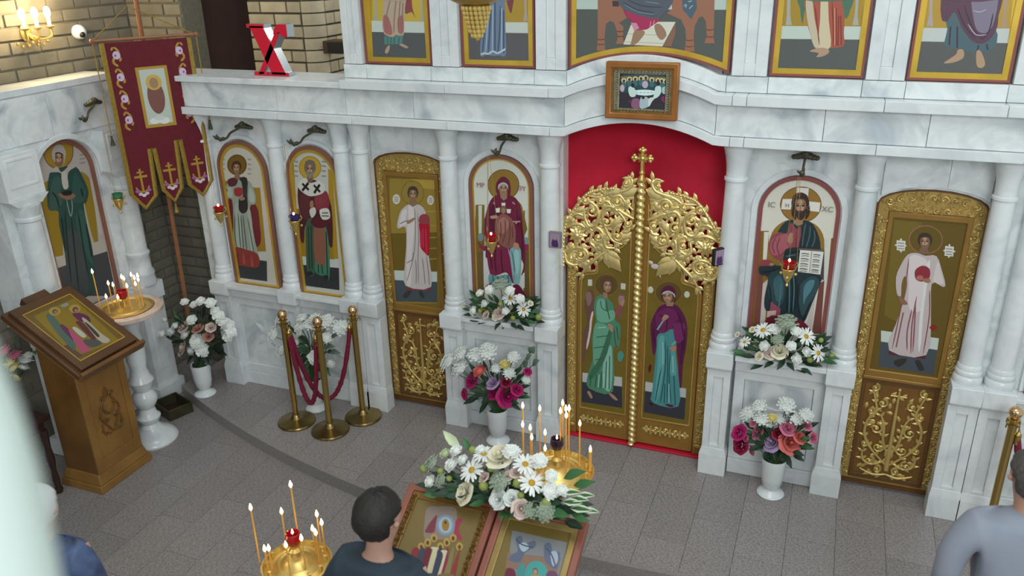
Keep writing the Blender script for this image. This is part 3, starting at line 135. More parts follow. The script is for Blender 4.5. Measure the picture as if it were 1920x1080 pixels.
'throne':[(0,'b6c6bc',[-472,432,469,433,469,367,-471,371]),(4,'565a55'),(0,'565a55',[-472,371,470,372,468,62,317,117,151,143,17,148,-130,137,-291,104,-471,62]),(0,'9a6a54',[-332,458,-168,458,-165,364,-141,322,-158,311,-191,290,-162,269,-163,199,-153,164,-208,163,-195,204,-208,252,-223,292,-249,303,-275,284,-282,213,-277,120,-332,119,-328,202]),(0,'9a6a54',[124,458,389,458,397,275,399,213,409,178,346,177,358,218,347,306,324,334,303,326,282,279,278,222,289,127,229,126,233,205,227,258,197,314,108,350,139,376]),(0,'4a3a3a',[-238,422,-195,422,-194,388,-234,388]),(0,'4d6270',[195,438,280,438,289,382,259,315,204,371]),(2,'a8bcc4',5,[208,392,224,402,220,382]),(2,'a8bcc4',5,[242,377,262,397]),(2,'a8bcc4',5,[234,417,255,422]),(2,'6a4438',6,[-334,191,-307,187,-281,192]),(2,'6a4438',6,[-333,161,-307,157,-281,162]),(2,'6a4438',6,[-207,241,-181,238,-156,242]),(2,'6a4438',6,[-206,212,-181,208,-155,213]),(2,'6a4438',5,[231,195,255,191,279,196]),(2,'6a4438',5,[233,158,257,154,282,159]),(2,'6a4438',5,[350,259,375,255,398,260]),(2,'6a4438',5,[353,218,377,214,401,218]),(0,'d6d4c2',[-114,280,66,300,165,300,90,153,-159,161]),(0,'8a6450',[165,293,166,225,145,156,95,153]),(2,'a8a494',3,[-133,226,120,219]),(2,'a8a494',3,[-148,178,97,171]),(1,'9a7a62',[-88,248,-32,246,-28,223,-74,168,-113,157,-108,178]),(1,'9a7a62',[34,276,67,287,105,246,109,214,82,192,53,218]),(1,'a8305a',[-162,354,-103,365,54,324,58,303,12,271,-21,252,-94,254,-112,301]),(0,'c98aa0',[-115,293,-78,291,-60,259,-93,246]),(2,'d8a0b0',4,[11,302,7,260]),(2,'d8a0b0',4,[33,308,26,282]),(1,'565d68',[-196,438,-29,458,130,438,127,391,76,334,43,316,-52,333,-137,359,-171,380]),(2,'3f4650',7,[-172,417,-81,370,31,355]),(2,'3f4650',7,[-139,427,-37,391,84,386]),(2,'3f4650',7,[-103,370,-24,344,48,334]),(2,'7d8690',5,[-161,401,-69,357,37,339]),(2,'7d8690',5,[-27,417,56,407])],
'up1':[(0,'d2b44e',[-150,767,266,759,240,284,-193,284]),(0,'c6cfc6',[-199,288,237,284,235,209,-203,212]),(0,'575a5c',[-202,212,238,211,234,39,-209,32]),(0,'a8a89e',[-160,495,-141,495,-151,346,-146,293,-180,293,-166,346]),(0,'a8a89e',[201,494,217,494,209,348,217,292,182,292,196,348]),(1,'b9a48e',[-68,477,27,503,106,477,78,374,60,295,49,198,11,188,-9,195,-42,180,-83,189,-111,213,-110,303]),(1,'a86a68',[-101,320,-62,312,-39,214,-62,194,-104,218]),(1,'a86a68',[10,303,53,321,47,216,8,211]),(1,'8a4a4e',[94,451,125,460,129,374,148,305,122,348,70,339]),(2,'8a7466',8,[-30,443,-70,338,-85,223]),(2,'8a7466',8,[12,443,-14,321,-29,206]),(2,'8a7466',8,[43,443,22,321,8,215]),(2,'8a7466',8,[60,408,37,251]),(0,'5a8480',[-107,187,-78,183,-47,179,-7,190,45,193,33,135,-108,128]),(2,'3d6460',7,[-79,178,-85,133]),(2,'3d6460',7,[-52,179,-58,133]),(2,'3d6460',7,[-26,179,-32,134]),(2,'3d6460',7,[11,179,5,135]),(1,'b09a84',[-84,119,-66,120,-77,83,-100,65,-109,83]),(1,'b09a84',[7,130,39,135,79,114,57,107])],
'up2':[(0,'b3923c',[-202,753,239,745,235,287,-215,291]),(0,'c4ccc4',[-218,287,233,288,232,220,-216,222]),(0,'5c5a5c',[-216,218,232,220,228,46,-216,41]),(0,'a89e96',[185,475,203,475,204,353,214,295,179,295,189,353]),(1,'6d7f98',[-80,492,33,492,53,377,53,260,52,81,2,75,-46,70,-85,77,-134,69,-124,215,-104,343]),(1,'7a4048',[60,476,116,467,105,377,93,344,72,393]),(2,'46566c',10,[-75,376,-100,215,-119,77]),(2,'46566c',10,[-45,393,-61,224,-75,86]),(2,'46566c',10,[-17,410,-26,105]),(2,'46566c',10,[21,393,11,225,-7,88]),(2,'46566c',10,[43,360,36,89]),(2,'9fb0c4',8,[-60,376,-80,216,-95,86]),(2,'9fb0c4',8,[-31,393,-46,96]),(2,'9fb0c4',8,[30,377,22,97]),(2,'c0c8d0',12,[-132,75,-104,86,-75,82,-41,100,-12,88,22,101,51,119])],
'up3':[(0,'a88a38',[-273,716,187,707,221,285,-227,283]),(0,'c0ccc2',[-226,283,221,285,219,212,-224,210]),(0,'565a58',[-224,210,219,213,221,40,-222,33]),(0,'a8a89e',[-206,486,-189,486,-177,347,-162,288,-196,287,-196,347]),(0,'a8a89e',[165,485,181,485,189,350,202,292,168,291,174,350]),(1,'4a7058',[-139,472,137,471,146,371,127,327,77,385,-84,399,-102,296,-126,384]),(1,'a85444',[-101,457,59,471,116,356,128,247,131,173,1,163,-25,170,-60,252,-84,326]),(1,'c4b69c',[-98,428,-65,428,-38,319,8,171,-25,170,-61,259,-85,340]),(1,'cdbf9e',[-19,471,13,471,38,319,66,170,1,167,-9,319]),(2,'7a3428',6,[-47,399,-20,282,3,178]),(2,'7a3428',6,[45,414,67,283,80,176]),(2,'7a3428',6,[89,342,105,176]),(2,'7a3428',6,[100,342,123,180]),(2,'7a3428',6,[70,385,96,180]),(2,'d88a70',6,[63,385,87,180]),(1,'b09078',[-48,143,1,163,45,160,62,142,36,118,-8,110,4,133])],
'up4':[(0,'b08e3a',[-292,702,177,693,212,283,-237,285]),(0,'c0c6c2',[-236,281,212,283,218,205,-232,209]),(0,'585a58',[-236,209,217,207,219,27,-232,29]),(0,'a89e98',[-210,484,-195,484,-178,352,-163,289,-197,292,-194,352]),(0,'a89080',[154,483,169,483,180,355,195,286,173,289,169,355]),(1,'4a626a',[-112,346,-60,388,137,292,154,177,70,158,16,164,-87,187,-91,276]),(1,'5a3a4c',[-126,470,129,483,146,348,149,279,123,222,82,201,33,221,-25,290,-70,367,-98,318,-131,338]),(1,'7d7488',[1,470,118,470,131,327,110,264,65,264,31,326]),(2,'3a2a38',7,[-60,388,-5,291,58,228]),(2,'3a2a38',7,[-30,402,27,291,84,229]),(2,'3a2a38',7,[118,361,115,271,85,222]),(2,'3a2a38',7,[-77,290,-68,191]),(2,'3a2a38',7,[-44,290,-26,177]),(2,'3a2a38',7,[77,194,75,162]),(2,'3a2a38',7,[114,201,126,170]),(2,'b0a4b4',5,[20,374,53,367,83,381]),(2,'b0a4b4',5,[21,443,49,429,72,443]),(2,'b0a4b4',5,[6,305,54,249,106,250]),(1,'b09072',[-21,167,6,167,13,124,-33,98,-79,93,-62,112,-27,142]),(1,'b09072',[72,162,96,158,126,95,110,72,85,87])],
'supper':[(0,'2f2a34',[-134,294,175,302,178,55,-136,41]),(0,'4a5a60',[-116,290,160,295,143,256,-111,248]),(0,'8a7f4a',[-126,247,166,253,165,230,-126,224]),(0,'2a4a50',[-126,224,171,231,175,156,-124,149]),(0,'2d3c40',[-116,289,-11,284,-49,261,-107,255]),(0,'1f5a60',[119,292,157,289,151,259,116,262]),(1,'d8cfa0',[-92,222,-95,212,-103,206,-112,206,-120,212,-124,221,-121,230,-113,236,-104,236,-96,231]),(1,'4a342c',[-99,219,-102,212,-108,208,-114,211,-117,219,-114,226,-108,230,-102,227]),(1,'3f6a70',[-91,194,-94,183,-102,176,-111,176,-120,182,-123,192,-120,203,-113,210,-103,210,-95,204]),(1,'d8cfa0',[-58,232,-60,223,-68,217,-77,217,-85,222,-89,231,-86,241,-78,247,-69,247,-61,242]),(1,'4a342c',[-64,230,-67,222,-73,219,-79,222,-82,229,-79,237,-73,240,-67,237]),(1,'3f6a70',[-57,204,-59,193,-67,187,-76,186,-84,193,-88,203,-85,214,-78,221,-68,221,-60,215]),(1,'d8cfa0',[-21,235,-23,226,-31,220,-40,220,-48,225,-52,234,-49,244,-42,250,-32,250,-24,245]),(1,'4a342c',[-28,233,-30,225,-36,222,-42,225,-45,232,-42,240,-37,243,-30,240]),(1,'3f6a70',[-20,207,-22,197,-30,190,-39,189,-47,196,-51,206,-48,217,-41,224,-31,224,-23,218]),(1,'d8cfa0',[16,240,13,231,6,225,-4,225,-12,230,-15,239,-12,249,-5,255,5,255,13,249]),(1,'4a342c',[9,238,7,230,1,227,-5,230,-8,237,-6,245,0,248,6,245]),(1,'3f6a70',[17,212,14,202,7,195,-3,195,-11,201,-14,211,-11,222,-4,229,6,229,14,223]),(1,'d8cfa0',[44,245,42,236,34,230,25,229,17,235,14,244,16,253,24,259,33,259,41,254]),(1,'4a342c',[38,243,36,235,30,232,24,235,21,242,23,249,29,253,35,250]),(1,'3f6a70',[46,217,43,206,36,200,26,199,18,206,15,216,17,227,25,233,34,234,42,228]),(1,'d8cfa0',[83,233,81,224,73,218,64,218,56,223,53,232,55,242,63,247,72,248,80,242]),(1,'4a342c',[77,231,74,223,69,220,62,223,60,230,62,238,68,241,74,238]),(1,'3f6a70',[85,205,82,195,75,188,65,188,57,194,54,204,56,215,64,222,73,222,81,216]),(1,'d8cfa0',[122,231,119,222,112,216,102,215,94,221,91,230,94,239,101,245,110,245,118,240]),(1,'4a342c',[115,228,113,221,107,218,101,221,98,228,100,235,106,238,112,236]),(1,'3f6a70',[123,203,120,192,113,186,104,185,96,191,92,202,95,213,102,219,112,220,119,213]),(1,'d8cfa0',[144,230,142,220,135,215,125,214,117,220,114,229,117,238,124,244,133,244,141,239]),(1,'4a342c',[138,227,136,220,130,217,124,219,121,227,123,234,129,237,135,235]),(1,'3f6a70',[146,202,143,191,136,185,127,184,119,190,115,201,118,211,125,218,134,218,142,212]),(1,'d8cfa0',[167,227,165,218,158,212,148,211,140,217,137,226,139,235,147,241,156,241,164,236]),(1,'4a342c',[161,224,159,217,153,214,147,217,144,224,146,231,152,234,158,232]),(1,'3f6a70',[169,199,166,188,159,182,150,181,142,188,138,198,141,209,148,215,157,216,165,209]),(1,'d8cfa0',[184,224,182,214,175,209,165,208,158,214,154,223,157,232,164,238,173,238,181,233]),(1,'4a342c',[178,221,176,214,170,211,164,213,161,221,163,228,169,231,175,228]),(1,'3f6a70',[186,196,184,185,176,179,167,178,159,184,156,195,158,205,165,212,175,212,182,206]),(1,'c0a8c0',[46,204,43,191,34,182,22,182,12,190,8,203,11,216,20,224,32,225,42,217]),(1,'d8ecec',[-34,164,32,172,94,165,83,145,34,136,-25,141]),(1,'c8dcd8',[-77,181,-54,189,-30,164,-32,129,-60,125,-74,147]),(1,'2a1f22',[-39,195,-42,186,-50,182,-58,186,-62,195,-59,204,-51,208,-42,204]),(1,'c8e0dc',[93,191,123,196,129,162,111,131,81,119,87,153]),(1,'2a1f22',[119,214,116,203,108,199,99,203,95,213,98,224,106,228,115,224]),(1,'a8c8c8',[135,188,161,197,174,179,171,149,137,155]),(1,'c0b0b4',[-102,176,-105,163,-111,154,-120,154,-128,162,-131,175,-128,189,-121,197,-113,197,-105,189]),(1,'8a5a78',[-55,102,-28,118,0,104,-2,58,-50,60]),(1,'a8bcc4',[-1,112,18,131,50,121,59,80,37,60,1,58]),(1,'2a1f22',[28,124,25,116,19,113,12,116,9,123,12,132,18,135,25,132]),(1,'d0d8d8',[52,118,92,127,74,100,56,68]),(1,'7a2a5a',[130,128,164,141,173,111,143,99]),(1,'5a2a44',[-75,101,-55,109,-55,87,-74,86]),(1,'8fb0a0',[-16,153,-19,150,-24,150,-27,152,-24,155,-19,155]),(1,'8fb0a0',[7,154,5,151,-1,151,-4,153,-1,156,4,156]),(1,'8fb0a0',[30,155,28,152,22,152,20,154,22,157,28,157]),(1,'8fb0a0',[54,155,51,153,46,153,43,155,45,158,51,158]),(1,'8fb0a0',[77,156,74,154,69,153,66,156,69,159,74,159])],
'feast_l':[(0,'7f6a3c',[-388,-44,-50,-35,26,-488,-350,-485]),(1,'8a7a70',[-339,-94,-284,-76,-192,-67,-160,-183,-169,-217,-233,-237,-295,-246,-326,-168]),(1,'7f90a8',[-170,-148,-167,-168,-171,-186,-181,-200,-197,-208,-216,-208,-235,-201,-251,-187,-262,-169,-266,-150,-262,-131,-251,-117,-235,-109,-216,-109,-197,-116,-181,-130]),(1,'a0b0b8',[-183,-151,-180,-166,-182,-180,-190,-191,-201,-197,-215,-197,-229,-191,-241,-181,-249,-167,-253,-151,-250,-137,-242,-126,-231,-120,-217,-120,-203,-126,-191,-137]),(1,'9c7a34',[-198,-155,-195,-173,-200,-185,-211,-188,-224,-180,-234,-163,-237,-145,-232,-132,-221,-129,-208,-138]),(1,'4a3a30',[-215,-145,-215,-153,-221,-154,-227,-148,-226,-140,-220,-139]),(1,'7a3440',[-296,-161,-278,-119,-266,-165,-261,-207,-302,-216,-304,-195]),(1,'a03048',[-172,-122,-143,-110,-145,-164,-108,-208,-149,-212,-160,-183]),(1,'b8964a',[-278,-284,-276,-296,-282,-305,-293,-307,-304,-303,-312,-292,-313,-280,-307,-271,-297,-269,-285,-274]),(1,'5a4030',[-286,-289,-285,-297,-290,-301,-296,-299,-302,-292,-302,-284,-298,-280,-291,-282]),(1,'b8964a',[-254,-257,-253,-269,-259,-278,-270,-280,-281,-275,-289,-265,-290,-253,-284,-244,-273,-241,-262,-246]),(1,'5a4030',[-263,-261,-262,-269,-266,-274,-273,-272,-279,-265,-279,-257,-275,-253,-268,-254]),(1,'b8964a',[-231,-229,-230,-241,-236,-250,-246,-253,-258,-248,-265,-237,-267,-225,-261,-216,-250,-214,-239,-219]),(1,'5a4030',[-239,-234,-239,-242,-243,-246,-250,-244,-255,-238,-256,-229,-251,-225,-245,-227]),(1,'b8964a',[-185,-262,-184,-274,-189,-283,-200,-285,-211,-281,-218,-270,-220,-258,-214,-249,-203,-247,-192,-252]),(1,'5a4030',[-193,-267,-192,-275,-197,-279,-203,-277,-209,-270,-209,-262,-205,-258,-198,-260]),(1,'b8964a',[-161,-235,-160,-247,-166,-256,-177,-258,-188,-253,-195,-243,-196,-231,-191,-222,-180,-219,-169,-224]),(1,'5a4030',[-169,-239,-169,-247,-173,-252,-180,-250,-185,-243,-186,-235,-181,-231,-175,-232]),(1,'b8964a',[-138,-207,-137,-219,-143,-228,-153,-231,-164,-226,-172,-215,-173,-203,-167,-194,-157,-192,-145,-197]),(1,'5a4030',[-146,-212,-146,-220,-150,-224,-157,-223,-162,-216,-163,-208,-158,-203,-151,-205]),(1,'b8964a',[-92,-240,-92,-252,-97,-261,-108,-264,-119,-259,-126,-248,-127,-236,-121,-227,-111,-225,-100,-230]),(1,'5a4030',[-100,-245,-100,-253,-105,-257,-111,-255,-116,-249,-117,-241,-112,-236,-106,-238]),(1,'8a2a34',[-333,-323,-313,-298,-284,-327,-247,-459,-291,-470]),(1,'3a4450',[-297,-325,-283,-291,-257,-321,-223,-453,-265,-464]),(1,'6a2030',[-269,-308,-253,-283,-231,-314,-198,-447,-238,-457]),(1,'c8b890',[-233,-310,-223,-276,-204,-308,-174,-441,-212,-451]),(1,'3a3a50',[-205,-293,-193,-269,-177,-302,-150,-436,-186,-444]),(1,'8a2444',[-169,-295,-163,-262,-150,-295,-126,-430,-160,-438]),(1,'8a7a50',[-141,-278,-133,-255,-124,-289,-102,-424,-133,-431]),(1,'903030',[-106,-280,-104,-248,-97,-283,-78,-418,-107,-425]),(1,'c9c0a0',[-248,-282,-213,-274,-208,-299,-207,-440,-216,-442,-228,-304]),(1,'c9c0a0',[-192,-285,-162,-278,-158,-302,-149,-425,-163,-429,-171,-310]),(0,'6a6048',[-333,-461,-60,-394,-32,-527,-308,-596]),(1,'7a2a30',[-310,-425,-236,-407,-219,-502,-292,-520]),(1,'3a4a58',[-232,-416,-174,-402,-152,-485,-214,-500]),(1,'806a40',[-169,-401,-86,-380,-75,-466,-147,-484])],
'feast_r':[(0,'7a6632',[66,-46,444,-32,488,-395,136,-484]),(0,'7f8082',[116,-109,389,-106,416,-344,174,-404]),(0,'8a6a58',[128,-219,381,-184,382,-257,141,-291]),(1,'5a647c',[145,-143,171,-127,191,-158,235,-133,248,-160,209,-199,199,-247,144,-250,158,-217,173,-198]),(1,'a8b8c0',[169,-168,195,-152,221,-171,198,-197]),(1,'5a647c',[288,-140,315,-129,334,-160,364,-158,377,-189,372,-240,334,-229,307,-206]),(1,'a8b0c0',[327,-171,354,-160,371,-201,354,-229]),(2,'40485c',6,[145,-143,183,-165,245,-166]),(2,'40485c',6,[297,-153,335,-180,369,-231]),(1,'3f9a94',[340,-267,342,-292,334,-314,317,-329,294,-335,270,-329,251,-314,238,-292,236,-267,244,-244,262,-228,285,-223,308,-229,328,-244]),(1,'6a4a3a',[294,-268,294,-280,287,-287,277,-284,270,-274,270,-262,277,-256,287,-258]),(1,'b08a70',[291,-271,291,-280,286,-284,279,-283,274,-276,274,-267,279,-263,286,-264]),(1,'a08a50',[262,-305,291,-284,324,-295,344,-362,280,-378]),(1,'6a1a34',[146,-304,165,-285,196,-302,215,-394,169,-405]),(1,'3f8a8a',[198,-262,227,-255,240,-330,212,-337]),(1,'6a3a5a',[336,-268,370,-250,399,-282,398,-348,353,-359]),(0,'4a4440',[160,-379,400,-319,408,-416,172,-475])],
'saints':[(0,'8a7426',[-117,225,224,221,180,-264,-120,-223,-162,-144]),(0,'5a4034',[-230,-95,-124,-102,-122,-240,-237,-225]),(1,'49605a',[-54,178,-10,180,-36,56,-83,-121,-127,-168,-134,-144,-108,16]),(1,'5a2a4a',[-45,62,-18,44,-34,-115,-59,-157,-76,-145,-68,-42]),(1,'a8486a',[-17,13,-10,-11,-22,-134,-37,-213,-106,-223,-92,-154,-56,-60]),(1,'b0b0a4',[6,-2,34,-11,32,-101,10,-116,-6,-94]),(1,'5a2048',[105,105,153,84,177,27,148,-26,122,2,94,20]),(1,'5a2a30',[65,29,100,-5,71,-147,36,-184,40,-116]),(1,'a8a090',[120,24,144,18,127,-145,131,-230,79,-234,68,-166]),(1,'3a3a2c',[110,-11,122,-30,106,-151,80,-154]),(1,'4a4c4a',[-16,-128,57,-178,55,-227,-31,-207]),(1,'a8924a',[58,166,39,153,16,148,-4,154,-16,169,-17,188,-6,208,13,222,36,226,56,221,68,206,69,186]),(1,'5a4030',[41,172,28,163,14,161,4,167,3,179,10,193,23,202,37,204,47,198,48,186]),(1,'8f6f54',[35,169,23,161,12,162,8,171,14,183,26,191,37,190,41,181]),(1,'a8924a',[187,114,168,100,145,96,125,102,113,117,113,136,123,155,142,168,165,173,185,167,198,152,198,133]),(1,'5a2048',[169,113,154,103,139,101,128,108,127,121,135,135,149,145,165,147,175,140,177,127]),(1,'8f6f54',[162,110,149,102,137,103,133,112,139,124,152,132,163,131,168,122]),(1,'8a8a84',[99,211,150,210,149,185,98,186])],
}
BOUQ={'lectern':[('d','w',-210,-2326,1345,45),('d','w',-257,-2371,1272,53),('d','w',13,-2355,1356,49),('d','w',63,-2407,1299,51),('c','w',-362,-2317,1325,31),('c','w',-369,-2357,1267,37),('c','w',-315,-2343,1299,26),('c','w',-470,-2404,1176,31),('c','w',163,-2431,1293,37),('c','w',219,-2428,1309,27),('c','w',153,-2388,1345,29),('c','w',81,-2345,1384,35),('c','w',-67,-2321,1383,40),('c','w',-232,-2314,1357,24),('r','cream',-130,-2328,1360,60),('r','cream',-280,-2433,1182,49),('r','white',-92,-2454,1200,38),('r','white',-21,-2450,1224,33),('r','blush',36,-2480,1198,37),('r','blush',-26,-2376,1319,27),('r','blush',-66,-2386,1297,22),('r','blush',-190,-2390,1262,24),('s','sage',-98,-2404,1265,44),('s','sage',-412,-2400,1197,31),('s','sage',158,-2490,1217,38),('s','sage',-482,-2352,1248,37),('s','sage',87,-2485,1205,31),('b','lime',-180,-2416,1229,24),('b','lime',-372,-2395,1213,16),('b','lime',-7,-2407,1283,25),('b','lime',-277,-2314,1347,20),('b','lime',-523,-2366,1218,21),('c','pale',-418,-2326,1300,28),('b','lime',153,-2462,1252,23),('b','lime',-427,-2374,1230,17),('b','lime',22,-2442,1244,17),('b','lime',-159,-2366,1301,19),('v','',298,-2452,1299,45),('v','',319,-2480,1270,45),('v','',273,-2462,1282,42),('v','',367,-2485,1276,34),('v','',264,-2433,1314,38),('v','',330,-2442,1319,38),('l','green',256,-2383,1375,54),('l','green',312,-2409,1355,46),('l','green',224,-2492,1231,46),('l','green',-446,-2440,1132,37),('l','pale',-399,-2286,1361,50),('l','dark',-504,-2414,1155,33),('l','dark',-182,-2447,1187,36),('l','dark',-168,-2366,1299,32),('l','dark',-13,-2485,1180,39),('l','dark',109,-2452,1253,31),('l','dark',-368,-2428,1168,33),('l','dark',-233,-2404,1232,32),('l','dark',-98,-2366,1315,32),('l','green',-309,-2300,1360,33),('l','dark',74,-2471,1220,39),('l','dark',193,-2462,1262,31),('l','green',335,-2509,1240,34)],
'mother':[('d','w',-906,-184,1201,50),('d','w',-807,-179,1127,46),('c','w',-816,-224,1230,32),('c','w',-1112,-182,1130,33),('c','w',-1199,-205,1069,36),('c','w',-943,-193,1100,26),('c','w',-891,-225,1283,32),('c','w',-1054,-222,1269,33),('c','w',-1137,-215,1226,29),('r','blush',-1009,-172,1067,40),('r','blush',-1101,-214,1057,27),('r','cream',-1034,-183,1039,27),('s','sage',-988,-174,1294,53),('b','lime',-1161,-173,1061,20),('b','lime',-979,-206,1158,20),('b','lime',-679,-205,1092,26),('b','lime',-886,-196,1051,21),('r','cream',-749,-182,1186,18),('r','cream',-1278,-219,1115,16),('l','dark',-1246,-184,1024,38),('l','dark',-1190,-181,986,41),('l','dark',-1133,-178,978,38),('l','dark',-998,-223,988,40),('l','dark',-961,-173,986,37),('l','dark',-871,-220,1006,40),('l','dark',-827,-206,991,37),('l','green',-754,-191,1039,37),('l','green',-718,-175,1123,34),('l','dark',-1029,-206,1137,34),('l','dark',-871,-174,1145,34),('l','dark',-1163,-195,1143,32),('l','green',-774,-208,1215,31),('l','dark',-665,-208,1059,29),('l','green',-1055,-215,1108,29),('l','dark',-912,-221,1058,34),('l','dark',-1244,-217,1082,30)],
'christ':[('d','w',896,-187,1215,55),('d','w',1167,-170,1203,52),('d','w',1252,-216,1118,49),('d','w',789,-222,1127,37),('c','w',968,-171,1226,37),('c','w',1097,-196,1242,32),('c','w',916,-203,1109,33),('c','w',1083,-212,1140,31),('c','w',1183,-192,1103,32),('c','w',1123,-180,1036,37),('r','cream',1013,-200,1086,46),('r','blush',958,-202,1064,37),('r','cream',886,-222,1040,26),('s','sage',1035,-175,1288,58),('s','sage',994,-223,1174,34),('b','lime',1209,-198,1052,21),('b','lime',1260,-179,1195,18),('r','cream',825,-218,1226,18),('r','cream',730,-185,1160,16),('b','lime',1342,-173,1091,21),('l','dark',814,-190,1013,40),('l','dark',884,-182,945,43),('l','dark',960,-219,991,42),('l','dark',1034,-201,995,40),('l','dark',1092,-217,998,39),('l','dark',1149,-179,966,39),('l','dark',1194,-209,974,37),('l','green',761,-200,1039,37),('l','green',734,-170,997,32),('l','dark',1243,-178,1019,37),('l','green',1326,-171,1044,39),('l','green',1345,-200,1090,33),('l','dark',867,-198,1158,34),('l','green',1014,-185,1189,34),('l','green',1130,-199,1155,31),('l','dark',1054,-209,1061,34),('l','dark',835,-203,1081,34),('l','dark',1291,-217,1146,33)],
'vase_l':[('s','white',-1400,-284,638,62),('s','white',-1298,-251,715,55),('s','white',-1170,-252,721,61),('s','white',-1065,-271,777,60),('s','white',-1299,-278,605,55),('s','white',-850,-286,775,40),('s','white',-884,-300,642,40),('s','white',-753,-290,599,27),('s','white',-1339,-262,544,42),('s','white',-1084,-257,805,38),('s','white',-998,-285,652,34),('r','magenta',-1220,-262,510,58),('r','magenta',-1036,-262,442,55),('r','magenta',-917,-267,419,71),('r','magenta',-834,-268,497,43),('r','magenta',-1286,-263,368,38),('r','crimson',-921,-285,552,34),('r','magenta',-747,-266,663,27),('c','coral',-1129,-290,609,52),('r','lavender',-1034,-278,528,48),('c','yellow',-933,-263,687,40),('l','dark',-1225,-267,330,56),('l','dark',-1137,-289,406,55),('l','dark',-1127,-253,277,50),('l','dark',-1018,-269,291,50),('l','dark',-1085,-273,376,52),('l','dark',-1159,-304,441,44),('e','euc',-713,-275,851,39),('e','euc',-735,-291,796,39),('e','euc',-689,-268,749,40),('e','euc',-762,-280,727,34),('l','dark',-936,-260,612,38),('l','dark',-1092,-269,651,38),('l','dark',-821,-261,603,38),('l','dark',-985,-286,586,35),('l','dark',-1197,-270,618,36)],
'vase_r':[('s','white',856,-264,608,47),('s','white',928,-259,682,43),('s','white',951,-286,600,47),('s','white',1097,-259,721,50),('s','white',1170,-257,628,46),('s','white',1229,-267,675,40),('s','white',1064,-251,603,35),('s','white',1004,-252,553,30),('c','yellow',1017,-277,616,32),('r','magenta',807,-276,463,48),('r','crimson',826,-296,375,52),('r','crimson',1069,-259,491,38),('r','pink',926,-253,474,41),('r','pink',1127,-279,562,44),('r','pink',1243,-267,602,33),('r','pink',1297,-265,512,33),('r','pink',904,-265,325,28),('r','pink',896,-296,564,22),('r','lavender',1033,-262,423,58),('r','coral',1152,-273,447,64),('r','coral',1209,-268,503,40),('r','pink',853,-282,429,22),('l','dark',944,-271,369,46),('l','dark',1013,-262,323,46),('l','dark',1064,-270,347,46),('l','dark',1146,-265,306,49),('l','dark',1203,-303,398,40),('l','dark',964,-296,468,41),('l','dark',888,-281,411,38),('l','dark',1101,-269,370,43),('l','green',1242,-293,509,32),('l','dark',1136,-267,657,34),('l','dark',995,-270,522,35),('l','dark',1207,-303,600,34)],
'vase_pink':[('c','w',-3769,-429,886,33),('c','w',-3655,-443,882,37),('c','w',-3573,-452,930,37),('c','w',-3477,-448,925,41),('c','w',-4014,-438,689,31),('c','w',-4068,-445,548,43),('c','w',-3952,-444,591,43),('c','w',-3703,-453,741,41),('c','w',-3826,-429,570,43),('c','w',-3706,-434,531,61),('c','w',-3676,-421,453,61),('c','w',-3795,-423,426,46),('c','w',-3422,-442,809,47),('c','w',-3377,-405,718,52),('c','w',-3308,-455,685,41),('c','w',-3374,-433,615,37),('c','w',-3396,-440,763,44),('c','w',-3459,-432,848,37),('c','w',-3897,-449,652,37),('r','blush',-3857,-409,640,49),('r','salmon',-3679,-434,661,42),('r','blush',-3516,-453,702,36),('r','salmon',-3591,-421,593,38),('r','blush',-3872,-450,453,49),('r','blush',-3942,-425,360,31),('l','black',-3744,-436,338,62),('l','black',-3514,-423,505,61),('l','black',-3504,-402,446,55),('l','black',-3616,-410,801,54),('l','black',-3799,-432,274,53),('l','black',-3549,-410,761,51),('l','black',-3836,-420,332,50),('l','black',-3567,-435,468,52),('l','black',-3963,-447,531,46),('l','black',-3655,-422,363,49),('l','black',-3427,-424,570,45),('l','black',-3686,-402,763,45),('l','black',-3501,-402,665,45),('l','black',-3937,-422,489,46)],
'vase_white':[('s','white',-2983,-326,643,56),('s','white',-2912,-296,787,47),('s','white',-2688,-345,777,46),('s','white',-2604,-339,803,46),('c','w',-2720,-314,702,37),('c','w',-2770,-311,604,44),('c','w',-2592,-337,514,53),('c','w',-2467,-310,699,43),('s','white',-2459,-296,837,55),('s','white',-2328,-324,813,54),('s','white',-2925,-321,518,57),('s','white',-2549,-333,863,46),('s','white',-2885,-329,453,42),('s','white',-2475,-292,453,32),('s','white',-2675,-324,849,40),('s','white',-2849,-292,632,44),('c','w',-2558,-295,597,38),('s','white',-2283,-312,838,35),('l','dark',-2729,-331,554,53),('l','dark',-2715,-291,471,53),('l','euc',-2454,-318,624,52),('l','euc',-2406,-322,585,52),('l','dark',-2790,-327,509,47),('l','dark',-2688,-291,409,48),('l','dark',-2526,-318,725,43),('l','euc',-2515,-329,490,44),('l','dark',-2799,-319,733,41),('l','dark',-2676,-338,647,41),('l','euc',-2396,-311,726,40)],
'far':[('s','pink',-4200,-1704,923,43),('s','yellow',-4200,-1736,845,40),('s','yellow',-4200,-1738,771,33),('s','white',-4200,-1637,853,44),('s','white',-4200,-1669,812,40),('s','pink',-4200,-1769,991,42),('s','white',-4200,-1602,874,34),('s','yellow',-4200,-1760,894,33),('l','green',-4200,-1574,869,44),('l','dark',-4200,-1699,771,44),('l','green',-4200,-1679,1012,40),('l','green',-4200,-1796,930,42)]}
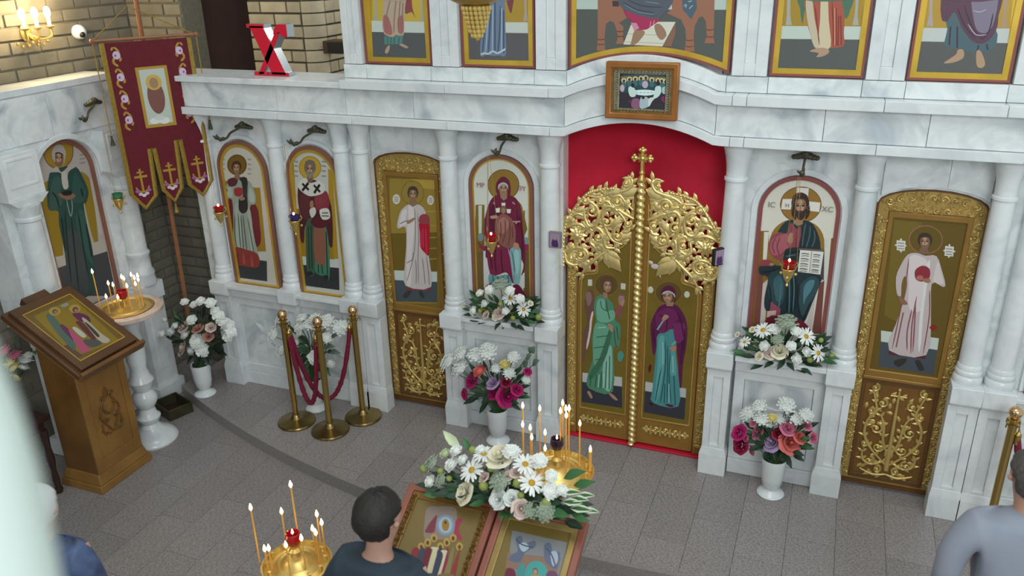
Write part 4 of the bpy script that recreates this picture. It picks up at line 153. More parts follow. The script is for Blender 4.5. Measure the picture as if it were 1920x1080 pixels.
CANDLES={'A':[(-1037,-2748,1254),(-1180,-2880,1179),(-1116,-2747,1078),(-945,-2701,1073),(-884,-2752,1076),(-947,-2745,1019),(-897,-2789,1041),(-924,-2865,1060),(-969,-2925,1054),(-1106,-2915,986),(-1094,-2900,981)],'B':[(-221,-1763,1296),(-145,-1701,1259),(-191,-1848,1233),(-171,-1786,1181),(-126,-1886,1190),(-89,-1775,1161),(-47,-1898,1145),(-16,-1692,1312),(-8,-1754,1299),(9,-1715,1296),(46,-1775,1338),(80,-1687,1201),(149,-1713,1069),(45,-1819,1320)],'C':[(-3958,-1100,1385),(-3906,-1026,1267),(-3860,-932,1290),(-3813,-957,1292),(-3771,-919,1314),(-3712,-949,1306),(-3743,-886,1296),(-3663,-962,1304),(-3647,-1010,1289),(-3694,-1050,1281),(-3814,-1151,1218),(-3707,-1141,1223),(-3849,-1036,1265)]}
ROYAL=[[-559,1435,-559,1615,-542,1752,-490,1850,-393,1982,-316,2023,-252,2041],[-411,1903,-386,1938,-333,1916,-300,1854,-318,1773,-370,1755,-404,1818,-410,1883],[-90,1704,-100,1795,-146,1868,-211,1914,-262,1897,-273,1830,-246,1741,-199,1666,-127,1640],[-184,1852,-167,1788,-193,1720,-166,1669,-115,1675],[-59,1902,-111,1949,-150,1996,-200,1979,-205,1927,-160,1912,-123,1947],[-380,1977,-289,1972,-239,2002,-188,2019,-101,2045,-69,2091,-76,2122,-91,2108],[-50,1838,-108,1865,-160,1893,-198,1883],[-535,1494,-494,1567,-414,1582,-376,1539,-410,1487,-467,1494,-487,1533],[-376,1741,-336,1719,-311,1748,-268,1712,-280,1644,-322,1613,-295,1582,-243,1601],[-349,1704,-359,1636,-328,1605,-307,1560],[-536,1726,-496,1750,-443,1761,-396,1739,-376,1701],[-509,1808,-456,1840,-410,1824],[-248,1573,-307,1519,-372,1457,-425,1374],[-551,1533,-534,1466,-487,1444,-453,1454],[-276,1947,-225,1939,-184,1865],[-130,1739,-85,1744,-68,1798],[-314,1905,-276,1934,-258,1987],[-232,1729,-257,1673,-243,1608,-178,1608]]
ROSETTE=[-455, 1680]
# ------------------------------------------------------------------ mesh helpers
class MB:
    def __init__(s): s.v = []; s.f = []; s.m = []
    def add(s, vs, fs, m=0):
        o = len(s.v); s.v += [tuple(p) for p in vs]; s.f += [tuple(i+o for i in f) for f in fs]; s.m += [m]*len(fs); return s
    def box(s, x0,x1,y0,y1,z0,z1, m=0):
        return s.add([(x0,y0,z0),(x1,y0,z0),(x1,y1,z0),(x0,y1,z0),(x0,y0,z1),(x1,y0,z1),(x1,y1,z1),(x0,y1,z1)], [(0,3,2,1),(4,5,6,7),(0,1,5,4),(1,2,6,5),(2,3,7,6),(3,0,4,7)], m)
    def frus(s, x,y,z0,z1, a0,b0,a1,b1, m=0):   # box whose half sizes change from bottom to top
        vs = []
        for z,a,bb in ((z0,a0,b0),(z1,a1,b1)): vs += [(x-a,y-bb,z),(x+a,y-bb,z),(x+a,y+bb,z),(x-a,y+bb,z)]
        return s.add(vs, [(0,3,2,1),(4,5,6,7),(0,1,5,4),(1,2,6,5),(2,3,7,6),(3,0,4,7)], m)
    def prism(s, poly, y0, y1, m=0):            # (x,z) outline, solid from y0 (front) to y1
        n = len(poly); a = sum(poly[i][0]*poly[(i+1)%n][1]-poly[(i+1)%n][0]*poly[i][1] for i in range(n))
        if a < 0: poly = poly[::-1]
        vs = [(x,y0,z) for x,z in poly]+[(x,y1,z) for x,z in poly]
        return s.add(vs, [tuple(range(n)), tuple(range(2*n-1,n-1,-1))]+[(i,i+n,(i+1)%n+n,(i+1)%n) for i in range(n)], m)
    def zprism(s, poly, z0, z1, m=0):
        n = len(poly); a = sum(poly[i][0]*poly[(i+1)%n][1]-poly[(i+1)%n][0]*poly[i][1] for i in range(n))
        if a < 0: poly = poly[::-1]
        vs = [(x,y,z0) for x,y in poly]+[(x,y,z1) for x,y in poly]
        return s.add(vs, [tuple(range(n-1,-1,-1)), tuple(range(n,2*n))]+[(i,(i+1)%n,(i+1)%n+n,i+n) for i in range(n)], m)
    def tube(s, path, r, n=6, m=0, flat=None):
        P = [Vector(p) for p in path]; k = len(P); rs = r if isinstance(r,(list,tuple)) else [r]*k
        vs = []; prev = None
        for i in range(k):
            t = (P[min(i+1,k-1)]-P[max(i-1,0)]); t = t.normalized() if t.length > 1e-9 else Vector((0,0,1))
            if flat: a = Vector(flat)
            elif prev is None: a = Vector((0,0,1)) if abs(t.z) < .9 else Vector((1,0,0))
            else: a = prev
            a = a-t*a.dot(t); a = a.normalized() if a.length > 1e-6 else t.orthogonal().normalized(); prev = a; bb = t.cross(a)
            for j in range(n):
                q = 2*PI*j/n; vs.append(P[i]+(a*math.cos(q)+bb*math.sin(q))*rs[i])
        fs = [(i*n+j,i*n+(j+1)%n,(i+1)*n+(j+1)%n,(i+1)*n+j) for i in range(k-1) for j in range(n)]
        fs += [tuple(range(n-1,-1,-1)), tuple((k-1)*n+j for j in range(n))]
        return s.add(vs, fs, m)
    def lathe(s, prof, c=(0,0,0), n=20, m=0, sx=1, sy=1):
        vs = []; fs = []; k = len(prof)
        for r,z in prof: vs += [(c[0]+sx*r*math.cos(2*PI*j/n), c[1]+sy*r*math.sin(2*PI*j/n), c[2]+z) for j in range(n)]
        for i in range(k-1): fs += [(i*n+j,i*n+(j+1)%n,(i+1)*n+(j+1)%n,(i+1)*n+j) for j in range(n)]
        fs += [tuple(range(n-1,-1,-1)), tuple((k-1)*n+j for j in range(n))]
        return s.add(vs, fs, m)
    def sph(s, c, r, n=10, k=6, m=0, sq=(1,1,1)):
        pr = [(math.sin(PI*(i+.02)/(k+.04)), -math.cos(PI*(i+.02)/(k+.04))) for i in range(k+1)]
        vs = []; fs = []
        for a,z in pr: vs += [(c[0]+sq[0]*r*a*math.cos(2*PI*j/n), c[1]+sq[1]*r*a*math.sin(2*PI*j/n), c[2]+sq[2]*r*z) for j in range(n)]
        for i in range(k): fs += [(i*n+j,i*n+(j+1)%n,(i+1)*n+(j+1)%n,(i+1)*n+j) for j in range(n)]
        fs += [tuple(range(n-1,-1,-1)), tuple(k*n+j for j in range(n))]
        return s.add(vs, fs, m)
    def xf(s, mtx):
        s.v = [tuple(mtx @ Vector(p)) for p in s.v]; return s
    def mesh(s, name, smooth=35):
        me = bpy.data.meshes.new(name); me.from_pydata(s.v, [], s.f); me.update()
        me.polygons.foreach_set('material_index', s.m)
        if smooth:
            me.polygons.foreach_set('use_smooth', [True]*len(me.polygons)); me.set_sharp_from_angle(angle=R(smooth))
        return me
def mats_of(ms): return [M[x] for x in (ms if isinstance(ms,(list,tuple)) else [ms])]
def link(name, me, ms, parent=None, loc=(0,0,0), rot=(0,0,0), bevel=0):
    o = bpy.data.objects.new(name, me); COL.objects.link(o)
    if me is not None and not me.materials:
        for x in mats_of(ms): me.materials.append(x)
    o.parent = parent; o.location = loc; o.rotation_euler = rot
    if bevel:
        bv = o.modifiers.new('bevel','BEVEL'); bv.width = bevel; bv.segments = 2; bv.limit_method = 'ANGLE'; bv.angle_limit = R(40)
    return o
def tag(o, label, cat, group=None, kind=None):
    if label: o['label'] = label
    if cat: o['category'] = cat
    if group: o['group'] = group
    if kind: o['kind'] = kind
    return o
ORG = {}
def thing(name, label, cat, loc=(0,0,0), rotz=0, group=None):
    o = bpy.data.objects.new(name, None); COL.objects.link(o); o.empty_display_size = .05; o.location = loc; o.rotation_euler = (0,0,rotz)
    ORG[o.name] = Vector(loc) if not rotz else None
    return tag(o, label, cat, group)
def part(name, mb, ms, parent, world=True, smooth=35, bevel=0, rot=None):
    """a part in world coordinates under an unrotated thing (world) or in the thing's own coordinates"""
    if world:
        p = parent; off = Vector((0,0,0))
        while p is not None: off += Vector(p.location); p = p.parent
        mb.v = [(a-off.x,b_-off.y,c-off.z) for a,b_,c in mb.v]
    # give the piece its own origin at the middle of its bounds
    xs,ys,zs = zip(*mb.v); c = ((min(xs)+max(xs))/2,(min(ys)+max(ys))/2,(min(zs)+max(zs))/2)
    mb.v = [(a-c[0],b_-c[1],d-c[2]) for a,b_,d in mb.v]
    return link(name, mb.mesh(name, smooth), ms, parent, c, rot or (0,0,0), bevel)
def solo(name, mb, ms, label, cat, group=None, kind=None, smooth=35, bevel=0):
    xs,ys,zs = zip(*mb.v); c = ((min(xs)+max(xs))/2,(min(ys)+max(ys))/2,min(zs))
    mb.v = [(a-c[0],b_-c[1],d-c[2]) for a,b_,d in mb.v]
    return tag(link(name, mb.mesh(name, smooth), ms, None, c, (0,0,0), bevel), label, cat, group, kind)
def struct(name, mb, ms, label, parent=None, smooth=35, bevel=0):
    return solo(name, mb, ms, label, None, None, 'structure', smooth, bevel)
def text(name, s, size, parent, loc, m, ext=.001, rot=(R(90),0,0)):
    c = bpy.data.curves.new(name,'FONT'); c.body = s; c.size = size; c.extrude = ext; c.align_x = 'CENTER'; c.align_y = 'CENTER'
    o = bpy.data.objects.new(name, c); COL.objects.link(o); bpy.context.view_layer.update()
    me = bpy.data.meshes.new_from_object(o.evaluated_get(bpy.context.evaluated_depsgraph_get())); bpy.data.objects.remove(o)
    return link(name, me, m, parent, loc, rot)
def cat_rom(pts, closed=True, n=3):
    k = len(pts); out = []
    if k < 3: return list(pts)
    rng = range(k) if closed else range(k-1)
    for i in rng:
        g = (lambda j: pts[j%k]) if closed else (lambda j: pts[max(0,min(k-1,j))])
        p0,p1,p2,p3 = g(i-1),g(i),g(i+1),g(i+2)
        for t_ in range(n):
            t = t_/n
            out.append(tuple(.5*((2*b_)+(-a+c)*t+(2*a-5*b_+4*c-d)*t*t+(-a+3*b_-3*c+d)*t**3) for a,b_,c,d in zip(p0,p1,p2,p3)))
    if not closed: out.append(pts[-1])
    return out
def clip(poly, hull):
    for i in range(len(hull)):
        a,b_ = hull[i],hull[(i+1)%len(hull)]; out = []
        ins = lambda p: (b_[0]-a[0])*(p[1]-a[1])-(b_[1]-a[1])*(p[0]-a[0]) >= 0
        for j in range(len(poly)):
            p,q = poly[j],poly[(j+1)%len(poly)]; ip,iq = ins(p),ins(q)
            if ip: out.append(p)
            if ip != iq:
                d1 = (b_[0]-a[0])*(p[1]-a[1])-(b_[1]-a[1])*(p[0]-a[0]); d2 = (b_[0]-a[0])*(q[1]-a[1])-(b_[1]-a[1])*(q[0]-a[0]); t = d1/(d1-d2)
                out.append((p[0]+(q[0]-p[0])*t, p[1]+(q[1]-p[1])*t))
        poly = out
        if len(poly) < 3: return []
    return poly
def ccw(p): return p if sum(p[i][0]*p[(i+1)%len(p)][1]-p[(i+1)%len(p)][0]*p[i][1] for i in range(len(p))) > 0 else p[::-1]
def paint(name, key, hull, parent, loc, rot=(0,0,0), fill=None, extra=()):
    """flat print made of coloured shapes (mm), clipped to the convex outline, facing local -Y"""
    hull = ccw([(x*1000,z*1000) for x,z in hull]); polys = []
    if fill: polys.append((fill, hull))
    for e in list(PAINT.get(key,[]))+list(extra):
        if e[0] == 3: polys.append((e[1], hull)); continue
        if e[0] == 4: continue
        fl = e[-1]; pts = [(fl[i],fl[i+1]) for i in range(0,len(fl),2)]
        if e[0] == 2:
            P = cat_rom(pts, False, 3); w = e[2]/2
            for i in range(len(P)-1):
                dx,dy = P[i+1][0]-P[i][0],P[i+1][1]-P[i][1]; L = math.hypot(dx,dy) or 1; nx,ny = -dy/L,dx/L
                tp = .35 if len(P) > 2 else 1; w0 = w*(tp if i == 0 else 1); w1 = w*(tp if i == len(P)-2 else 1)
                polys.append((e[1], [(P[i][0]+nx*w0,P[i][1]+ny*w0),(P[i][0]-nx*w0,P[i][1]-ny*w0),(P[i+1][0]-nx*w1,P[i+1][1]-ny*w1),(P[i+1][0]+nx*w1,P[i+1][1]+ny*w1)], i > 0))
        else: polys.append((e[1], cat_rom(pts) if e[0] == 1 else pts))
    V = []; F = []; C = []; lay = 0
    for pl in polys:
        p = clip(ccw(list(pl[1])), hull)
        if len(p) < 3: continue
        if not (len(pl) > 2 and pl[2]): lay += 1
        p = ccw(p); o = len(V); V += [(x/1000,-lay*.00009,z/1000) for x,z in p]; F.append(tuple(range(o,o+len(p))))
        c = lin(pl[0]); mx_,mn = max(c),min(c); sat = (mx_-mn)/(mx_+1e-6); g = 1.0 if (c[0] >= c[1] > c[2]*1.9 and c[1] > c[0]*.5 and sat > .62 and mx_ > .15) else 0.0
        C += [c+(g,)]*len(p)
    me = bpy.data.meshes.new(name); me.from_pydata(V,[],F); ca = me.color_attributes.new('Col','FLOAT_COLOR','CORNER'); ca.data.foreach_set('color',[x for c in C for x in c]); me.update()
    return link(name, me, 'icon_paint', parent, loc, rot)
def arch_pts(hw, zs, za, z0, n=14, cx=0):
    """outline: straight sides from z0 to the spring zs, elliptical head up to za"""
    return [(cx-hw,z0),(cx+hw,z0)]+[(cx+hw*math.cos(PI*i/n), zs+(za-zs)*math.sin(PI*i/n)) for i in range(n+1)]
def ring(mb, outer, inner, y0, y1, m=0):
    """frame between two outlines of equal length, solid from y0 to y1"""
    n = len(outer); vs = [(x,y0,z) for x,z in outer]+[(x,y0,z) for x,z in inner]+[(x,y1,z) for x,z in outer]+[(x,y1,z) for x,z in inner]; fs = []
    for i in range(n):
        j = (i+1)%n; fs += [(i,j,n+j,n+i),(2*n+i,3*n+i,3*n+j,2*n+j),(i,2*n+i,2*n+j,j),(n+i,n+j,3*n+j,3*n+i)]
    return mb.add(vs, fs, m)
def rect(x0,x1,z0,z1): return [(x0,z0),(x1,z0),(x1,z1),(x0,z1)]
# carved relief helpers
def spiral(mb, cx, cz, r, a0, turns, sgn, y, th, m=0, n=14):
    P = []; rr = []
    for i in range(n+1):
        t = i/n; q = a0+sgn*2*PI*turns*t; k = r*(1-t*.86); P.append((cx+k*math.cos(q), y-.006*t, cz+k*math.sin(q))); rr.append(th*(1.05-.45*t))
    mb.tube(P, rr, 5, m); mb.sph((cx,y-.008,cz), th*1.25, 6, 4, m)
def leafr(mb, bx, bz, ang, L, w, y, h=.008, m=0):
    c,s_ = math.cos(ang),math.sin(ang); f = lambda u,v,d: (bx+c*u-s_*v, y-d, bz+s_*u+c*v)
    mb.add([f(0,0,0),f(L*.3,w*.5,0),f(L*.62,w*.45,0),f(L,0,.001),f(L*.62,-w*.45,0),f(L*.3,-w*.5,0),f(L*.35,0,h),f(L*.7,0,h*.8)], [(0,6,1),(1,6,7,2),(2,7,3),(3,7,4),(4,7,6,5),(5,6,0)], m)
def vine(mb, p0, p1, width, y, th=.006, pitch=None, m=0, seed=0):
    rnd = random.Random(seed); a = Vector((p0[0],p0[1])); d = Vector((p1[0],p1[1]))-a; L = d.length; d.normalize(); nrm = Vector((-d.y,d.x)); pitch = pitch or width*.95
    k = max(1,round(L/pitch)); pitch = L/k; P = []
    for i in range(k*6+1):
        t = i/6; q = a+d*(t*pitch)+nrm*(math.sin(PI*t)*width*.28); P.append((q.x,y,q.y))
    mb.tube(P, th*.8, 5, m); base = math.atan2(d.y,d.x)
    for i in range(k):
        sg = 1 if i%2 == 0 else -1; q = a+d*((i+.5)*pitch)-nrm*(sg*width*.12)
        spiral(mb, q.x, q.y, width*.33, base+(PI/2 if sg > 0 else -PI/2), 1.15, -sg, y-.002, th, m, 9)
        for j in range(7):
            an = base+rnd.uniform(-PI,PI); e = a+d*((i+rnd.random())*pitch)+nrm*rnd.uniform(-.3,.3)*width
            leafr(mb, e.x, e.y, an, width*.34, width*.24, y-.001, .006, m)
def strokes(mb, L, y, th, m=0, leaves=True, seed=1, closed=()):
    rnd = random.Random(seed)
    for pts in L:
        P = cat_rom(pts, False, 4); mb.tube([(x,y-.004*math.sin(PI*i/max(1,len(P)-1)),z) for i,(x,z) in enumerate(P)], [th*(.6+.5*math.sin(PI*min(1,(i+1)/len(P)))) for i in range(len(P))], 6, m)
        if leaves:
            for i in range(2,len(P)-1,3):
                an = math.atan2(P[i+1][1]-P[i][1],P[i+1][0]-P[i][0])
                for sg in (-1,1): leafr(mb, P[i][0], P[i][1], an+sg*rnd.uniform(.5,1.0), th*rnd.uniform(3.2,5), th*2.0, y-.003, .008, m)
# ------------------------------------------------------------------ setting: floors
ZL = -.10                                        # nave floor; the raised platform is z = 0
def arc(x): return -1.33+9.0-math.sqrt(81-x*x)
mb = MB(); mb.box(-4.6,5.2,-7.0,1.6,ZL-.08,ZL-.004)
floor = struct('floor', mb, 'granite', 'grey granite tile floor of the nave below the step')
def tile(parent, x0,x1,y0,y1,z, edge=False, back=None):
    g = .0011; xs = [x0+g+(x1-x0-2*g)*i/3 for i in range(4)]
    if edge: lo = [(x,max(y0+g,arc(x)+.012)) for x in xs]
    elif back: lo = [(x,y0+g) for x in xs]
    else: lo = [(x0+g,y0+g),(x1-g,y0+g)]
    hi = [(x,min(y1-g,arc(x)+.02)) for x in reversed(xs)] if back else [(x1-g,y1-g),(x0+g,y1-g)]
    p = lo+hi
    if min(q[1] for q in hi)-min(q[1] for q in lo) < .02: return
    m = MB(); m.zprism(p, z-.02, z); part('tile', m, 'granite', parent, smooth=0)
for i in range(-14,9):
    off = .3 if i%2 else 0
    for j in range(-8,0):
        y0 = j*.6+off; y1 = y0+.6; x0 = i*.3; x1 = x0+.3
        if y1 < -3.7 or y0 > arc(max(abs(x0),abs(x1)) if abs(x0) < 9 else 0)+.02: continue
        if x0 < -4.5: continue
        tile(floor, x0, x1, y0, y1, ZL, back=True)
mb = MB(); xs = [-4.05+8.1*i/60 for i in range(61)]
mb.zprism([(x,arc(x)+.012) for x in xs]+[(4.05,.6),(-4.05,.6)], ZL-.02, -.018)
plat = struct('floor_platform', mb, 'granite', 'raised granite platform with curved step before the icon screen')
mb = MB(); N = 60
vs = []; fs = []
for i,x in enumerate(xs): vs += [(x,arc(x),ZL-.004),(x,arc(x),.0008),(x,arc(x)+.035,.0008)]
for i in range(N): fs += [(3*i,3*i+3,3*i+4,3*i+1),(3*i+1,3*i+4,3*i+5,3*i+2)]
mb.add(vs,fs); part('step_edge', mb, 'granite_step', plat)
for i in range(-14,14):
    off = .3 if i%2 else 0
    for j in range(-3,1):
        y0 = j*.6+off-.1; y1 = min(y0+.6,.3); x0 = max(i*.3,-4.05); x1 = min(i*.3+.3,4.05)
        if y1 < -1.34 or x1-x0 < .05 or y1-y0 < .05: continue
        if y1 < arc(x0)+.03 and y1 < arc(x1)+.03: continue
        tile(plat, x0, x1, y0, y1, 0, edge=True)
# ------------------------------------------------------------------ brick walls
BW, BH = .26, .098
brick_cache = {}
def brick_mesh(l, h, m):
    k = (round(l,3),round(h,3),m)
    if k not in brick_cache:
        b_ = MB(); c = .004; b_.box(-l/2,l/2,-.03,.03,-h/2,h/2); 
        b_.v = [(x*(1-c/l*2 if y < 0 else 1), y, z*(1-c/h*2 if y < 0 else 1)) for x,y,z in b_.v]
        me = b_.mesh('brick',0); me.materials.append(M[m]); brick_cache[k] = me
    return brick_cache[k]
def bricks(parent, run0, run1, z0, z1, place, m, skip=None, zb=-.1):
    r = 0; z = z0
    while z < z1-.03:
        x = run0-(BW/2 if r%2 else 0)
        while x < run1-.01:
            a,b_ = max(x,run0),min(x+BW,run1)
            if b_-a > .04 and not (skip and skip((a+b_)/2,z+BH/2)):
                o = bpy.data.objects.new('brick', brick_mesh(b_-a-.011, BH-.011, m)); COL.objects.link(o); o.parent = parent
                l,rt_ = place((a+b_)/2+random.uniform(-.001,.001), z+BH/2); off = Vector(parent.location); o.location = Vector(l)-off+Vector((0,0,0)); o.rotation_euler = (0,0,rt_)
            x += BW
        z += BH; r += 1
XW, YB = -4.55, .32
mb = MB(); mb.box(XW-.3,XW-.005,-7.0,YB+.3,ZL-.05,4.6); wl = struct('wall_left', mb, 'brick_far', 'grey-beige brick side wall behind the marble shrine')
bricks(wl, -2.3, YB, -.1, 3.75, lambda y,z: ((XW-.018+.0,y,z),R(90)), 'brick', lambda y,z: (-1.42 < y < -.28 and z < 2.66) or (y < -1.7 and z < .9))
mb = MB(); mb.box(XW-.02,-3.97,YB+.005,YB+.25,ZL-.05,4.6); wb = struct('wall_back', mb, 'mortar', 'beige brick wall in the corner behind the church banner')
bricks(wb, XW+.01, -3.97, -.1, 3.75, lambda x,z: ((x,YB+.018,z),0), 'brick', lambda x,z: x > -3.75 and z < 2.6)
mb = MB(); mb.box(-4.6,-1.8,2.3,2.42,1.0,4.6); mb.box(-4.62,-4.5,.6,2.3,1.0,4.6); struct('wall_shaded', mb, 'shade_brown', 'recessed wall deep behind the screen, its shade coloured dark brown')  # wall in shadow; its darkness comes from the brown colour
# pale brick pier with a rounded corner
mb = MB(); PX0, PX1, PY = -3.53, -2.86, .6; rc = .14
core = [(PX0+.01,PY+.012),(PX1-rc,PY+.012)]+[(PX1-rc+(rc-.012)*math.cos(a),PY+rc+(rc-.012)*math.sin(a)) for a in [R(-80+16*i) for i in range(6)]]+[(PX1-.012,1.6),(PX0+.01,1.6)]
mb.zprism(core, 2.2, 4.6); pier = struct('wall_pier', mb, 'mortar_dark', 'pale yellow brick pier with rounded corner behind the red letter')
def arcbrick(z):
    m = MB(); p = [(PX1-rc+rc*math.cos(a),PY+rc+rc*math.sin(a)) for a in [R(-88+17*i) for i in range(6)]]; q = [(PX1-rc+(rc-.06)*math.cos(a),PY+rc+(rc-.06)*math.sin(a)) for a in [R(-3-17*i) for i in range(6)]]
    m.zprism(p+q, z+.006, z+BH-.005); part('brick', m, 'brick_pale', pier, smooth=30)
z = 2.45; r = 0
while z < 3.9:
    arcbrick(z)
    x = PX0-(.13 if r%2 else 0)
    while x < PX1-rc-.02:
        a,b_ = max(x,PX0),min(x+BW,PX1-rc)
        if b_-a > .04:
            o = bpy.data.objects.new('brick', brick_mesh(b_-a-.01,BH-.01,'brick_pale')); COL.objects.link(o); o.parent = pier; o.location = Vector(((a+b_)/2,PY+.03,z+BH/2))-pier.location
        x += BW
    y = PY+rc+(.13 if r%2 else 0)-.13
    while y < 1.5:
        a,b_ = max(y,PY+rc),y+BW
        if b_-a > .04:
            o = bpy.data.objects.new('brick', brick_mesh(b_-a-.01,BH-.01,'brick_pale')); COL.objects.link(o); o.parent = pier; o.location = Vector((PX1-.03,(a+b_)/2,z+BH/2))-pier.location; o.rotation_euler = (0,0,R(90))
        y += BW
    z += BH; r += 1
# ------------------------------------------------------------------ marble icon screen
AH, AX = .115, .49
def hh(x): return AH*(1-(x/AX)**2) if abs(x) < AX else 0.0
def curve_strip(mb, x0, x1, z0, z1, y0, y1, f=hh, n=None):
    n = n or (max(2,int(abs(x1-x0)/.05)) if x0 < AX and x1 > -AX else 1); xs = [x0+(x1-x0)*i/n for i in range(n+1)]
    mb.prism([(x,z0+f(x)) for x in xs]+[(x,z1+f(x)) for x in reversed(xs)], y0, y1)
mb = MB()
mb.box(-3.79,-2.12,-.05,.16,0,2.70); mb.box(2.12,3.79,-.05,.16,0,2.70)
for s_ in (-1,1):
    mb.box(min(s_*.56,s_*1.47),max(s_*.56,s_*1.47),.0,.15,0,2.46)
    c = 1.795*s_; mb.prism([(c-.36,2.46),(c-.36,2.09),(c-.31,2.09)]+[(c+.31*math.cos(PI*(1-i/10)),2.09+.105*math.sin(PI*i/10)) for i in range(1,10)]+[(c+.31,2.09),(c+.36,2.09),(c+.36,2.46)], .02, .15)
    mb.box(min(s_*2.1,s_*2.46),max(s_*2.1,s_*2.46),-.04,.15,0,2.46); mb.box(min(s_*.49,s_*2.2),max(s_*.49,s_*2.2),-.06,.15,2.44,4.3)
curve_strip(mb, -.5, .5, 2.46, 3.2, -.06, .15); mb.box(-.5,.5,-.06,.15,3.1,4.3)
wf = struct('wall_front', mb, 'marble', 'white marble icon screen wall with cornice and pilasters', bevel=.002)
def slab(x0,x1,z0,z1,y0,y1,name='slab',m='marble',f=None,bevel=.003):
    b_ = MB(); g = .0012
    if f: curve_strip(b_, x0+g, x1-g, z0+g, z1-g, y0, y1, f)
    else: b_.box(x0+g,x1-g,y0,y1,z0+g,z1-g)
    return part(name, b_, m, wf, bevel=bevel)
def row(seams, z0, z1, y0, y1, name='slab', m='marble'):
    for a,b_ in zip(seams,seams[1:]): slab(a,b_,z0,z1,y0,y1,name,m,hh if a < AX and b_ > -AX else None)
row([-3.83,-2.75,-2.10,-1.34,-.585,.585,.67,1.42,2.18,2.9,3.8], 2.435, 2.495, -.225, -.02, 'cornice_strip', 'marble_plain')
row([-3.80,-2.75,-2.15,-1.60,-.49,.49,1.12,1.68,2.3,3.0,3.78], 2.495, 2.69, -.20, -.03)
row([-2.16,-1.33,-.585,.585,.67,1.43,2.05,2.3], 2.69, 2.755, -.25, -.04, 'cornice_strip', 'marble_plain')
slab(-3.82,-2.85,2.69,2.735,-.235,.18,'cornice_strip','marble_plain'); slab(-2.85,-2.16,2.69,2.735,-.235,.18,'cornice_strip','marble_plain'); slab(2.3,3.8,2.69,2.735,-.235,.18,'cornice_strip','marble_plain')
row([-2.17,-1.985,-1.475,-1.235,-.715,-.49,.53,.775,1.30,1.53,2.045,2.25], 2.755, 2.852, -.15, -.05, 'base_block')
# pilasters between the upper icons, each with a sunk panel
for a,b_ in ((-2.17,-2.0),(-1.47,-1.245),(-.715,-.485),(.545,.775),(1.30,1.53),(2.05,2.25)):
    w = b_-a; m_ = MB(); p0,p1 = a+.012,b_-.012; q0,q1 = a+w*.36,a+w*.64
    m_.box(p0,q0,-.15,-.05,2.855,4.25); m_.box(q1,p1,-.15,-.05,2.855,4.25); m_.box(q0,q1,-.15,-.05,2.855,2.93); m_.box(q0,q1,-.138,-.05,2.93,4.25)
    part('pilaster', m_, 'marble_plain', wf, bevel=.003)
# slabs above and beside the deacon doors, icon bays, ledges and aprons
for s_ in (-1,1):
    c = 1.795*s_
    for (u0,u1) in ((-.30,.06),(.06,.30)):
        n = 6; xs = [u0+(u1-u0)*i/n for i in range(n+1)]; ar = lambda x: 2.105+.105*math.sqrt(max(0,1-(x/.318)**2))
        m_ = MB(); m_.prism([(c+x*1.0+.0015*(1 if x == u0 else -1 if x == u1 else 0),ar(x)) for x in xs]+[(c+u1-.0015,2.436),(c+u0+.0015,2.436)], .005, .02); part('slab', m_, 'marble', wf, smooth=0)
    cx = 1.03*s_
    m_ = MB(); o_ = arch_pts(.295,1.995,2.275,.98,16,cx); i_ = arch_pts(.258,1.995,2.238,.98,16,cx); ring(m_, o_, i_, -.012, .0); part('arch_molding', m_, 'marble_plain', wf)
    x0,x1 = cx-.30,cx+.30
    slab(x0,x1,.955,.995,-.185,0,'ledge','marble_plain'); slab(x0,x1,.85,.955,-.115,0,'apron','marble_plain'); slab(x0,x1,.0,.12,-.09,0,'plinth','marble_plain')
    m_ = MB(); ring(m_, rect(x0,x1,.12,.85), rect(x0+.07,x1-.07,.2,.77), -.075, 0); part('panel_frame', m_, 'marble_plain', wf, bevel=.004); slab(x0+.07,x1-.07,.2,.77,-.055,0,'panel')
    m_ = MB(); P = [(cx-.1,.36),(cx-.06,.46),(cx-.1,.58),(cx,.56),(cx+.1,.58),(cx+.06,.46),(cx+.1,.36),(cx,.39)]; m_.prism(P, -.066, -.05); part('panel_relief', m_, 'marble_plain', wf, bevel=.006)
for cx,hw in ((-3.255,.30),(-2.585,.28),(2.72,.33)):
    x0,x1 = cx-hw,cx+hw
    m_ = MB(); ring(m_, arch_pts(.275,1.98,2.26,.98,16,cx), arch_pts(.25,1.98,2.232,.98,16,cx), -.075, -.05); part('arch_molding', m_, 'marble_plain', wf)
    slab(x0,x1,.945,.975,-.19,-.05,'ledge','marble_plain'); slab(x0,x1,.85,.945,-.13,-.05,'apron','marble_plain'); slab(x0,x1,.0,.12,-.11,-.05,'plinth','marble_plain')
    m_ = MB(); ring(m_, rect(x0,x1,.12,.85), rect(x0+.07,x1-.07,.2,.77), -.1, -.05); part('panel_frame', m_, 'marble_plain', wf, bevel=.004); slab(x0+.07,x1-.07,.2,.77,-.08,-.05,'panel')
    m_ = MB()
    for q in range(4): leafr(m_, cx, .5, PI/4+q*PI/2, .16, .07, -.08, .012)
    m_.box(cx-.012,cx+.012,-.09,-.08,.36,.64); part('panel_relief', m_, 'marble_plain', wf)
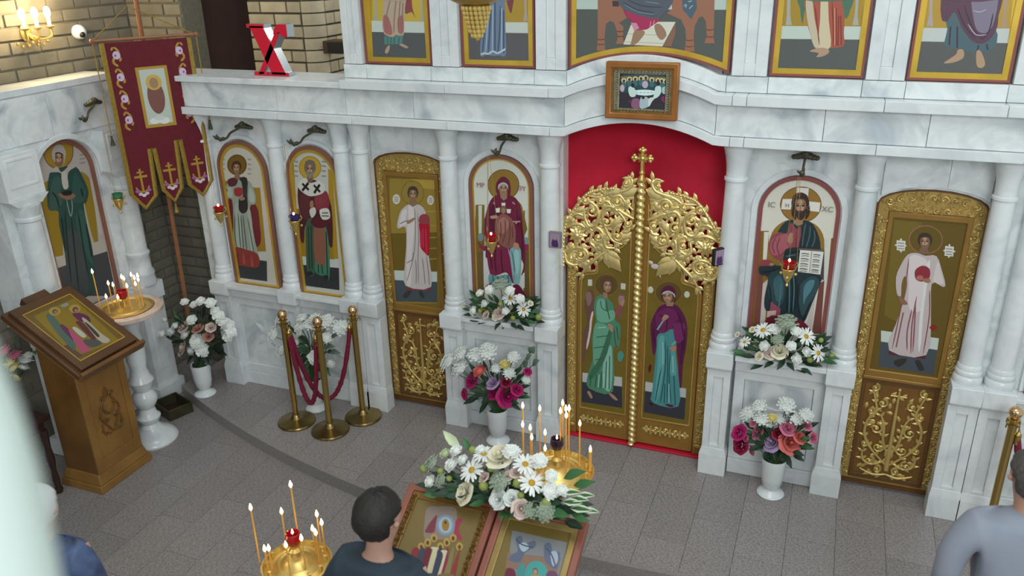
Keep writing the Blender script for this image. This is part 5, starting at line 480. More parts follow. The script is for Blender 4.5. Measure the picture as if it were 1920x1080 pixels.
# ------------------------------------------------------------------ columns
def column(x, label, r=.066, y=-.078, pw=.09, ins=.01):
    t = thing('marble_column', label, 'column', (x,-.083,0), 0, 'columns of the marble screen'); Y1 = -.004 if abs(x) < 2 else -.055
    m_ = MB(); h = (Y1+.165)/2; yc = -.165+h
    m_.frus(x,yc,.0,.17, pw+.006,h+.004,pw+.006,h+.004); m_.frus(x,yc,.17,.225, pw+.006,h+.004,pw-ins,h-.004); part('plinth', m_, 'marble_plain', t, bevel=.003)
    m_ = MB(); a = pw-ins; m_.box(x-a,x-.034,-.158,Y1,.225,.86); m_.box(x+.034,x+a,-.158,Y1,.225,.86); m_.box(x-.034,x+.034,-.158,Y1,.225,.25); m_.box(x-.034,x+.034,-.158,Y1,.80,.86); m_.box(x-.034,x+.034,-.142,Y1,.25,.80); part('pedestal', m_, 'marble_plain', t, bevel=.002)
    m_ = MB(); hc = (Y1+.195)/2; m_.frus(x,-.195+hc,.862,.885, a,hc-.02,pw,hc); m_.frus(x,-.195+hc,.885,1.0, pw,hc,pw,hc); part('pedestal_cap', m_, 'marble_plain', t, bevel=.004)
    m_ = MB(); m_.lathe([(r*1.25,1.0),(r*1.32,1.02),(r*1.25,1.045),(r*1.12,1.055),(r*1.2,1.07),(r*1.2,1.085),(r*1.1,1.095),(r*1.12,1.115),(r*1.02,1.13)], (x,y,0), 24); part('base', m_, 'marble_plain', t)
    m_ = MB(); m_.lathe([(r*1.0,1.13),(r*1.0,1.5),(r*.97,1.9),(r*.93,2.19),(r*1.06,2.196),(r*1.06,2.212),(r*.93,2.218),(r*.93,2.25)], (x,y,0), 24); part('shaft', m_, 'marble_plain', t)
    m_ = MB(); m_.lathe([(r*.93,2.25),(r*.98,2.30),(r*1.1,2.35),(r*1.22,2.385),(r*1.22,2.392),(r*1.28,2.394),(r*1.28,2.434)], (x,y,0), 24); part('capital', m_, 'marble_plain', t)
column(-.63,'white marble column between throned mother icon and royal doors', .072); column(.63,'white marble column between royal doors and seated icon with book', .072)
column(-1.41,'white marble column between left gold deacon door and throned mother icon', .068); column(1.41,'white marble column between seated icon with book and right gold deacon door', .068)
column(-2.14,'right column of the marble pair beside left gold deacon door', ins=.002); column(-2.31,'left column of the marble pair next to bishop icon', ins=.002)
column(2.15,'left column of the marble pair beside right gold deacon door', ins=.002); column(2.33,'right column of the marble pair at the right photo edge', ins=.002)
column(-2.91,'single white marble column between martyr icon and bishop icon'); column(-3.61,'leftmost marble column of the screen beside the banner')
# ------------------------------------------------------------------ icons set in the marble bays
def arch_icon(key, label, cx, y, z0, hw, zs, za, orgx, border, gold=.0, txt=()):
    t = thing('icon', label, 'icon', (cx,y,z0), 0, 'arched icons of the lower tier')
    O = arch_pts(hw,zs,za,z0,20); I_ = arch_pts(hw-.026,zs,za-.026,z0+.012,20); m_ = MB(); ring(m_, [(cx+a,b_) for a,b_ in O], [(cx+a,b_) for a,b_ in I_], y-.012, y+.012); part('border', m_, border, t)
    m_ = MB(); m_.prism([(cx+a,b_) for a,b_ in I_], y-.001, y+.012); part('panel', m_, 'marble_plain', t)
    hull = [(a+cx-orgx,b_-z0) for a,b_ in I_]
    if gold:
        J = arch_pts(hw-.026-gold,zs,za-.026-gold,z0+.03,20); m_ = MB(); ring(m_, [(cx+a,b_) for a,b_ in I_], [(cx+a,b_) for a,b_ in J], y-.006, y+.005); part('gilded_band', m_, 'border_gold', t); hull = [(a+cx-orgx,b_-z0) for a,b_ in J]
    dz = z0-{'christ':.98,'mother':.98,'martyr':.97,'bishop':.97}.get(key,z0)
    paint('painting', key, [(a,b_+dz) for a,b_ in hull], t, (orgx-cx,-.003,-dz))
    for s,x,z,sz,c in txt: text('inscription', s, sz, t, (x-cx,-.014,z-z0), c, .0004)
    return t
mat('ink_red','9a5a58',.6); mat('ink_grey','7f7a74',.6)
arch_icon('christ','arched icon of a seated man in dark blue holding an open book', 1.03,-.012,.985,.25,1.995,2.232,1.022,'border_red',0,[('IC',.86,2.03,.05,'ink_grey'),('XC',1.20,2.03,.05,'ink_grey'),('H',.955,2.035,.035,'ink_red'),('O',1.02,2.11,.03,'ink_red'),('C',1.085,2.03,.035,'ink_red')])
arch_icon('mother','arched icon of a throned woman in crimson holding a child', -1.03,-.012,.985,.25,1.995,2.232,-1.03,'border_brown',.012,[('MP',-1.185,2.0,.05,'ink_red'),('\u0398Y',-.865,2.0,.05,'ink_red')])
arch_icon('martyr','arched icon of a young martyr in pale green tunic beside the banner', -3.25,-.09,.965,.24,1.98,2.22,-3.25,'border_brown',.026)
arch_icon('bishop','arched icon of a bearded bishop in white stole with black crosses', -2.583,-.09,.965,.24,1.98,2.22,-2.583,'border_brown',.026)
arch_icon('none','arched icon cut off by the right photo edge beside the paired columns', 2.72,-.09,.965,.25,1.98,2.22,2.72,'border_brown',.026)
# ------------------------------------------------------------------ upper tier icons
def upper_icon(key, label, x0, x1, fig):
    t = thing('icon', label, 'icon', ((x0+x1)/2,-.1,2.855), 0, 'large icons of the upper tier'); cx = (x0+x1)/2; hw = (x1-x0)/2; zt = 4.05
    def shape(i):
        if key == 'throne':
            n = 16; a = hw-i; z = lambda x: 2.862+i+.105*(1-(x/hw)**2); return [(-a+2*a*k/n, z(-a+2*a*k/n)) for k in range(n+1)]+[(a,zt-i),(-a,zt-i)]
        return rect(-hw+i,hw-i,2.857+i,zt-i)
    sh = lambda i: [(cx+a,b_) for a,b_ in shape(i)]
    m_ = MB(); ring(m_, sh(0), sh(.014), -.118, -.06); part('border', m_, 'border_red', t)
    m_ = MB(); ring(m_, sh(.014), sh(.046), -.113, -.06); part('gilded_band', m_, 'border_gold', t)
    m_ = MB(); m_.prism(sh(.046), -.104, -.06); part('panel', m_, 'granite_dark' if key == 'throne' else 'border_gold', t, smooth=0)
    org = {'throne':.03,'up1':-1.737,'up2':-.981,'up3':1.037,'up4':1.788}[key]; s = shape(.046); hull = [(a+cx-org,b_-2.86) for a,b_ in s]
    if key == 'throne':                          # arched lower edge: print stands above the curve
        hull = [(-hw+.046+cx-org,.10),(hw-.046+cx-org,.10),(hw-.046+cx-org,zt-2.906),(-hw+.046+cx-org,zt-2.906)]
        hull = rect(hull[0][0],hull[1][0],.0,1.1)
    ex = fig
    paint('painting', key, hull, t, (org-cx,-.0055,.005), extra=ex)
    return t
def saint_top(h1, h2, skin='9a7a5e', x=0):
    S = [[1,h1,[x-120,430,x-170,520,x-120,660,x,720,x+120,660,x+170,520,x+120,430]],[1,h2,[x-40,440,x-60,520,x-20,660,x+60,660,x+80,520,x+40,440]],[1,'8a6a2c',[x+int(130*math.cos(a)) if i%2 == 0 else 0 for a in [0] for i in [1]]]]
    S = S[:2]; ell = lambda cx,cz,r,rz,n=12: sum(([int(cx+r*math.cos(2*PI*i/n)),int(cz+rz*math.sin(2*PI*i/n))] for i in range(n)),[])
    S += [[1,'8a5a38',ell(x,820,125,125)],[1,'caa44a',ell(x,820,118,118)],[1,'3d2a20',ell(x,835,62,78)],[1,skin,ell(x,810,50,72)],[1,'2e211b',ell(x-20,818,9,5,8)],[1,'2e211b',ell(x+20,818,9,5,8)],[1,'7a3d34',ell(x,770,16,5,8)]]
    return S
upper_icon('up1','upper icon of standing figure in rose and cream robe, above left deacon door',-2.0,-1.475,saint_top('b9a48e','8a4a4e'))
upper_icon('up2','upper icon of standing figure in long blue robe behind the gold chandelier tip',-1.245,-.72,saint_top('6d7f98','7a4048'))
upper_icon('throne','large upper icon of robed feet on a footstool before carved throne',-.485,.54,saint_top('565d68','a8305a',x=20))
upper_icon('up3','upper icon of standing figure in green cloak over orange robe',.775,1.30,saint_top('4a7058','a85444'))
upper_icon('up4','upper icon of barefoot figure in purple cloak at top right',1.53,2.05,saint_top('5a3a4c','7d7488'))
# ------------------------------------------------------------------ framed picture over the royal doors
t = thing('picture_frame','wooden framed picture of people seated around a white table above royal doors','picture',(.04,-.27,2.59)); cx = .04
m_ = MB(); ring(m_, rect(cx-.228,cx+.228,2.59,2.94), rect(cx-.19,cx+.19,2.628,2.902), -.305,-.26); part('frame', m_, 'frame_orange', t, bevel=.008)
m_ = MB(); ring(m_, rect(cx-.19,cx+.19,2.628,2.902), rect(cx-.178,cx+.178,2.64,2.89), -.297,-.262); part('frame_lip', m_, 'frame_gold', t)
m_ = MB(); ring(m_, rect(cx-.178,cx+.178,2.64,2.89), rect(cx-.142,cx+.148,2.655,2.868), -.284,-.262)
for i in range(60):
    q = i/60*4; e = q%1; s = int(q); X_ = (cx-.16+.32*e, cx+.163, cx+.16-.32*e, cx-.16)[s]; Z_ = (2.648, 2.65+.23*e, 2.879, 2.879-.23*e)[s]; m_.sph((X_,-.286,Z_), .0085, 6, 4)
part('silver_mat', m_, 'silver_relief', t)
m_ = MB(); m_.prism(rect(cx-.15,cx+.15,2.65,2.875),-.27,-.262); part('backing', m_, 'wood_dark', t)
paint('painting','supper', rect(-.136,.152,.055,.268), t, (-.01,-.0015,.01), fill='2f2a34')
# ------------------------------------------------------------------ deacon doors
def deacon_door(s, key, label):
    c = 1.795*s; t = thing('deacon_door', label, 'door', (c,.06,.0)); o = lambda P: [(c+a,b_) for a,b_ in P]
    top = lambda hw,zc,za,z0: [(-hw,z0),(hw,z0)]+[(hw*math.cos(PI*i/12), zc+(za-zc)*math.sin(PI*i/12)) for i in range(13)]
    z0 = .02 if s < 0 else .025
    m_ = MB(); m_.prism(o(top(.312,2.098,2.198,z0)), .046, .10); part('leaf', m_, 'door_wood', t)
    m_ = MB(); ring(m_, o(top(.312,2.098,2.198,z0)), o(top(.300,2.080,2.178,.05)), .034, .05); part('edge_molding', m_, 'door_brown', t)
    g = MB()
    for sg in (-1,1): vine(g, (c+sg*.268,.10), (c+sg*.268,2.0), .064, .044, .0062, seed=sg+5*s)
    for k in range(9):
        x = -.24+.06*k; zt = 2.07+.095*math.sqrt(max(0,1-(x/.3)**2)); spiral(g, c+x, zt-.03, .026, k, 1.2, 1 if k%2 else -1, .042, .0062); spiral(g, c+x+.03, 2.055, .022, k*2, 1.1, -1 if k%2 else 1, .042, .0058)
        for j in range(9): leafr(g, c+x+random.uniform(-.03,.03), random.uniform(2.045,max(2.06,zt-.01)), random.uniform(0,2*PI), .03, .014, .042)
    part('carved_border', g, 'gold_carved', t, smooth=70)
    m_ = MB(); ring(m_, o(top(.300,2.080,2.178,.06)), o([(-.238,.09),(.238,.09)]+[(.238-.476*i/12,2.037) for i in range(13)]), .0445, .047); part('carving_ground', m_, 'gold_dull', t)
    m_ = MB(); ring(m_, o(rect(-.236,.236,.885,2.035)), o(rect(-.206,.206,.935,1.995)), .03, .05); part('icon_frame', m_, 'door_gold', t, bevel=.006)
    m_ = MB(); m_.box(c-.24,c+.24,.024,.05,.862,.89); part('rail', m_, 'door_gold', t, bevel=.008)
    m_ = MB(); ring(m_, o(rect(-.236,.236,.075,.86)), o(rect(-.212,.212,.11,.835)), .036, .05); part('lower_frame', m_, 'door_brown', t, bevel=.004)
    pk = .0 if key == 'deacon_r' else .012
    paint('icon_painting', key, rect(-.206+pk,.206+pk,.935,1.995), t, (-pk,-.0155,0), fill='8a7030' if s < 0 else '6f5a22')
    g = MB(); Y_ = .042
    g.tube([(c,Y_,.17),(c,Y_-.006,.45),(c,Y_-.004,.80)], [.02,.014,.008], 6); g.tube([(c-.05,Y_,.755),(c+.05,Y_,.755)], .008, 6); g.sph((c,Y_,.805),.013,8,5); g.sph((c,Y_-.004,.3),.03,8,5,sq=(1,.4,1.6))
    for sg in (-1,1):
        S = [[(0,.2),(.06,.26),(.13,.34),(.175,.44),(.165,.55),(.12,.62),(.14,.71),(.17,.80)],[(.01,.3),(.05,.4),(.06,.52),(.09,.6)],[(0,.135),(.08,.12),(.17,.15)],[(.02,.24),(.1,.2),(.16,.23),(.17,.3)]]
        strokes(g, [[(c+sg*a,b_) for a,b_ in q] for q in S], Y_, .0105, seed=sg+3)
        for (a,b_,r) in ((.105,.49,.045),(.075,.345,.045),(.115,.225,.04),(.15,.80,.03),(.09,.69,.034),(.155,.62,.028),(.06,.17,.03),(.165,.36,.03)): spiral(g, c+sg*a, b_, r, PI/2, 1.4, sg, Y_-.002, .0105)
    for j in range(46): leafr(g, c+random.uniform(-.19,.19), random.uniform(.13,.78), random.uniform(0,2*PI), .05, .024, Y_+.002)
    part('carved_panel', g, 'gold_carved', t, smooth=70)
    return t
deacon_door(-1,'deacon_l','gold carved door with deacon in white holding a red cloth')
deacon_door(1,'deacon_r','gold carved door with deacon in white holding a red box, right side')
# ------------------------------------------------------------------ royal doors
OG = [(.434,1.313),(.394,1.378),(.31,1.40),(.306,1.468),(.27,1.534),(.18,1.584),(.104,1.646),(.068,1.729),(.055,1.834),(.05,1.95)]
for s in (-1,1):
    side = 'left' if s < 0 else 'right'
    t = thing('royal_door', 'left leaf of the gilded royal doors with green robed angel' if s < 0 else 'right leaf of the gilded royal doors with purple cloaked woman', 'door', (s*.24,.06,.03))
    P = [(.018,.035),(.452,.035),(.452,1.30)]+[(a+.016,b_+.012) for a,b_ in OG]+[(.018,2.08)]
    m_ = MB(); m_.prism([(s*a,b_) for a,b_ in P], .03, .075); part('leaf', m_, 'door_gold', t)
    hullP = [(.07,.255),(.415,.255),(.415,1.30)]+OG[1:8]+[(.064,1.75)]
    g = MB(); g.tube([(s*a,.024,b_) for a,b_ in cat_rom([(.425,.26),(.425,1.0),(.425,1.31)]+OG[1:],False,3)], .0065, 6); g.tube([(s*.425,.024,.26),(s*.064,.024,.26),(s*.064,.024,1.83)], .0065, 6); part('gilded_molding', g, 'gold', t)
    m_ = MB(); m_.prism([(s*a,b_) for a,b_ in [(.067,.26),(.42,.26),(.42,1.31)]+OG[1:]+[(.06,1.84)]], .0255, .031); part('gilded_panel', m_, 'panel_gold', t)
    hx = [(.072,.262),(.418,.262),(.418,1.29),(.385,1.365),(.31,1.40),(.072,1.46)]
    paint('icon_painting', 'angel' if s < 0 else 'virgin', [(s*a,b_) for a,b_ in hx], t, (-s*.24,-.0352,-.03))
    if s > 0:
        m_ = MB(); m_.sph((.115,.022,1.50),.026,8,5,sq=(1.2,.15,.8)); leafr(m_,.10,1.515,R(150),.045,.03,.022); leafr(m_,.13,1.47,R(-60),.06,.02,.022); part('dove', m_, 'banner_white', t)
    g = MB()
    for pts in ROYAL: strokes(g, [[(s*abs(pts[i])/1000,pts[i+1]/1000) for i in range(0,len(pts),2)]], .020, .0145, seed=len(pts))
    rx,rz = s*.455,1.68
    for k in range(10): leafr(g, rx, rz, 2*PI*k/10, .075, .034, .012, .014)
    for k in range(8): leafr(g, rx, rz, 2*PI*k/8+.3, .045, .03, .004, .012)
    g.sph((rx,.004,rz), .024, 10, 6)
    rim = cat_rom([(-p,q) for p,q in [(-.559,1.435),(-.559,1.615),(-.542,1.752),(-.49,1.85),(-.393,1.982),(-.316,2.023),(-.2,2.045)]],False,5)
    for i,(a,b_) in enumerate(rim): g.sph((s*a,.012,b_), .0135, 7, 5)
    for (a,b_,an,L) in ((.25,1.575,-2.3,.19),(.30,1.66,-2.0,.1),(.33,1.62,-2.6,.1),(.15,1.66,2.4,.12),(.2,1.74,2.0,.13),(.33,1.85,1.2,.1),(.16,1.98,2.6,.16),(.25,2.0,2.9,.14),(.12,1.9,1.9,.1),(.5,1.55,-1.9,.1),(.42,1.5,-2.2,.12),(.52,1.75,1.8,.1),(.47,1.83,2.3,.1),(.36,1.72,.8,.1),(.40,1.62,-1.2,.09),(.22,1.88,2.5,.1),(.5,1.62,-1.4,.08)):
        q = an if s > 0 else PI-an; q = PI-q if s > 0 else q; q = math.atan2(math.sin(an), math.cos(an)*(-1)) if s < 0 else an
        leafr(g, s*a, b_, q, L, L*.5, .014, .016)
        for e in (-.45,.45): leafr(g, s*a, b_, q+e, L*.7, L*.34, .016, .012)
    for (a,b_,r) in ((.11,2.09,.03),(.17,1.95,.035),(.35,1.87,.05),(.16,1.70,.04),(.30,1.68,.035),(.43,1.53,.04),(.50,1.50,.03),(.24,1.80,.04),(.53,1.80,.03),(.40,1.94,.03),(.09,1.80,.03),(.29,1.95,.03)): spiral(g, s*a, b_, r, 1.0, 1.4, s, .012, .0125)
    # solid rib that ties the openwork to the leaf
    g.tube([(s*a,.04,b_) for a,b_ in cat_rom([(.44,1.33),(.40,1.395),(.322,1.415),(.315,1.48),(.28,1.55),(.18,1.6),(.11,1.665),(.075,1.74),(.065,1.95),(.06,2.1)],False,3)], .012, 6)
    part('openwork_carving', g, 'gold_bright', t, smooth=75)
    g = MB(); x0,x1 = .085,.415
    for k in range(9):
        x = x0+(x1-x0)*(k+.5)/9
        if k in (0,8):
            for q in range(4): leafr(g, s*x, .165, q*PI/2, .036, .03, .027)
        elif k%2: g.box(s*x-.008,s*x+.008,.016,.03,.132,.198); leafr(g,s*x,.165,0,.034,.02,.022); leafr(g,s*x,.165,PI,.034,.02,.022)
        else: spiral(g, s*x, .181, .019, 0, 1, s, .022, .0075); spiral(g, s*x, .149, .017, PI, 1, -s, .022, .0075)
    part('carved_ornament', g, 'gold_carved', t, smooth=70)
    if s < 0:                                    # twisted meeting post with cross
        g = MB(); n = 14; k = 230; vs = []; fs = []
        for i in range(k+1):
            z = .03+2.09*i/k
            for j in range(n):
                a = 2*PI*j/n; r = .0245+.0075*math.sin(a*1+z*2*PI/.047); vs.append((r*math.cos(a), .0+r*math.sin(a), z))
        for i in range(k): fs += [(i*n+j,i*n+(j+1)%n,(i+1)*n+(j+1)%n,(i+1)*n+j) for j in range(n)]
        g.add(vs,fs); part('twisted_post', g, 'gold_bright', t, smooth=60)
        m_ = MB(); m_.box(-.03,.03,.02,.05,.03,2.1); part('post_back', m_, 'door_gold', t)
        g = MB(); g.lathe([(.03,2.11),(.036,2.125),(.022,2.14),(.014,2.16),(.024,2.175),(.014,2.19),(.008,2.21)],(0,0,0),12)
        g.tube([(0,0,2.19),(0,0,2.325)], .015, 6); g.tube([(-.048,0,2.275),(.048,0,2.275)], .015, 6)
        for (a,b_) in ((0,2.325),(-.048,2.275),(.048,2.275)):
            g.sph((a,-.002,b_), .019, 8, 5)
            for q in range(3): d = (math.atan2(b_-2.275,a) if (a or b_ != 2.275) else 0)+(q-1)*1.2; g.sph((a+.018*math.cos(d),-.002,b_+.018*math.sin(d)), .014, 7, 5)
        for q in range(4): g.tube([(.012*math.cos(PI/4+q*PI/2),0,2.275+.012*math.sin(PI/4+q*PI/2)),(.04*math.cos(PI/4+q*PI/2),0,2.275+.04*math.sin(PI/4+q*PI/2))], [.009,.004], 5)
        g.sph((0,-.006,2.275), .02, 8, 5); part('cross_finial', g, 'gold', t)
    p = thing('door_post', f'narrow carved gold post at the {side} side of the royal doors', 'door post', (s*.497,.05,0))
    m_ = MB(); m_.box(s*.497-.041,s*.497+.041,.028,.08,.02,1.44); part('post', m_, 'door_gold', p, bevel=.004)
    g = MB(); vine(g, (s*.497,.13), (s*.497,1.40), .058, .026, .0058, seed=11+s); part('carved_strip', g, 'gold_carved', p, smooth=70)
    m_ = MB(); m_.box(s*.497-.031,s*.497+.031,.0265,.03,.12,1.41); part('carving_ground', m_, 'gold_dull', p)
    m_ = MB(); m_.sph((s*.497,.024,.095), .026, 8, 5, sq=(1.3,.5,.8)); part('rosette', m_, 'gold_dull', p)
m_ = MB(); xs = [-.6+1.2*i/48 for i in range(49)]; vs = []; fs = []
for i,x in enumerate(xs): y = .12+.0025*math.sin(x*17)+.001*math.sin(x*41); vs += [(x,y,.0),(x,y,2.62)]
fs = [(2*i,2*i+2,2*i+3,2*i+1) for i in range(48)]; m_.add(vs,fs)
cu = solo('curtain', m_, 'red_cloth', 'bright red curtain hanging behind the royal doors', 'curtain', smooth=80)
so = cu.modifiers.new('thick','SOLIDIFY'); so.thickness = .006
m_ = MB(); m_.box(-.535,.535,-.002,.1,.0015,.018); solo('threshold_cloth', m_, 'red_cloth', 'thin strip of red cloth on the floor under the royal doors', 'cloth', bevel=.006)
# small icons on the columns
for s in (-1,1):
    t = thing('small_icon', 'small purple icon on column left of the royal doors' if s < 0 else 'small dark framed icon on column right of the royal doors', 'icon', (s*.565,-.16,1.63), R(0 if s < 0 else 50), 'small icons fixed to the door columns')
    m_ = MB(); m_.box(-.045,.045,-.012,.015,0,.118); part('frame', m_, 'speaker_black' if s > 0 else 'ink_grey', t, world=False, bevel=.003)
    paint('painting','none', rect(-.036,.036,.009,.109), t, (0,-.0125,0), fill='9a86a8', extra=[[1,'4a2a5a',[-20,12,-22,50,-8,72,8,72,22,50,24,12]],[1,'b08a70',[-9,66,-9,86,0,94,9,86,9,66,0,58]]])
# ------------------------------------------------------------------ icon lamps: bracket and hanging cup
def bracket(cx, cz, y, label, dx=0, rotz=0, org=None):
    t = thing('lamp_bracket', label, 'bracket', org or (cx,y,cz), rotz, 'bronze icon lamp brackets')
    g = MB()
    for k in range(-3,4): g.sph((.022*k+dx,-.045+.004*abs(k),.008*math.cos(k)), .030-.0035*abs(k), 8, 5, sq=(1,1,.85))
    g.sph((dx,-.05,.016), .026, 8, 5); part('leaf_arm', g, 'bronze', t, world=False)
    g = MB(); g.tube(cat_rom([(dx,0,0),(dx,-.05,.0),(dx*.6,-.07,-.02),(0,-.08,-.05),(-dx*.35,-.09,-.09),(-dx*.8,-.11,-.10),(-dx*1.15,-.13,-.085)],False,4), .0085, 6)
    for q in ((-dx*.8,-.11,-.10),(-dx*1.0,-.12,-.085),(-dx*.6,-.1,-.095)): g.sph(q,.017,7,5)
    leafr(g,-dx*1.1,-.09,1.2,.04,.02,-.12); leafr(g,-dx*1.1,-.09,2.6,.04,.02,-.12); part('scroll', g, 'bronze', t, world=False)
    return t
def hang_lamp(x, y, z, ztop, glass, label, name='hanging_lamp', lit=True):
    t = thing(name, label, 'lamp', (x,y,z), 0, 'hanging oil lamps')
    g = MB(); g.lathe([(.02,0.0),(.034,.012),(.040,.035),(.042,.055),(.039,.056),(.034,.02),(.004,.012)], (0,0,0), 16); part('glass_cup', g, glass, t, world=False)
    g = MB(); g.lathe([(.004,-.11),(.010,-.10),(.004,-.085),(.014,-.07),(.026,-.045),(.034,-.012),(.042,.006),(.046,.012),(.044,.016),(.02,-.002)], (0,0,0), 14)
    for k in range(3): a = 2*PI*k/3+.5; g.tube([(.044*math.cos(a),.044*math.sin(a),.01),(.058*math.cos(a),.058*math.sin(a),.03),(.05*math.cos(a),.05*math.sin(a),.05)], .005, 5); g.sph((.05*math.cos(a),.05*math.sin(a),-.03),.011,6,4)
    part('gilded_holder', g, 'gold', t, world=False)
    g = MB()
    for k in range(3): a = 2*PI*k/3+.5; g.tube([(.052*math.cos(a),.052*math.sin(a),.04),(.008*math.cos(a),.008*math.sin(a),ztop-z)], .0014, 4)
    part('chains', g, 'chain', t, world=False)
    if lit: g = MB(); g.sph((0,0,.068), .0075, 8, 6, sq=(1,1,1.5)); part('flame', g, 'flame', t, world=False)
    return t
bracket(-.97,2.375,-.05,'bronze lamp bracket above throned mother icon',.03); bracket(1.03,2.375,-.05,'bronze lamp bracket above seated icon with book',.004)
bracket(-3.24,2.35,-.1,'bronze lamp bracket above martyr icon',.1); bracket(-2.56,2.355,-.1,'bronze lamp bracket above bishop icon',.09)
hang_lamp(-1.005,-.28,1.66,2.28,'glass_red','small red oil lamp hanging before throned mother icon'); hang_lamp(1.015,-.28,1.69,2.29,'glass_red','small red oil lamp hanging before seated icon with book')
hang_lamp(-3.385,-.28,1.66,2.27,'glass_red','small red oil lamp hanging before martyr icon'); hang_lamp(-2.665,-.28,1.655,2.27,'glass_blue','small dark blue oil lamp hanging before bishop icon')
# ------------------------------------------------------------------ marble shrine on the left wall
KY, KX = -.87, -4.25
t = thing('marble_shrine','white marble shrine with arched niche against the left brick wall','shrine',(-4.4,KY,ZL))
def kpart(name, mb, ms, bevel=.003):
    mb.v = [(-y, x, z) for x,y,z in mb.v]                 # local x runs along world y, local -y points to +x
    mb.v = [(a+KX, b_+KY, c) for a,b_,c in mb.v]; return part(name, mb, ms, t, bevel=bevel)
n = 18; inn = [(-.285,1.0)]+[(.285*math.cos(PI-PI*i/n), 2.06+.27*math.sin(PI*i/n)) for i in range(n+1)]+[(.285,1.0)]
m_ = MB(); m_.prism([(-.60,1.0),(-.60,2.74),(.60,2.74),(.60,1.0)]+inn[::-1], .0, .28); kpart('niche_wall', m_, 'marble')
m_ = MB(); m_.box(-.605,.605,-.014,.28,2.70,2.75); kpart('top_ledge', m_, 'marble_plain')
for a,b_ in ((-.60,-.05),(-.05,.6)): m_ = MB(); m_.box(a+.0015,b_-.0015,-.012,0,2.36,2.69); kpart('slab', m_, 'marble')
m_ = MB(); m_.prism(arch_pts(.33,2.06,2.375,2.0,18)[2:]+[(-.33,2.0),(-.288,2.0)]+[(.288*math.cos(PI-PI*i/18),2.06+.275*math.sin(PI*i/18)) for i in range(19)]+[(.288,2.0),(.33,2.0)], -.02, .0); kpart('arch_molding', m_, 'marble_plain')
for s in (-1,1):
    c = s*.455
    m_ = MB(); m_.box(c-.155,c+.155,-.10,.02,2.02,2.34); ring(m_, rect(c-.12,c+.12,2.1,2.31), rect(c-.10,c+.10,2.12,2.29), -.105, -.098); kpart('impost_block', m_, 'marble_plain')
    m_ = MB(); m_.frus(c,-.04,1.96,2.02,.10,.07,.165,.075); kpart('impost_cap', m_, 'marble_plain')
    m_ = MB(); r = .085; m_.lathe([(r*1.28,1.0),(r*1.32,1.03),(r*1.2,1.07),(r*1.28,1.09),(r*1.28,1.11),(r*1.08,1.14),(r*1.05,1.25),(r*1.16,1.265),(r*1.16,1.285),(r*1.0,1.3),(r,1.6),(r*.95,1.84),(r*1.08,1.85),(r*1.08,1.87),(r*.95,1.88),(r*1.15,1.96)], (c,-.05,0), 22); kpart('column', m_, 'marble_plain', 0)
    m_ = MB(); m_.box(c-.135,c+.135,-.13,.1,.85,1.0); m_.box(c-.125,c+.125,-.11,.1,ZL+.15,.85); m_.frus(c,-.0,ZL,ZL+.15,.15,.15,.15,.15); m_.box(c-.06,c+.06,-.115,-.1,ZL+.3,.75); kpart('pedestal', m_, 'marble_plain')
m_ = MB(); m_.box(-.33,.33,-.06,.2,.90,.98); m_.box(-.33,.33,.02,.2,ZL,.90); kpart('ledge', m_, 'marble_plain')
t2 = thing('icon','arched icon of a nun in dark green robe in the left marble shrine','icon',(KX-.05,KY,.98),R(90)); t2['group'] = 'arched icons of the lower tier'
m_ = MB(); m_.prism(arch_pts(.284,2.06,2.33,.98,18), .0, .03); m_.v = [(a,b_,c-.98) for a,b_,c in m_.v]; part('panel', m_, 'marble_plain', t2, world=False)
m_ = MB(); O = [(a,b_-.98) for a,b_ in arch_pts(.284,2.06,2.33,.98,18)]; I_ = [(a,b_-.98) for a,b_ in arch_pts(.25,2.06,2.295,.985,18)]; ring(m_, O, I_, -.015, .0); part('border', m_, 'border_brown', t2, world=False)
paint('painting','nun',[(a,b_+.01) for a,b_ in I_], t2, (0,-.002,-.01))
bracket(0,0,0,'bronze lamp bracket on the left marble shrine',.1,R(90),(KX+.02,KY+.22,2.56))
hang_lamp(KX+.16,-.60,1.80,2.47,'glass_green','green glass oil lamp hanging on the left marble shrine',lit=False)
# ------------------------------------------------------------------ wall sconce and security camera
SZ,SY = 3.09,-.72
t = thing('wall_sconce','lit gold wall sconce with candle lamps on the left brick wall','lamp',(XW,SY,SZ-.06))
g = MB(); g.sph((XW+.02,SY,SZ),.05,10,6,sq=(.5,1,1.4))
for dy in (-.11,0,.11): g.tube(cat_rom([(XW+.03,SY,SZ),(XW+.09,SY+dy*.5,SZ-.05),(XW+.15,SY+dy,SZ-.03),(XW+.15,SY+dy,SZ+.02)],False,4), .009, 6); g.lathe([(.005,0),(.03,.012),(.034,.02),(.01,.022)],(XW+.15,SY+dy,SZ+.02),10)
for k in range(9): g.sph((XW+.06+.012*(k%3),SY-.12+.03*k,SZ-.07-.02*(k%2)),.013,6,4)
part('arms', g, 'gold', t)
for dy in (-.11,.0,.11):
    g = MB(); g.lathe([(.013,SZ+.04),(.013,SZ+.10)],(XW+.15,SY+dy,0),10); part('candle_tube', g, 'wax_white', t); g = MB(); g.sph((XW+.15,SY+dy,SZ+.14),.024,10,7,sq=(1,1,1.7)); part('bulb', g, 'bulb', t)
    l = bpy.data.lights.new('sconce_light','POINT'); l.energy = 9; l.color = (1,.75,.38); l.shadow_soft_size = .03; o = bpy.data.objects.new('sconce_light', l); COL.objects.link(o); o.parent = t; o.location = (.20,dy,.20)
t = thing('security_camera','white dome security camera on the left brick wall','camera',(XW,-.25,3.05))
g = MB(); g.sph((XW+.03,-.25,3.05),.058,14,8); part('housing', g, 'white_plastic', t); g = MB(); g.sph((XW+.075,-.262,3.032),.024,10,6); part('lens', g, 'camera_black', t)
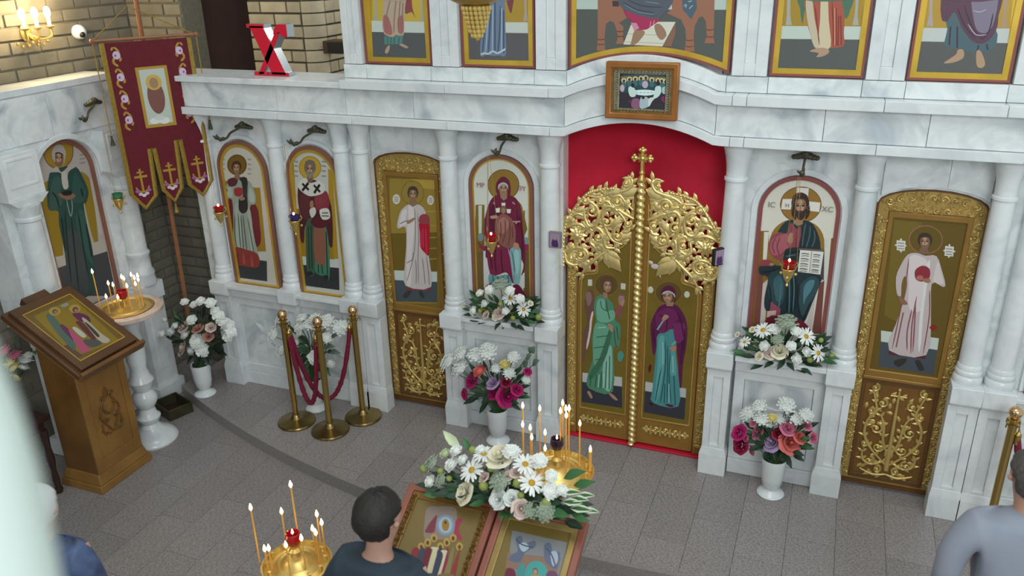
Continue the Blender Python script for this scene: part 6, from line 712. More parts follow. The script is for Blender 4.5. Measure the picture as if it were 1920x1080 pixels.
# speaker on the pier
t = thing('loudspeaker','small dark brown loudspeaker on the pale brick pier','speaker',(-2.72,.72,2.82))
m_ = MB(); m_.box(-2.84,-2.60,.62,.8,2.82,2.92); part('cabinet', m_, 'speaker_brown', t, bevel=.006); m_ = MB(); m_.box(-2.79,-2.61,.612,.625,2.83,2.91); part('grille', m_, 'speaker_black', t)
# red letter X on the ledge
t = thing('letter','large red block letter X with silver sides on the marble ledge','letter',(-2.85,-.03,2.736))
LX = [[(-.165,.36),(-.045,.36),(.115,.01),(-.01,.01)],[(-.19,.375),(-.035,.375),(-.035,.348),(-.19,.348)],[(-.04,0),(.14,0),(.14,.026),(-.04,.026)],[(-.135,.01),(-.09,.01),(.10,.31),(.055,.31)],[(-.175,0),(-.05,0),(-.05,.026),(-.175,.026)],[(.04,.30),(.06,.35),(.09,.375),(.165,.375),(.165,.285),(.125,.285),(.095,.32)]]
m_ = MB(); [m_.prism(q, -.03, .06) for q in LX]; part('side', m_, 'letter_silver', t, world=False, smooth=0)
m_ = MB(); [m_.prism(q, -.034, -.0305) for q in LX]; part('face', m_, 'letter_red', t, world=False, smooth=0)
# ------------------------------------------------------------------ church banner on its pole
t = thing('banner_pole','slanted brown wooden pole carrying the church banner','pole',(-3.95,-.25,0))
g = MB(); g.tube([(-3.95,-.25,.0),(-3.83,-.29,3.75)], .017, 8); part('shaft', g, 'pole_wood', t)
g = MB(); g.sph((-3.95,-.25,.02),.05,10,6,sq=(1,1,.4)); part('foot', g, 'wood_dark', t)
ang = math.atan2(.5,.36); BC = Vector((-3.745,-.36,0)); tb = thing('church_banner','burgundy church banner with gold crosses and three fringed tails','banner',(BC.x,BC.y,1.74),ang)
bw = .31; zt = 1.27
tails = [(-bw,zt),(-bw,.12),(-bw+.085,-.0),(-bw+.175,.09),(-bw+.19,.46),(-.085,.46),(-.07,.12),(.0,.02),(.07,.12),(.085,.5),(bw-.19,.5),(bw-.175,.13),(bw-.085,.03),(bw,.14),(bw,zt)]
m_ = MB(); m_.prism(tails, -.004, .004); part('cloth', m_, 'burgundy', tb, world=False, smooth=0)
g = MB(); e = [(x,z) for x,z in tails]
g.tube([(x,-.003,z) for x,z in e], .0185, 6, flat=(0,1,0)); part('gold_fringe', g, 'banner_gold', tb, world=False)
ell = lambda cx,cz,r,rz,n=12: sum(([cx+r*math.cos(2*PI*i/n),cz+rz*math.sin(2*PI*i/n)] for i in range(n)),[])
def cross_emb(cx, cz):
    ex = []; cx *= 1000; cz *= 1000; G = 'b08a34'
    ex += [[0,G,[cx-8,cz-85,cx+8,cz-85,cx+8,cz+95,cx-8,cz+95]],[0,G,[cx-48,cz+24,cx+48,cz+24,cx+48,cz+42,cx-48,cz+42]],[0,G,[cx-26,cz+62,cx+26,cz+62,cx+26,cz+74,cx-26,cz+74]],[2,G,13,[cx-48,cz-45,cx-36,cz-75,cx,cz-90,cx+36,cz-75,cx+48,cz-45]]]
    for (dx,dz,c) in ((-44,-80,'9a5aa0'),(44,-80,'9a5aa0'),(-24,-105,'c8b8c8'),(24,-105,'c8b8c8'),(0,-118,'d8ccd8')): ex.append([1,c,ell(cx+dx,cz+dz,16,13,8)])
    return ex
FULL = [(-.29,.03),(.29,.03),(.29,1.24),(-.29,1.24)]
for cx,cz in ((-bw+.09,.22),(0,.24),(bw-.09,.26)): paint('embroidered_cross','none',FULL,tb,(0,-.005,0),extra=cross_emb(cx,cz))
for sg in (-1,1):
    ex = []
    for k in range(4):
        z0 = 620+k*160; x0 = sg*225
        ex += [[2,'b08a34',17,[x0,z0,x0+sg*30,z0+30,x0+sg*10,z0+70,x0-sg*25,z0+60,x0-sg*15,z0+35]],[2,'b08a34',15,[x0,z0+60,x0-sg*20,z0+100,x0+sg*10,z0+140,x0+sg*30,z0+115]],[1,'c8b0c8',ell(x0,z0+80,27,30,8)],[1,'8a4a90',ell(x0+sg*8,z0+78,8,9,6)]]
    paint('embroidered_vine','none',FULL,tb,(0,-.005,0),extra=ex)
paint('painted_icon','none',FULL,tb,(0,-.005,0),extra=[[0,'b08a34',[-115,620,115,620,115,1080,-115,1080]],[0,'b8c0b4',[-92,645,92,645,92,1060,-92,1060]],[1,'7a4a40',ell(0,850,62,130)],[1,'caa44a',ell(0,960,58,58)],[1,'9a7a5e',ell(0,955,32,40)],[1,'d8dcd4',ell(-40,670,36,24)],[1,'d8dcd4',ell(30,665,40,26)],[1,'c8ccc4',ell(0,690,40,20)]])
g = MB(); g.tube([(-.37,0,1.29),(.37,0,1.29)], .012, 8); g.sph((-.37,0,1.29),.02,8,5); g.sph((.37,0,1.29),.02,8,5); part('crossbar', g, 'pole_wood', tb, world=False)
g = MB(); g.tube([(-.37,0,1.29),(-.08,.05,1.52),(.36,0,1.29)], .004, 5); 
for sx,zb in ((.37,.62),(-.37,.6)): g.tube([(sx,0,1.29),(sx,0,zb)], .004, 5)
part('cord', g, 'banner_gold', tb, world=False)
for sx,zb in ((.37,.55),(-.37,.52),(0.0,-.08)):
    g = MB(); g.lathe([(.003,.075),(.010,.07),(.006,.06),(.018,.0)],(sx,0,zb),8); part('tassel', g, 'banner_gold' if sx == 0 else 'bronze', tb, world=False)
# ------------------------------------------------------------------ brass stanchions and red ropes
def stanchion(x, y, label):
    t = thing('stanchion', label, 'stanchion', (x,y,0), 0, 'brass rope stanchions')
    g = MB(); g.lathe([(.152,0),(.155,.012),(.15,.022),(.09,.032),(.05,.045),(.03,.075),(.022,.08)], (0,0,0), 28); part('base', g, 'brass_dark', t, world=False)
    g = MB(); g.lathe([(.025,.07),(.025,.90)], (0,0,0), 16); part('post', g, 'brass', t, world=False)
    g = MB(); g.lathe([(.021,.88),(.034,.885),(.034,.9),(.024,.905),(.024,.925),(.036,.93),(.018,.94)], (0,0,0), 16)
    for k in range(4): a = k*PI/2+.6; g.tube([(.03*math.cos(a),.03*math.sin(a),.895),(.048*math.cos(a),.048*math.sin(a),.91),(.05*math.cos(a),.05*math.sin(a),.88)], .005, 5)
    part('collar', g, 'brass', t, world=False)
    g = MB(); g.sph((0,0,.975), .04, 18, 12); part('ball', g, 'ball_gold', t, world=False)
S1,S2,S3,S4 = (-2.69,-.55),(-2.35,-.575),(-2.205,-.30),(2.39,-.36)
stanchion(*S1,'leftmost brass stanchion of the roped group left of the doors'); stanchion(*S2,'front middle brass stanchion of the roped group'); stanchion(*S3,'brass stanchion closest to the paired columns in the roped group'); stanchion(*S4,'single brass stanchion at the right edge beside paired columns')
def rope(a, b_, zlow, label):
    a = Vector((a[0],a[1],.86)); b_ = Vector((b_[0],b_[1],.86)); d = (b_-a); d.z = 0; u = d.normalized()*.04; a2 = a+u; b2 = b_-u
    t = thing('rope', label, 'rope', tuple((a2+b2)/2-Vector((0,0,.86-zlow))), 0, 'red stanchion ropes')
    n = 40; P = []; k = 3.2
    for i in range(n+1):
        s = i/n*2-1; f = (math.cosh(k*s)-1)/(math.cosh(k)-1); q = a2.lerp(b2,.5+.5*(.75*s+.25*s**3 if True else s)); P.append((q.x,q.y,zlow+(.80-zlow)*f))
    g = MB(); g.tube(P, [.019+.003*math.sin(i*2.4) for i in range(n+1)], 8); part('cord', g, 'rope_red', t)
    for q in (P[0],P[-1]): g = MB(); g.lathe([(.019,-.035),(.019,.03),(.01,.04),(.006,.065)],q,10); part('hook_end', g, 'brass', t)
rope(S1,S2,.22,'red rope between the leftmost and front stanchions'); rope(S1,S3,.2,'red rope sagging between leftmost stanchion and the one by the columns'); rope(S4,(2.95,-.36),.3,'red rope hanging from the right edge stanchion')
# ------------------------------------------------------------------ vases and flowers
def vase(x, y, z, label, s=1.0, fluted=True):
    t = thing('vase', label, 'vase', (x,y,z), 0, 'white flower vases')
    g = MB(); prof = [(.068,0),(.072,.008),(.066,.02),(.045,.034),(.033,.048),(.036,.06),(.05,.08),(.058,.14),(.062,.24),(.066,.295),(.064,.298),(.056,.26),(.045,.1)]
    n = 32
    g.lathe([(a*s*1.3,b_*s) for a,b_ in prof], (0,0,0), n)
    if fluted: g.v = [(x_*(1-(.05 if (i%n)%2 and 6 <= i//n <= 9 else 0)), y_*(1-(.05 if (i%n)%2 and 6 <= i//n <= 9 else 0)), z_) for i,(x_,y_,z_) in enumerate(g.v)]
    part('body', g, 'white_enamel', t, world=False, smooth=50)
    g = MB(); g.lathe([(.07*s,.25*s),(.065*s,.256*s)], (0,0,0), 16); part('water_line', g, 'stem', t, world=False)
FM = {}
def flower_proto():
    g = MB(); n = 17
    for i in range(n):
        a = 2*PI*i/n+.1*(i%2); c,s = math.cos(a),math.sin(a); L = 1+.06*(i%3); h = .03*(i%2); f = lambda u,v,z: (c*u-s*v, s*u+c*v, z+h)
        g.add([f(.22,-.06,0),f(.22,.06,0),f(.62,.115,.1),f(.62,-.115,.1),f(.93*L,.085,.05),f(.93*L,-.085,.05),f(L,0,.02)], [(0,3,2,1),(3,5,4,2),(5,6,4)])
    FM['d'] = g.mesh('daisy',60)
    g = MB(); g.sph((0,0,.06), .27, 12, 6, sq=(1,1,.5)); FM['dc'] = g.mesh('flower_center',60)
    rnd = random.Random(3); g = MB()
    for rng,(k,el,rr,sz) in enumerate(((13,.12,.72,.5),(12,.45,.62,.5),(10,.8,.46,.46),(7,1.15,.26,.4),(4,1.4,.1,.3))):
        for i in range(k):
            a = 2*PI*i/k+rng*.4+rnd.uniform(-.1,.1); d = Vector((math.cos(a)*math.cos(el),math.sin(a)*math.cos(el),math.sin(el)*.75)); tq = Vector((-math.sin(a),math.cos(a),0)); b0 = d*.35
            P = [b0-tq*.05,b0+tq*.05]; tip = d*(.86+rnd.uniform(-.07,.1)); w = sz*.42
            P += [tip+tq*w+d*rnd.uniform(-.1,0),tip+tq*w*.35+d*rnd.uniform(0,.12),tip-tq*w*.3+d*rnd.uniform(-.12,0),tip-tq*w+d*rnd.uniform(-.06,.06)]
            g.add(P, [(0,1,2,3),(0,3,4,5)])
    g.sph((0,0,.1),.55,8,5,sq=(1,1,.8)); FM['c'] = g.mesh('carnation',80)
    g = MB()
    for lay,(k,r,h,op) in enumerate(((3,.16,.55,.02),(4,.34,.56,.10),(5,.56,.48,.24),(6,.80,.30,.42))):
        for i in range(k):
            a0 = 2*PI*i/k+lay*.7; vs = []; fs = []; hw = PI/k*1.25
            for u in range(5):
                for v in range(4):
                    a = a0+hw*(u/2-1)*(.6+.4*v/3); t_ = v/3; rad = r*(.35+.65*math.sin(t_*PI/2))+op*t_*t_*(.7-.3*abs(u/2-1)); z = -.25+h*1.15*t_-op*.5*t_**3-.06*abs(u/2-1)*t_
                    vs.append((rad*math.cos(a),rad*math.sin(a),z))
            for u in range(4):
                for v in range(3): fs.append((u*4+v,(u+1)*4+v,(u+1)*4+v+1,u*4+v+1))
            g.add(vs,fs)
    g.sph((0,0,.1),.16,7,5,sq=(1,1,1.6)); FM['r'] = g.mesh('rose',80)
    g = MB()
    g.sph((0,0,.05),.62,9,5,sq=(1.1,1.1,.55))
    for i in range(34):
        a = i*2.4; q = math.sqrt(i/34); c = Vector((math.cos(a)*q*.85,math.sin(a)*q*.85,.55*(1-q*q)+rnd.uniform(-.1,.1))); pr = []
        for k in range(5):
            b1 = 2*PI*k/5+i; pr.append((c.x+.2*math.cos(b1),c.y+.2*math.sin(b1),c.z+rnd.uniform(-.03,.05))); pr.append((c.x+.09*math.cos(b1+.63),c.y+.09*math.sin(b1+.63),c.z))
        pr.append((c.x,c.y,c.z+.06)); g.add(pr, [(k,(k+1)%10,10) for k in range(10)])
    FM['s'] = g.mesh('blossom_cluster',0)
    g = MB(); g.sph((0,0,0),.9,10,7); rnd2 = random.Random(2); g.v = [(x*(1+rnd2.uniform(-.08,.08)),y*(1+rnd2.uniform(-.08,.08)),z) for x,y,z in g.v]; FM['b'] = g.mesh('bud',40)
    def leaf(w, L, two=False):
        g = MB(); vs = []; fs = []
        pr = [(-1,.02),(-.6,.55),(-.1,1),(.4,.75),(.8,.3),(1,.02)]
        for u,k in pr: z = -.18*u*u; vs += [(u*L,-k*w,z+.10*k),(u*L,-k*w*.5,z+.03),(u*L,0,z-.02),(u*L,k*w*.5,z+.03),(u*L,k*w,z+.10*k)]
        for i in range(5):
            for j in range(4): fs.append((i*5+j,(i+1)*5+j,(i+1)*5+j+1,i*5+j+1))
        g.add(vs,fs)
        if two: g.m = [0 if i%4 in (0,3) else 1 for i in range(len(fs))]
        return g
    FM['l'] = leaf(.36,1).mesh('leaf',80); FM['e'] = leaf(.62,.8).mesh('leaf',80); FM['v'] = leaf(.34,1.05,True).mesh('leaf',80)
    for m_ in FM['v'],: m_.materials.append(M['f_varieg']); m_.materials.append(M['f_green'])
    FM['dc'].materials.append(M['f_center'])
    for k in 'dcrsble': FM[k].materials.append(M['f_w'])
flower_proto()
FN = dict(d='daisy',c='carnation',r='rose',s='blossom_cluster',b='bud',l='leaf',e='leaf',v='variegated_leaf')
def bouquet(key, label, center, mouth=None, bias=(0,-.5,.5), fill=0, fillbox=None, fillcol='dark'):
    c = Vector(center); t = thing('flower_arrangement', label, 'flowers', tuple(mouth or center), 0, 'flower arrangements'); base = Vector(mouth or center); rnd = random.Random(hash(key)%97 if False else len(key)*13+5)
    items = list(BOUQ[key])
    if fill:
        (x0,x1,y0,y1,z0,z1) = fillbox
        for i in range(fill): items.append(('l', fillcol if i%3 else 'green', rnd.uniform(x0,x1)*1000, rnd.uniform(y0,y1)*1000, rnd.uniform(z0,z1)*1000, rnd.uniform(28,42)))
    st = MB()
    for k,col,x,y,z,r in items:
        p = Vector((x,y,z))/1000; r = r/1000*{'s':1.45,'c':1.28,'r':1.28,'d':1.2,'l':1.35,'e':1.3,'v':1.3,'b':1.1}[k]; nrm = (p-c); nrm = nrm.normalized()+Vector(bias)*1.2; nrm.normalize()
        if k in 'lev':
            d = (p-c)+Vector((rnd.uniform(-.04,.04),rnd.uniform(-.05,.02),rnd.uniform(-.02,.03))); d = d.normalized() if d.length > 1e-4 else Vector((1,0,0)); n2 = Vector(bias)+Vector((rnd.uniform(-.4,.4),rnd.uniform(-.3,.1),rnd.uniform(-.2,.3))); zz = (n2-d*n2.dot(d)).normalized(); yy = zz.cross(d)
            q = Matrix((d,yy,zz)).transposed().to_euler()
        else:
            nrm = (nrm+Vector((rnd.uniform(-.25,.25),rnd.uniform(-.15,.15),rnd.uniform(-.2,.2)))).normalized(); q = nrm.to_track_quat('Z','Y').to_euler(); q.rotate_axis('Z',rnd.uniform(0,6))
        o = bpy.data.objects.new(FN[k], FM[k]); COL.objects.link(o); o.parent = t; o.location = p-base; o.rotation_euler = q; o.scale = (r,r,r)
        if k != 'v': o.material_slots[0].link = 'OBJECT'; o.material_slots[0].material = M['f_'+col]
        if k == 'd': d_ = bpy.data.objects.new('flower_center', FM['dc']); COL.objects.link(d_); d_.parent = o
        if k not in 'lev' or mouth: st.tube([p-nrm*r*.2, p.lerp(c,.5)+Vector((0,.01,-.02)), base+Vector((rnd.uniform(-.02,.02),rnd.uniform(-.02,.02),-.03 if mouth else -.005))], .0035 if mouth else .003, 5)
    part('stems', st, 'stem', t); return t
vase(-1.01,-.26,0,'white vase with magenta roses left of the royal doors'); vase(1.06,-.255,0,'white vase with coral and lavender roses right of royal doors'); vase(-3.745,-.41,0,'white vase with blush roses beside the banner pole'); vase(-2.66,-.30,0,'white vase behind the roped stanchions',1.0)
bouquet('vase_l','magenta roses and white blossom bouquet in vase left of royal doors',(-1.01,-.24,.42),(-1.01,-.26,.29),(0,-.5,.5),34,(-1.24,-.78,-.27,-.18,.33,.66)); bouquet('vase_r','coral, lavender and pink rose bouquet in vase right of royal doors',(1.06,-.24,.40),(1.06,-.255,.29),(0,-.5,.5),34,(.85,1.28,-.27,-.18,.33,.60))
bouquet('vase_pink','white and blush flower bouquet in vase beside the banner pole',(-3.73,-.38,.5),(-3.745,-.41,.29),(0,-.5,.5),36,(-3.95,-3.5,-.44,-.36,.33,.75),'black'); bouquet('vase_white','white flower bouquet behind the roped brass stanchions',(-2.64,-.28,.55),(-2.66,-.30,.29),(0,-.5,.5),22,(-2.82,-2.45,-.31,-.25,.36,.65))
bouquet('mother','white daisy arrangement on the ledge under throned mother icon',(-.98,-.13,1.03),None,(0,-.5,.5),64,(-1.24,-.72,-.17,-.1,1.0,1.2)); bouquet('christ','white daisy arrangement on the ledge under seated icon with book',(1.03,-.13,1.02),None,(0,-.5,.5),64,(.78,1.29,-.17,-.1,1.0,1.2))
# ------------------------------------------------------------------ candle stands
def candle(x, y, z0, zf, label, group, r=.0042, m='wax'):
    t = thing('candle', label, 'candle', (x,y,z0), 0, group)
    g = MB(); g.tube([(0,0,0),(0,0,zf-z0-.012)], r, 7); part('wax', g, m, t, world=False)
    g = MB(); g.lathe([(.001,-.012),(.007,-.004),(.008,.004),(.004,.018),(.0006,.028)],(0,0,zf-z0),8); part('flame', g, 'flame', t, world=False)
def plate_stand(x, y, zp, r, glass, label, foot, cupz=.0):
    t = thing('candle_stand', label, 'candle stand', (x,y,foot), 0, 'gold candle stands'); H = zp-foot
    g = MB(); g.lathe([(.17,0),(.175,.015),(.15,.03),(.10,.045),(.05,.08)], (0,0,0), 24); part('base', g, 'gold', t, world=False)
    g = MB(); g.lathe([(.05,.07),(.03,.12),(.045,.16),(.03,.2),(.024,.45),(.04,.5),(.024,.55),(.022,H-.2),(.05,H-.14),(.03,H-.1),(.04,H-.04)], (0,0,0), 18); part('stem', g, 'gold', t, world=False)
    g = MB(); g.lathe([(.04,H-.05),(r*.7,H-.03),(r,H-.005),(r*1.03,H+.012),(r*.98,H+.014),(r*.93,H-.002),(r*.75,H+.008),(r*.7,H+.002),(r*.55,H+.02),(r*.5,H+.014),(r*.34,H+.04),(r*.2,H+.05)], (0,0,0), 32); part('plate', g, 'gold', t, world=False)
    g = MB(); g.lathe([(.025,H+.045),(.018,H+.07),(.03,H+.085),(.016,H+.1),(.02,H+.12+cupz),(.03,H+.125+cupz)], (0,0,0), 14); part('cup_holder', g, 'gold', t, world=False)
    g = MB(); g.lathe([(.022,H+.12+cupz),(.034,H+.135+cupz),(.038,H+.16+cupz),(.034,H+.185+cupz),(.030,H+.186+cupz),(.028,H+.15+cupz)], (0,0,0), 16); part('glass_cup', g, glass, t, world=False)
    g = MB(); g.lathe([(.001,-.01),(.006,-.002),(.003,.012),(.0006,.02)],(0,0,H+.19+cupz),8); part('flame', g, 'flame', t, world=False)
    for k in range(12):
        a = 2*PI*k/12; g = MB(); g.lathe([(.006,H),(.009,H+.006),(.008,H+.03),(.011,H+.034),(.007,H+.036)],(r*.84*math.cos(a),r*.84*math.sin(a),0),8); part('candle_socket', g, 'gold', t, world=False)
plate_stand(-1.0,-2.83,.86,.165,'glass_red','gold candle stand with red glass cup beside the dark haired boy',ZL); plate_stand(-.02,-1.78,.93,.20,'glass_purple','gold candle stand with dark purple cup behind the double lectern',ZL,.03)
ORD = ['leftmost','second','third','fourth','fifth','sixth','seventh','eighth','ninth','tenth','eleventh','twelfth','thirteenth','rightmost']
def candles(key, z0, where, group, thick=None):
    L = sorted(CANDLES[key], key=lambda p: p[0]*.93+p[1]*.37); n = len(L); hi = max(p[2] for p in L)
    for i,(x,y,z) in enumerate(L):
        o = 'leftmost' if i == 0 else 'rightmost' if i == n-1 else ORD[i]+' from left'
        lab = f'tallest lit candle, {o}, {where}' if z == hi else f'short thick lit candle at right rim {where}' if x == thick else f'lit thin candle, {o}, {where}'
        candle(x/1000, y/1000, z0, z/1000, lab, group, .009 if x == thick else .0042)
candles('A',.862,'on gold stand beside the boy','candles on the front gold stand'); candles('B',.932,'on gold stand behind double lectern','candles on the rear gold stand',149)
# marble candle stand by the shrine
cx,cy,zt = -3.78,-1.03,1.085
t = thing('marble_candle_stand','white turned marble candle stand with pinkish round top','candle stand',(cx,cy,ZL)); H = zt-ZL
g = MB(); g.lathe([(.195,0),(.2,.015),(.19,.04),(.15,.075),(.1,.105),(.08,.13)], (0,0,0), 30); part('base', g, 'marble_plain', t, world=False)
g = MB(); g.lathe([(.08,.13),(.062,.16),(.09,.2),(.095,.22),(.07,.25),(.06,.30),(.085,.34),(.1,.38),(.09,.42),(.065,.46),(.08,.50),(.1,.55),(.075,.6),(.062,.66),(.075,.74),(.08,.86),(.07,.98),(.09,1.05),(.12,1.12)], (0,0,0), 26); part('baluster', g, 'marble_plain', t, world=False)
g = MB(); g.lathe([(.12,H-.065),(.24,H-.05),(.272,H-.035),(.275,H-.005),(.26,H),(.215,H),(.205,H-.02)], (0,0,0), 36); part('top', g, 'marble_pink', t, world=False)
g = MB(); g.lathe([(.2,H-.02),(.205,H),(.21,H+.004),(.2,H+.006),(.19,H-.008),(.15,H-.006),(.14,H+.004),(.1,H-.004),(.06,H+.012),(.03,H+.02)], (0,0,0), 30); part('brass_tray', g, 'gold', t, world=False)
g = MB(); g.lathe([(.012,H+.02),(.012,H+.07),(.03,H+.08)],(0,0,0),12); part('cup_holder', g, 'gold', t, world=False); g = MB(); g.lathe([(.02,H+.08),(.036,H+.095),(.04,H+.12),(.036,H+.145),(.03,H+.11)],(0,0,0),14); part('glass_cup', g, 'glass_red', t, world=False)
candles('C',1.083,'on marble stand before shrine','candles on the marble stand')
# ------------------------------------------------------------------ wooden lectern by the shrine
t = thing('wooden_lectern','brown wooden lectern with carved panel and icon before the shrine','lectern',(-3.77,-1.52,ZL))
LX0,LX1,LY0,LY1 = -3.93,-3.62,-1.73,-1.30
m_ = MB(); m_.frus((LX0+LX1)/2,(LY0+LY1)/2,ZL,ZL+.06,.205,.255,.2,.25); m_.frus((LX0+LX1)/2,(LY0+LY1)/2,ZL+.06,ZL+.14,.19,.24,.165,.222); part('base', m_, 'wood', t, bevel=.006)
m_ = MB(); zf,zb = .98,1.24; m_.add([(LX1,LY0,ZL+.13),(LX1,LY1,ZL+.13),(LX0,LY1,ZL+.13),(LX0,LY0,ZL+.13),(LX1,LY0,zf),(LX1,LY1,zf),(LX0,LY1,zb),(LX0,LY0,zb)],[(0,3,2,1),(4,5,6,7),(0,1,5,4),(1,2,6,5),(2,3,7,6),(3,0,4,7)]); part('body', m_, 'wood_mid', t, bevel=.004)
def face_x(name, y0,y1,z0,z1,x0,x1,mt,hole=None,bevel=.003):
    m_ = MB()
    if hole: ring(m_, rect(y0,y1,z0,z1), rect(*hole), -x1, -x0)
    else: m_.prism(rect(y0,y1,z0,z1), -x1, -x0)
    m_.v = [(-b_,a,c) for a,b_,c in m_.v]; return part(name, m_, mt, t, bevel=bevel)
face_x('front_frame', LY0,LY1,ZL+.14,.95,LX1,LX1+.014,'wood',(LY0+.06,LY1-.06,ZL+.24,.86)); face_x('front_panel', LY0+.06,LY1-.06,ZL+.24,.86,LX1,LX1+.005,'wood')
g = MB(); yc = (LY0+LY1)/2
for sg in (-1,1):
    strokes(g, [[(yc+sg*a,b_) for a,b_ in q] for q in ([(0,.3),(.05,.38),(.09,.46),(.06,.54),(.02,.6)],[(.02,.3),(.08,.32),(.09,.4)],[(.0,.45),(.05,.5),(.04,.58)])], -.004, .006, seed=4)
    spiral(g, yc+sg*.05,.42,.03,0,1.2,sg,-.004,.006); spiral(g, yc+sg*.04,.60,.025,0,1.2,sg,-.004,.006)
leafr(g, yc,.58,PI/2,.1,.05,-.004); g.v = [(LX1+.004-b_,a,c) for a,b_,c in g.v]; part('carved_ornament', g, 'wood_mid', t)
tb_ = R(32); P0 = Vector((-3.73,-1.565+.03,1.16)); V_ = Vector((-math.cos(tb_),0,math.sin(tb_))); U_ = Vector((0,1,0)); N_ = Vector((math.sin(tb_),0,math.cos(tb_)))
def board_part(name, u0,u1,v0,v1,n0,n1,mt,hole=None,bevel=.004, par=t):
    m_ = MB()
    if hole: ring(m_, rect(u0,u1,v0,v1), rect(*hole), -n1, -n0)
    else: m_.prism(rect(u0,u1,v0,v1), -n1, -n0)
    m_.v = [tuple(P0+U_*a+V_*c-N_*b_) for a,b_,c in m_.v]; return part(name, m_, mt, par, bevel=bevel)
board_part('reading_board',-.29,.29,-.36,.36,-.07,-.03,'wood_dark'); board_part('board_molding',-.275,.275,-.345,.345,-.10,-.07,'wood'); board_part('lower_lip',-.29,.29,-.385,-.355,-.07,.0,'wood_mid'); board_part('crest',-.1,.1,.34,.40,-.07,-.01,'wood_dark')
ic = thing('lectern_icon','framed icon of two saints lying on the wooden lectern','icon',tuple(P0-N_*.03))
board_part('frame',-.255,.255,-.335,.335,-.03,.0,'wood_dark',(-.205,.205,-.27,.27),par=ic); board_part('backing',-.21,.21,-.275,.275,-.028,-.01,'wood_dark',par=ic)
board_part('gilded_edge',-.207,.207,-.272,.272,-.012,-.004,'border_gold',(-.198,.198,-.262,.262),par=ic,bevel=0)
paint('painting','saints', rect(-.2+.03,.2+.03,-.265,.265), ic, tuple(U_*-.03*0+N_*.021-U_*0.03), (R(-58),0,R(90)), fill='6a5424')
# table with the far bouquet
t = thing('side_table','dark wooden table with turned legs behind the wooden lectern','table',(-4.2,-1.98,ZL))
m_ = MB(); m_.box(-4.45,-3.86,-2.25,-1.80,.52,.56); part('table_top', m_, 'wood_black', t, bevel=.006)
m_ = MB(); m_.box(-4.41,-3.9,-2.21,-1.84,.44,.52); part('apron', m_, 'wood_black', t)
for x in (-4.40,-3.91):
    for y in (-2.2,-1.85): g = MB(); g.lathe([(.022,0),(.03,.03),(.02,.06),(.026,.12),(.018,.2),(.03,.3),(.02,.4),(.028,.46),(.028,.54)],(x,y,ZL),10); part('leg', g, 'wood_black', t)
t = thing('vase','dark vase holding pink and yellow flowers on the side table','vase',(-4.2,-1.93,.562)); g = MB(); g.lathe([(.04,0),(.05,.01),(.06,.08),(.045,.14),(.035,.17),(.045,.2),(.04,.2),(.03,.16)],(0,0,0),16); part('body', g, 'wood_black', t, world=False)
bouquet('far','pink and yellow snapdragon bouquet behind the wooden lectern',(-4.2,-1.74,.80),(-4.2,-1.93,.76))
# open box by the shrine
t = thing('open_box','dark green open box on the floor beside the shrine','box',(-3.93,-.62,ZL),R(-20))
for nm,a in (('side',(-.14,.14,-.11,-.1)),('side',(-.14,.14,.1,.11)),('end',(-.14,-.13,-.1,.1)),('end',(.13,.14,-.1,.1))): m_ = MB(); m_.box(*a,0,.10); part(nm, m_, 'box_green', t, world=False, bevel=.003)
m_ = MB(); m_.box(-.13,.13,-.1,.1,0,.01); part('bottom', m_, 'wood_black', t, world=False); m_ = MB(); m_.box(-.02,.02,-.125,-.11,.04,.07); part('latch', m_, 'brass', t, world=False)
# ------------------------------------------------------------------ double lectern in front
tl = R(30); Q0 = Vector((-.14,-2.36,1.1)); V2 = Vector((0,math.cos(tl),math.sin(tl))); N2 = Vector((0,-math.sin(tl),math.cos(tl)))
t = thing('double_lectern','wide wooden lectern holding two icons and flowers in front','lectern',(-.14,-2.6,ZL))
m_ = MB(); m_.add([(-.52,-2.82,ZL),(.26,-2.82,ZL),(.26,-2.4,ZL),(-.52,-2.4,ZL),(-.52,-2.82,.76),(.26,-2.82,.76),(.26,-2.4,1.0),(-.52,-2.4,1.0)],[(0,3,2,1),(4,5,6,7),(0,1,5,4),(1,2,6,5),(2,3,7,6),(3,0,4,7)]); part('body', m_, 'wood_mid', t, bevel=.004)
def b2(name,u0,u1,v0,v1,n0,n1,mt,hole=None,par=None,bevel=.004):
    m_ = MB()
    if hole: ring(m_, rect(u0,u1,v0,v1), rect(*hole), -n1, -n0)
    else: m_.prism(rect(u0,u1,v0,v1), -n1, -n0)
    m_.v = [tuple(Q0+Vector((a,0,0))+V2*c-N2*b_) for a,b_,c in m_.v]; return part(name, m_, mt, par, bevel=bevel)
b2('board',-.47,.45,-.66,.02,-.075,-.04,'wood_dark',par=t); b2('ledge',-.47,.45,-.69,-.66,-.075,.0,'wood_mid',par=t)
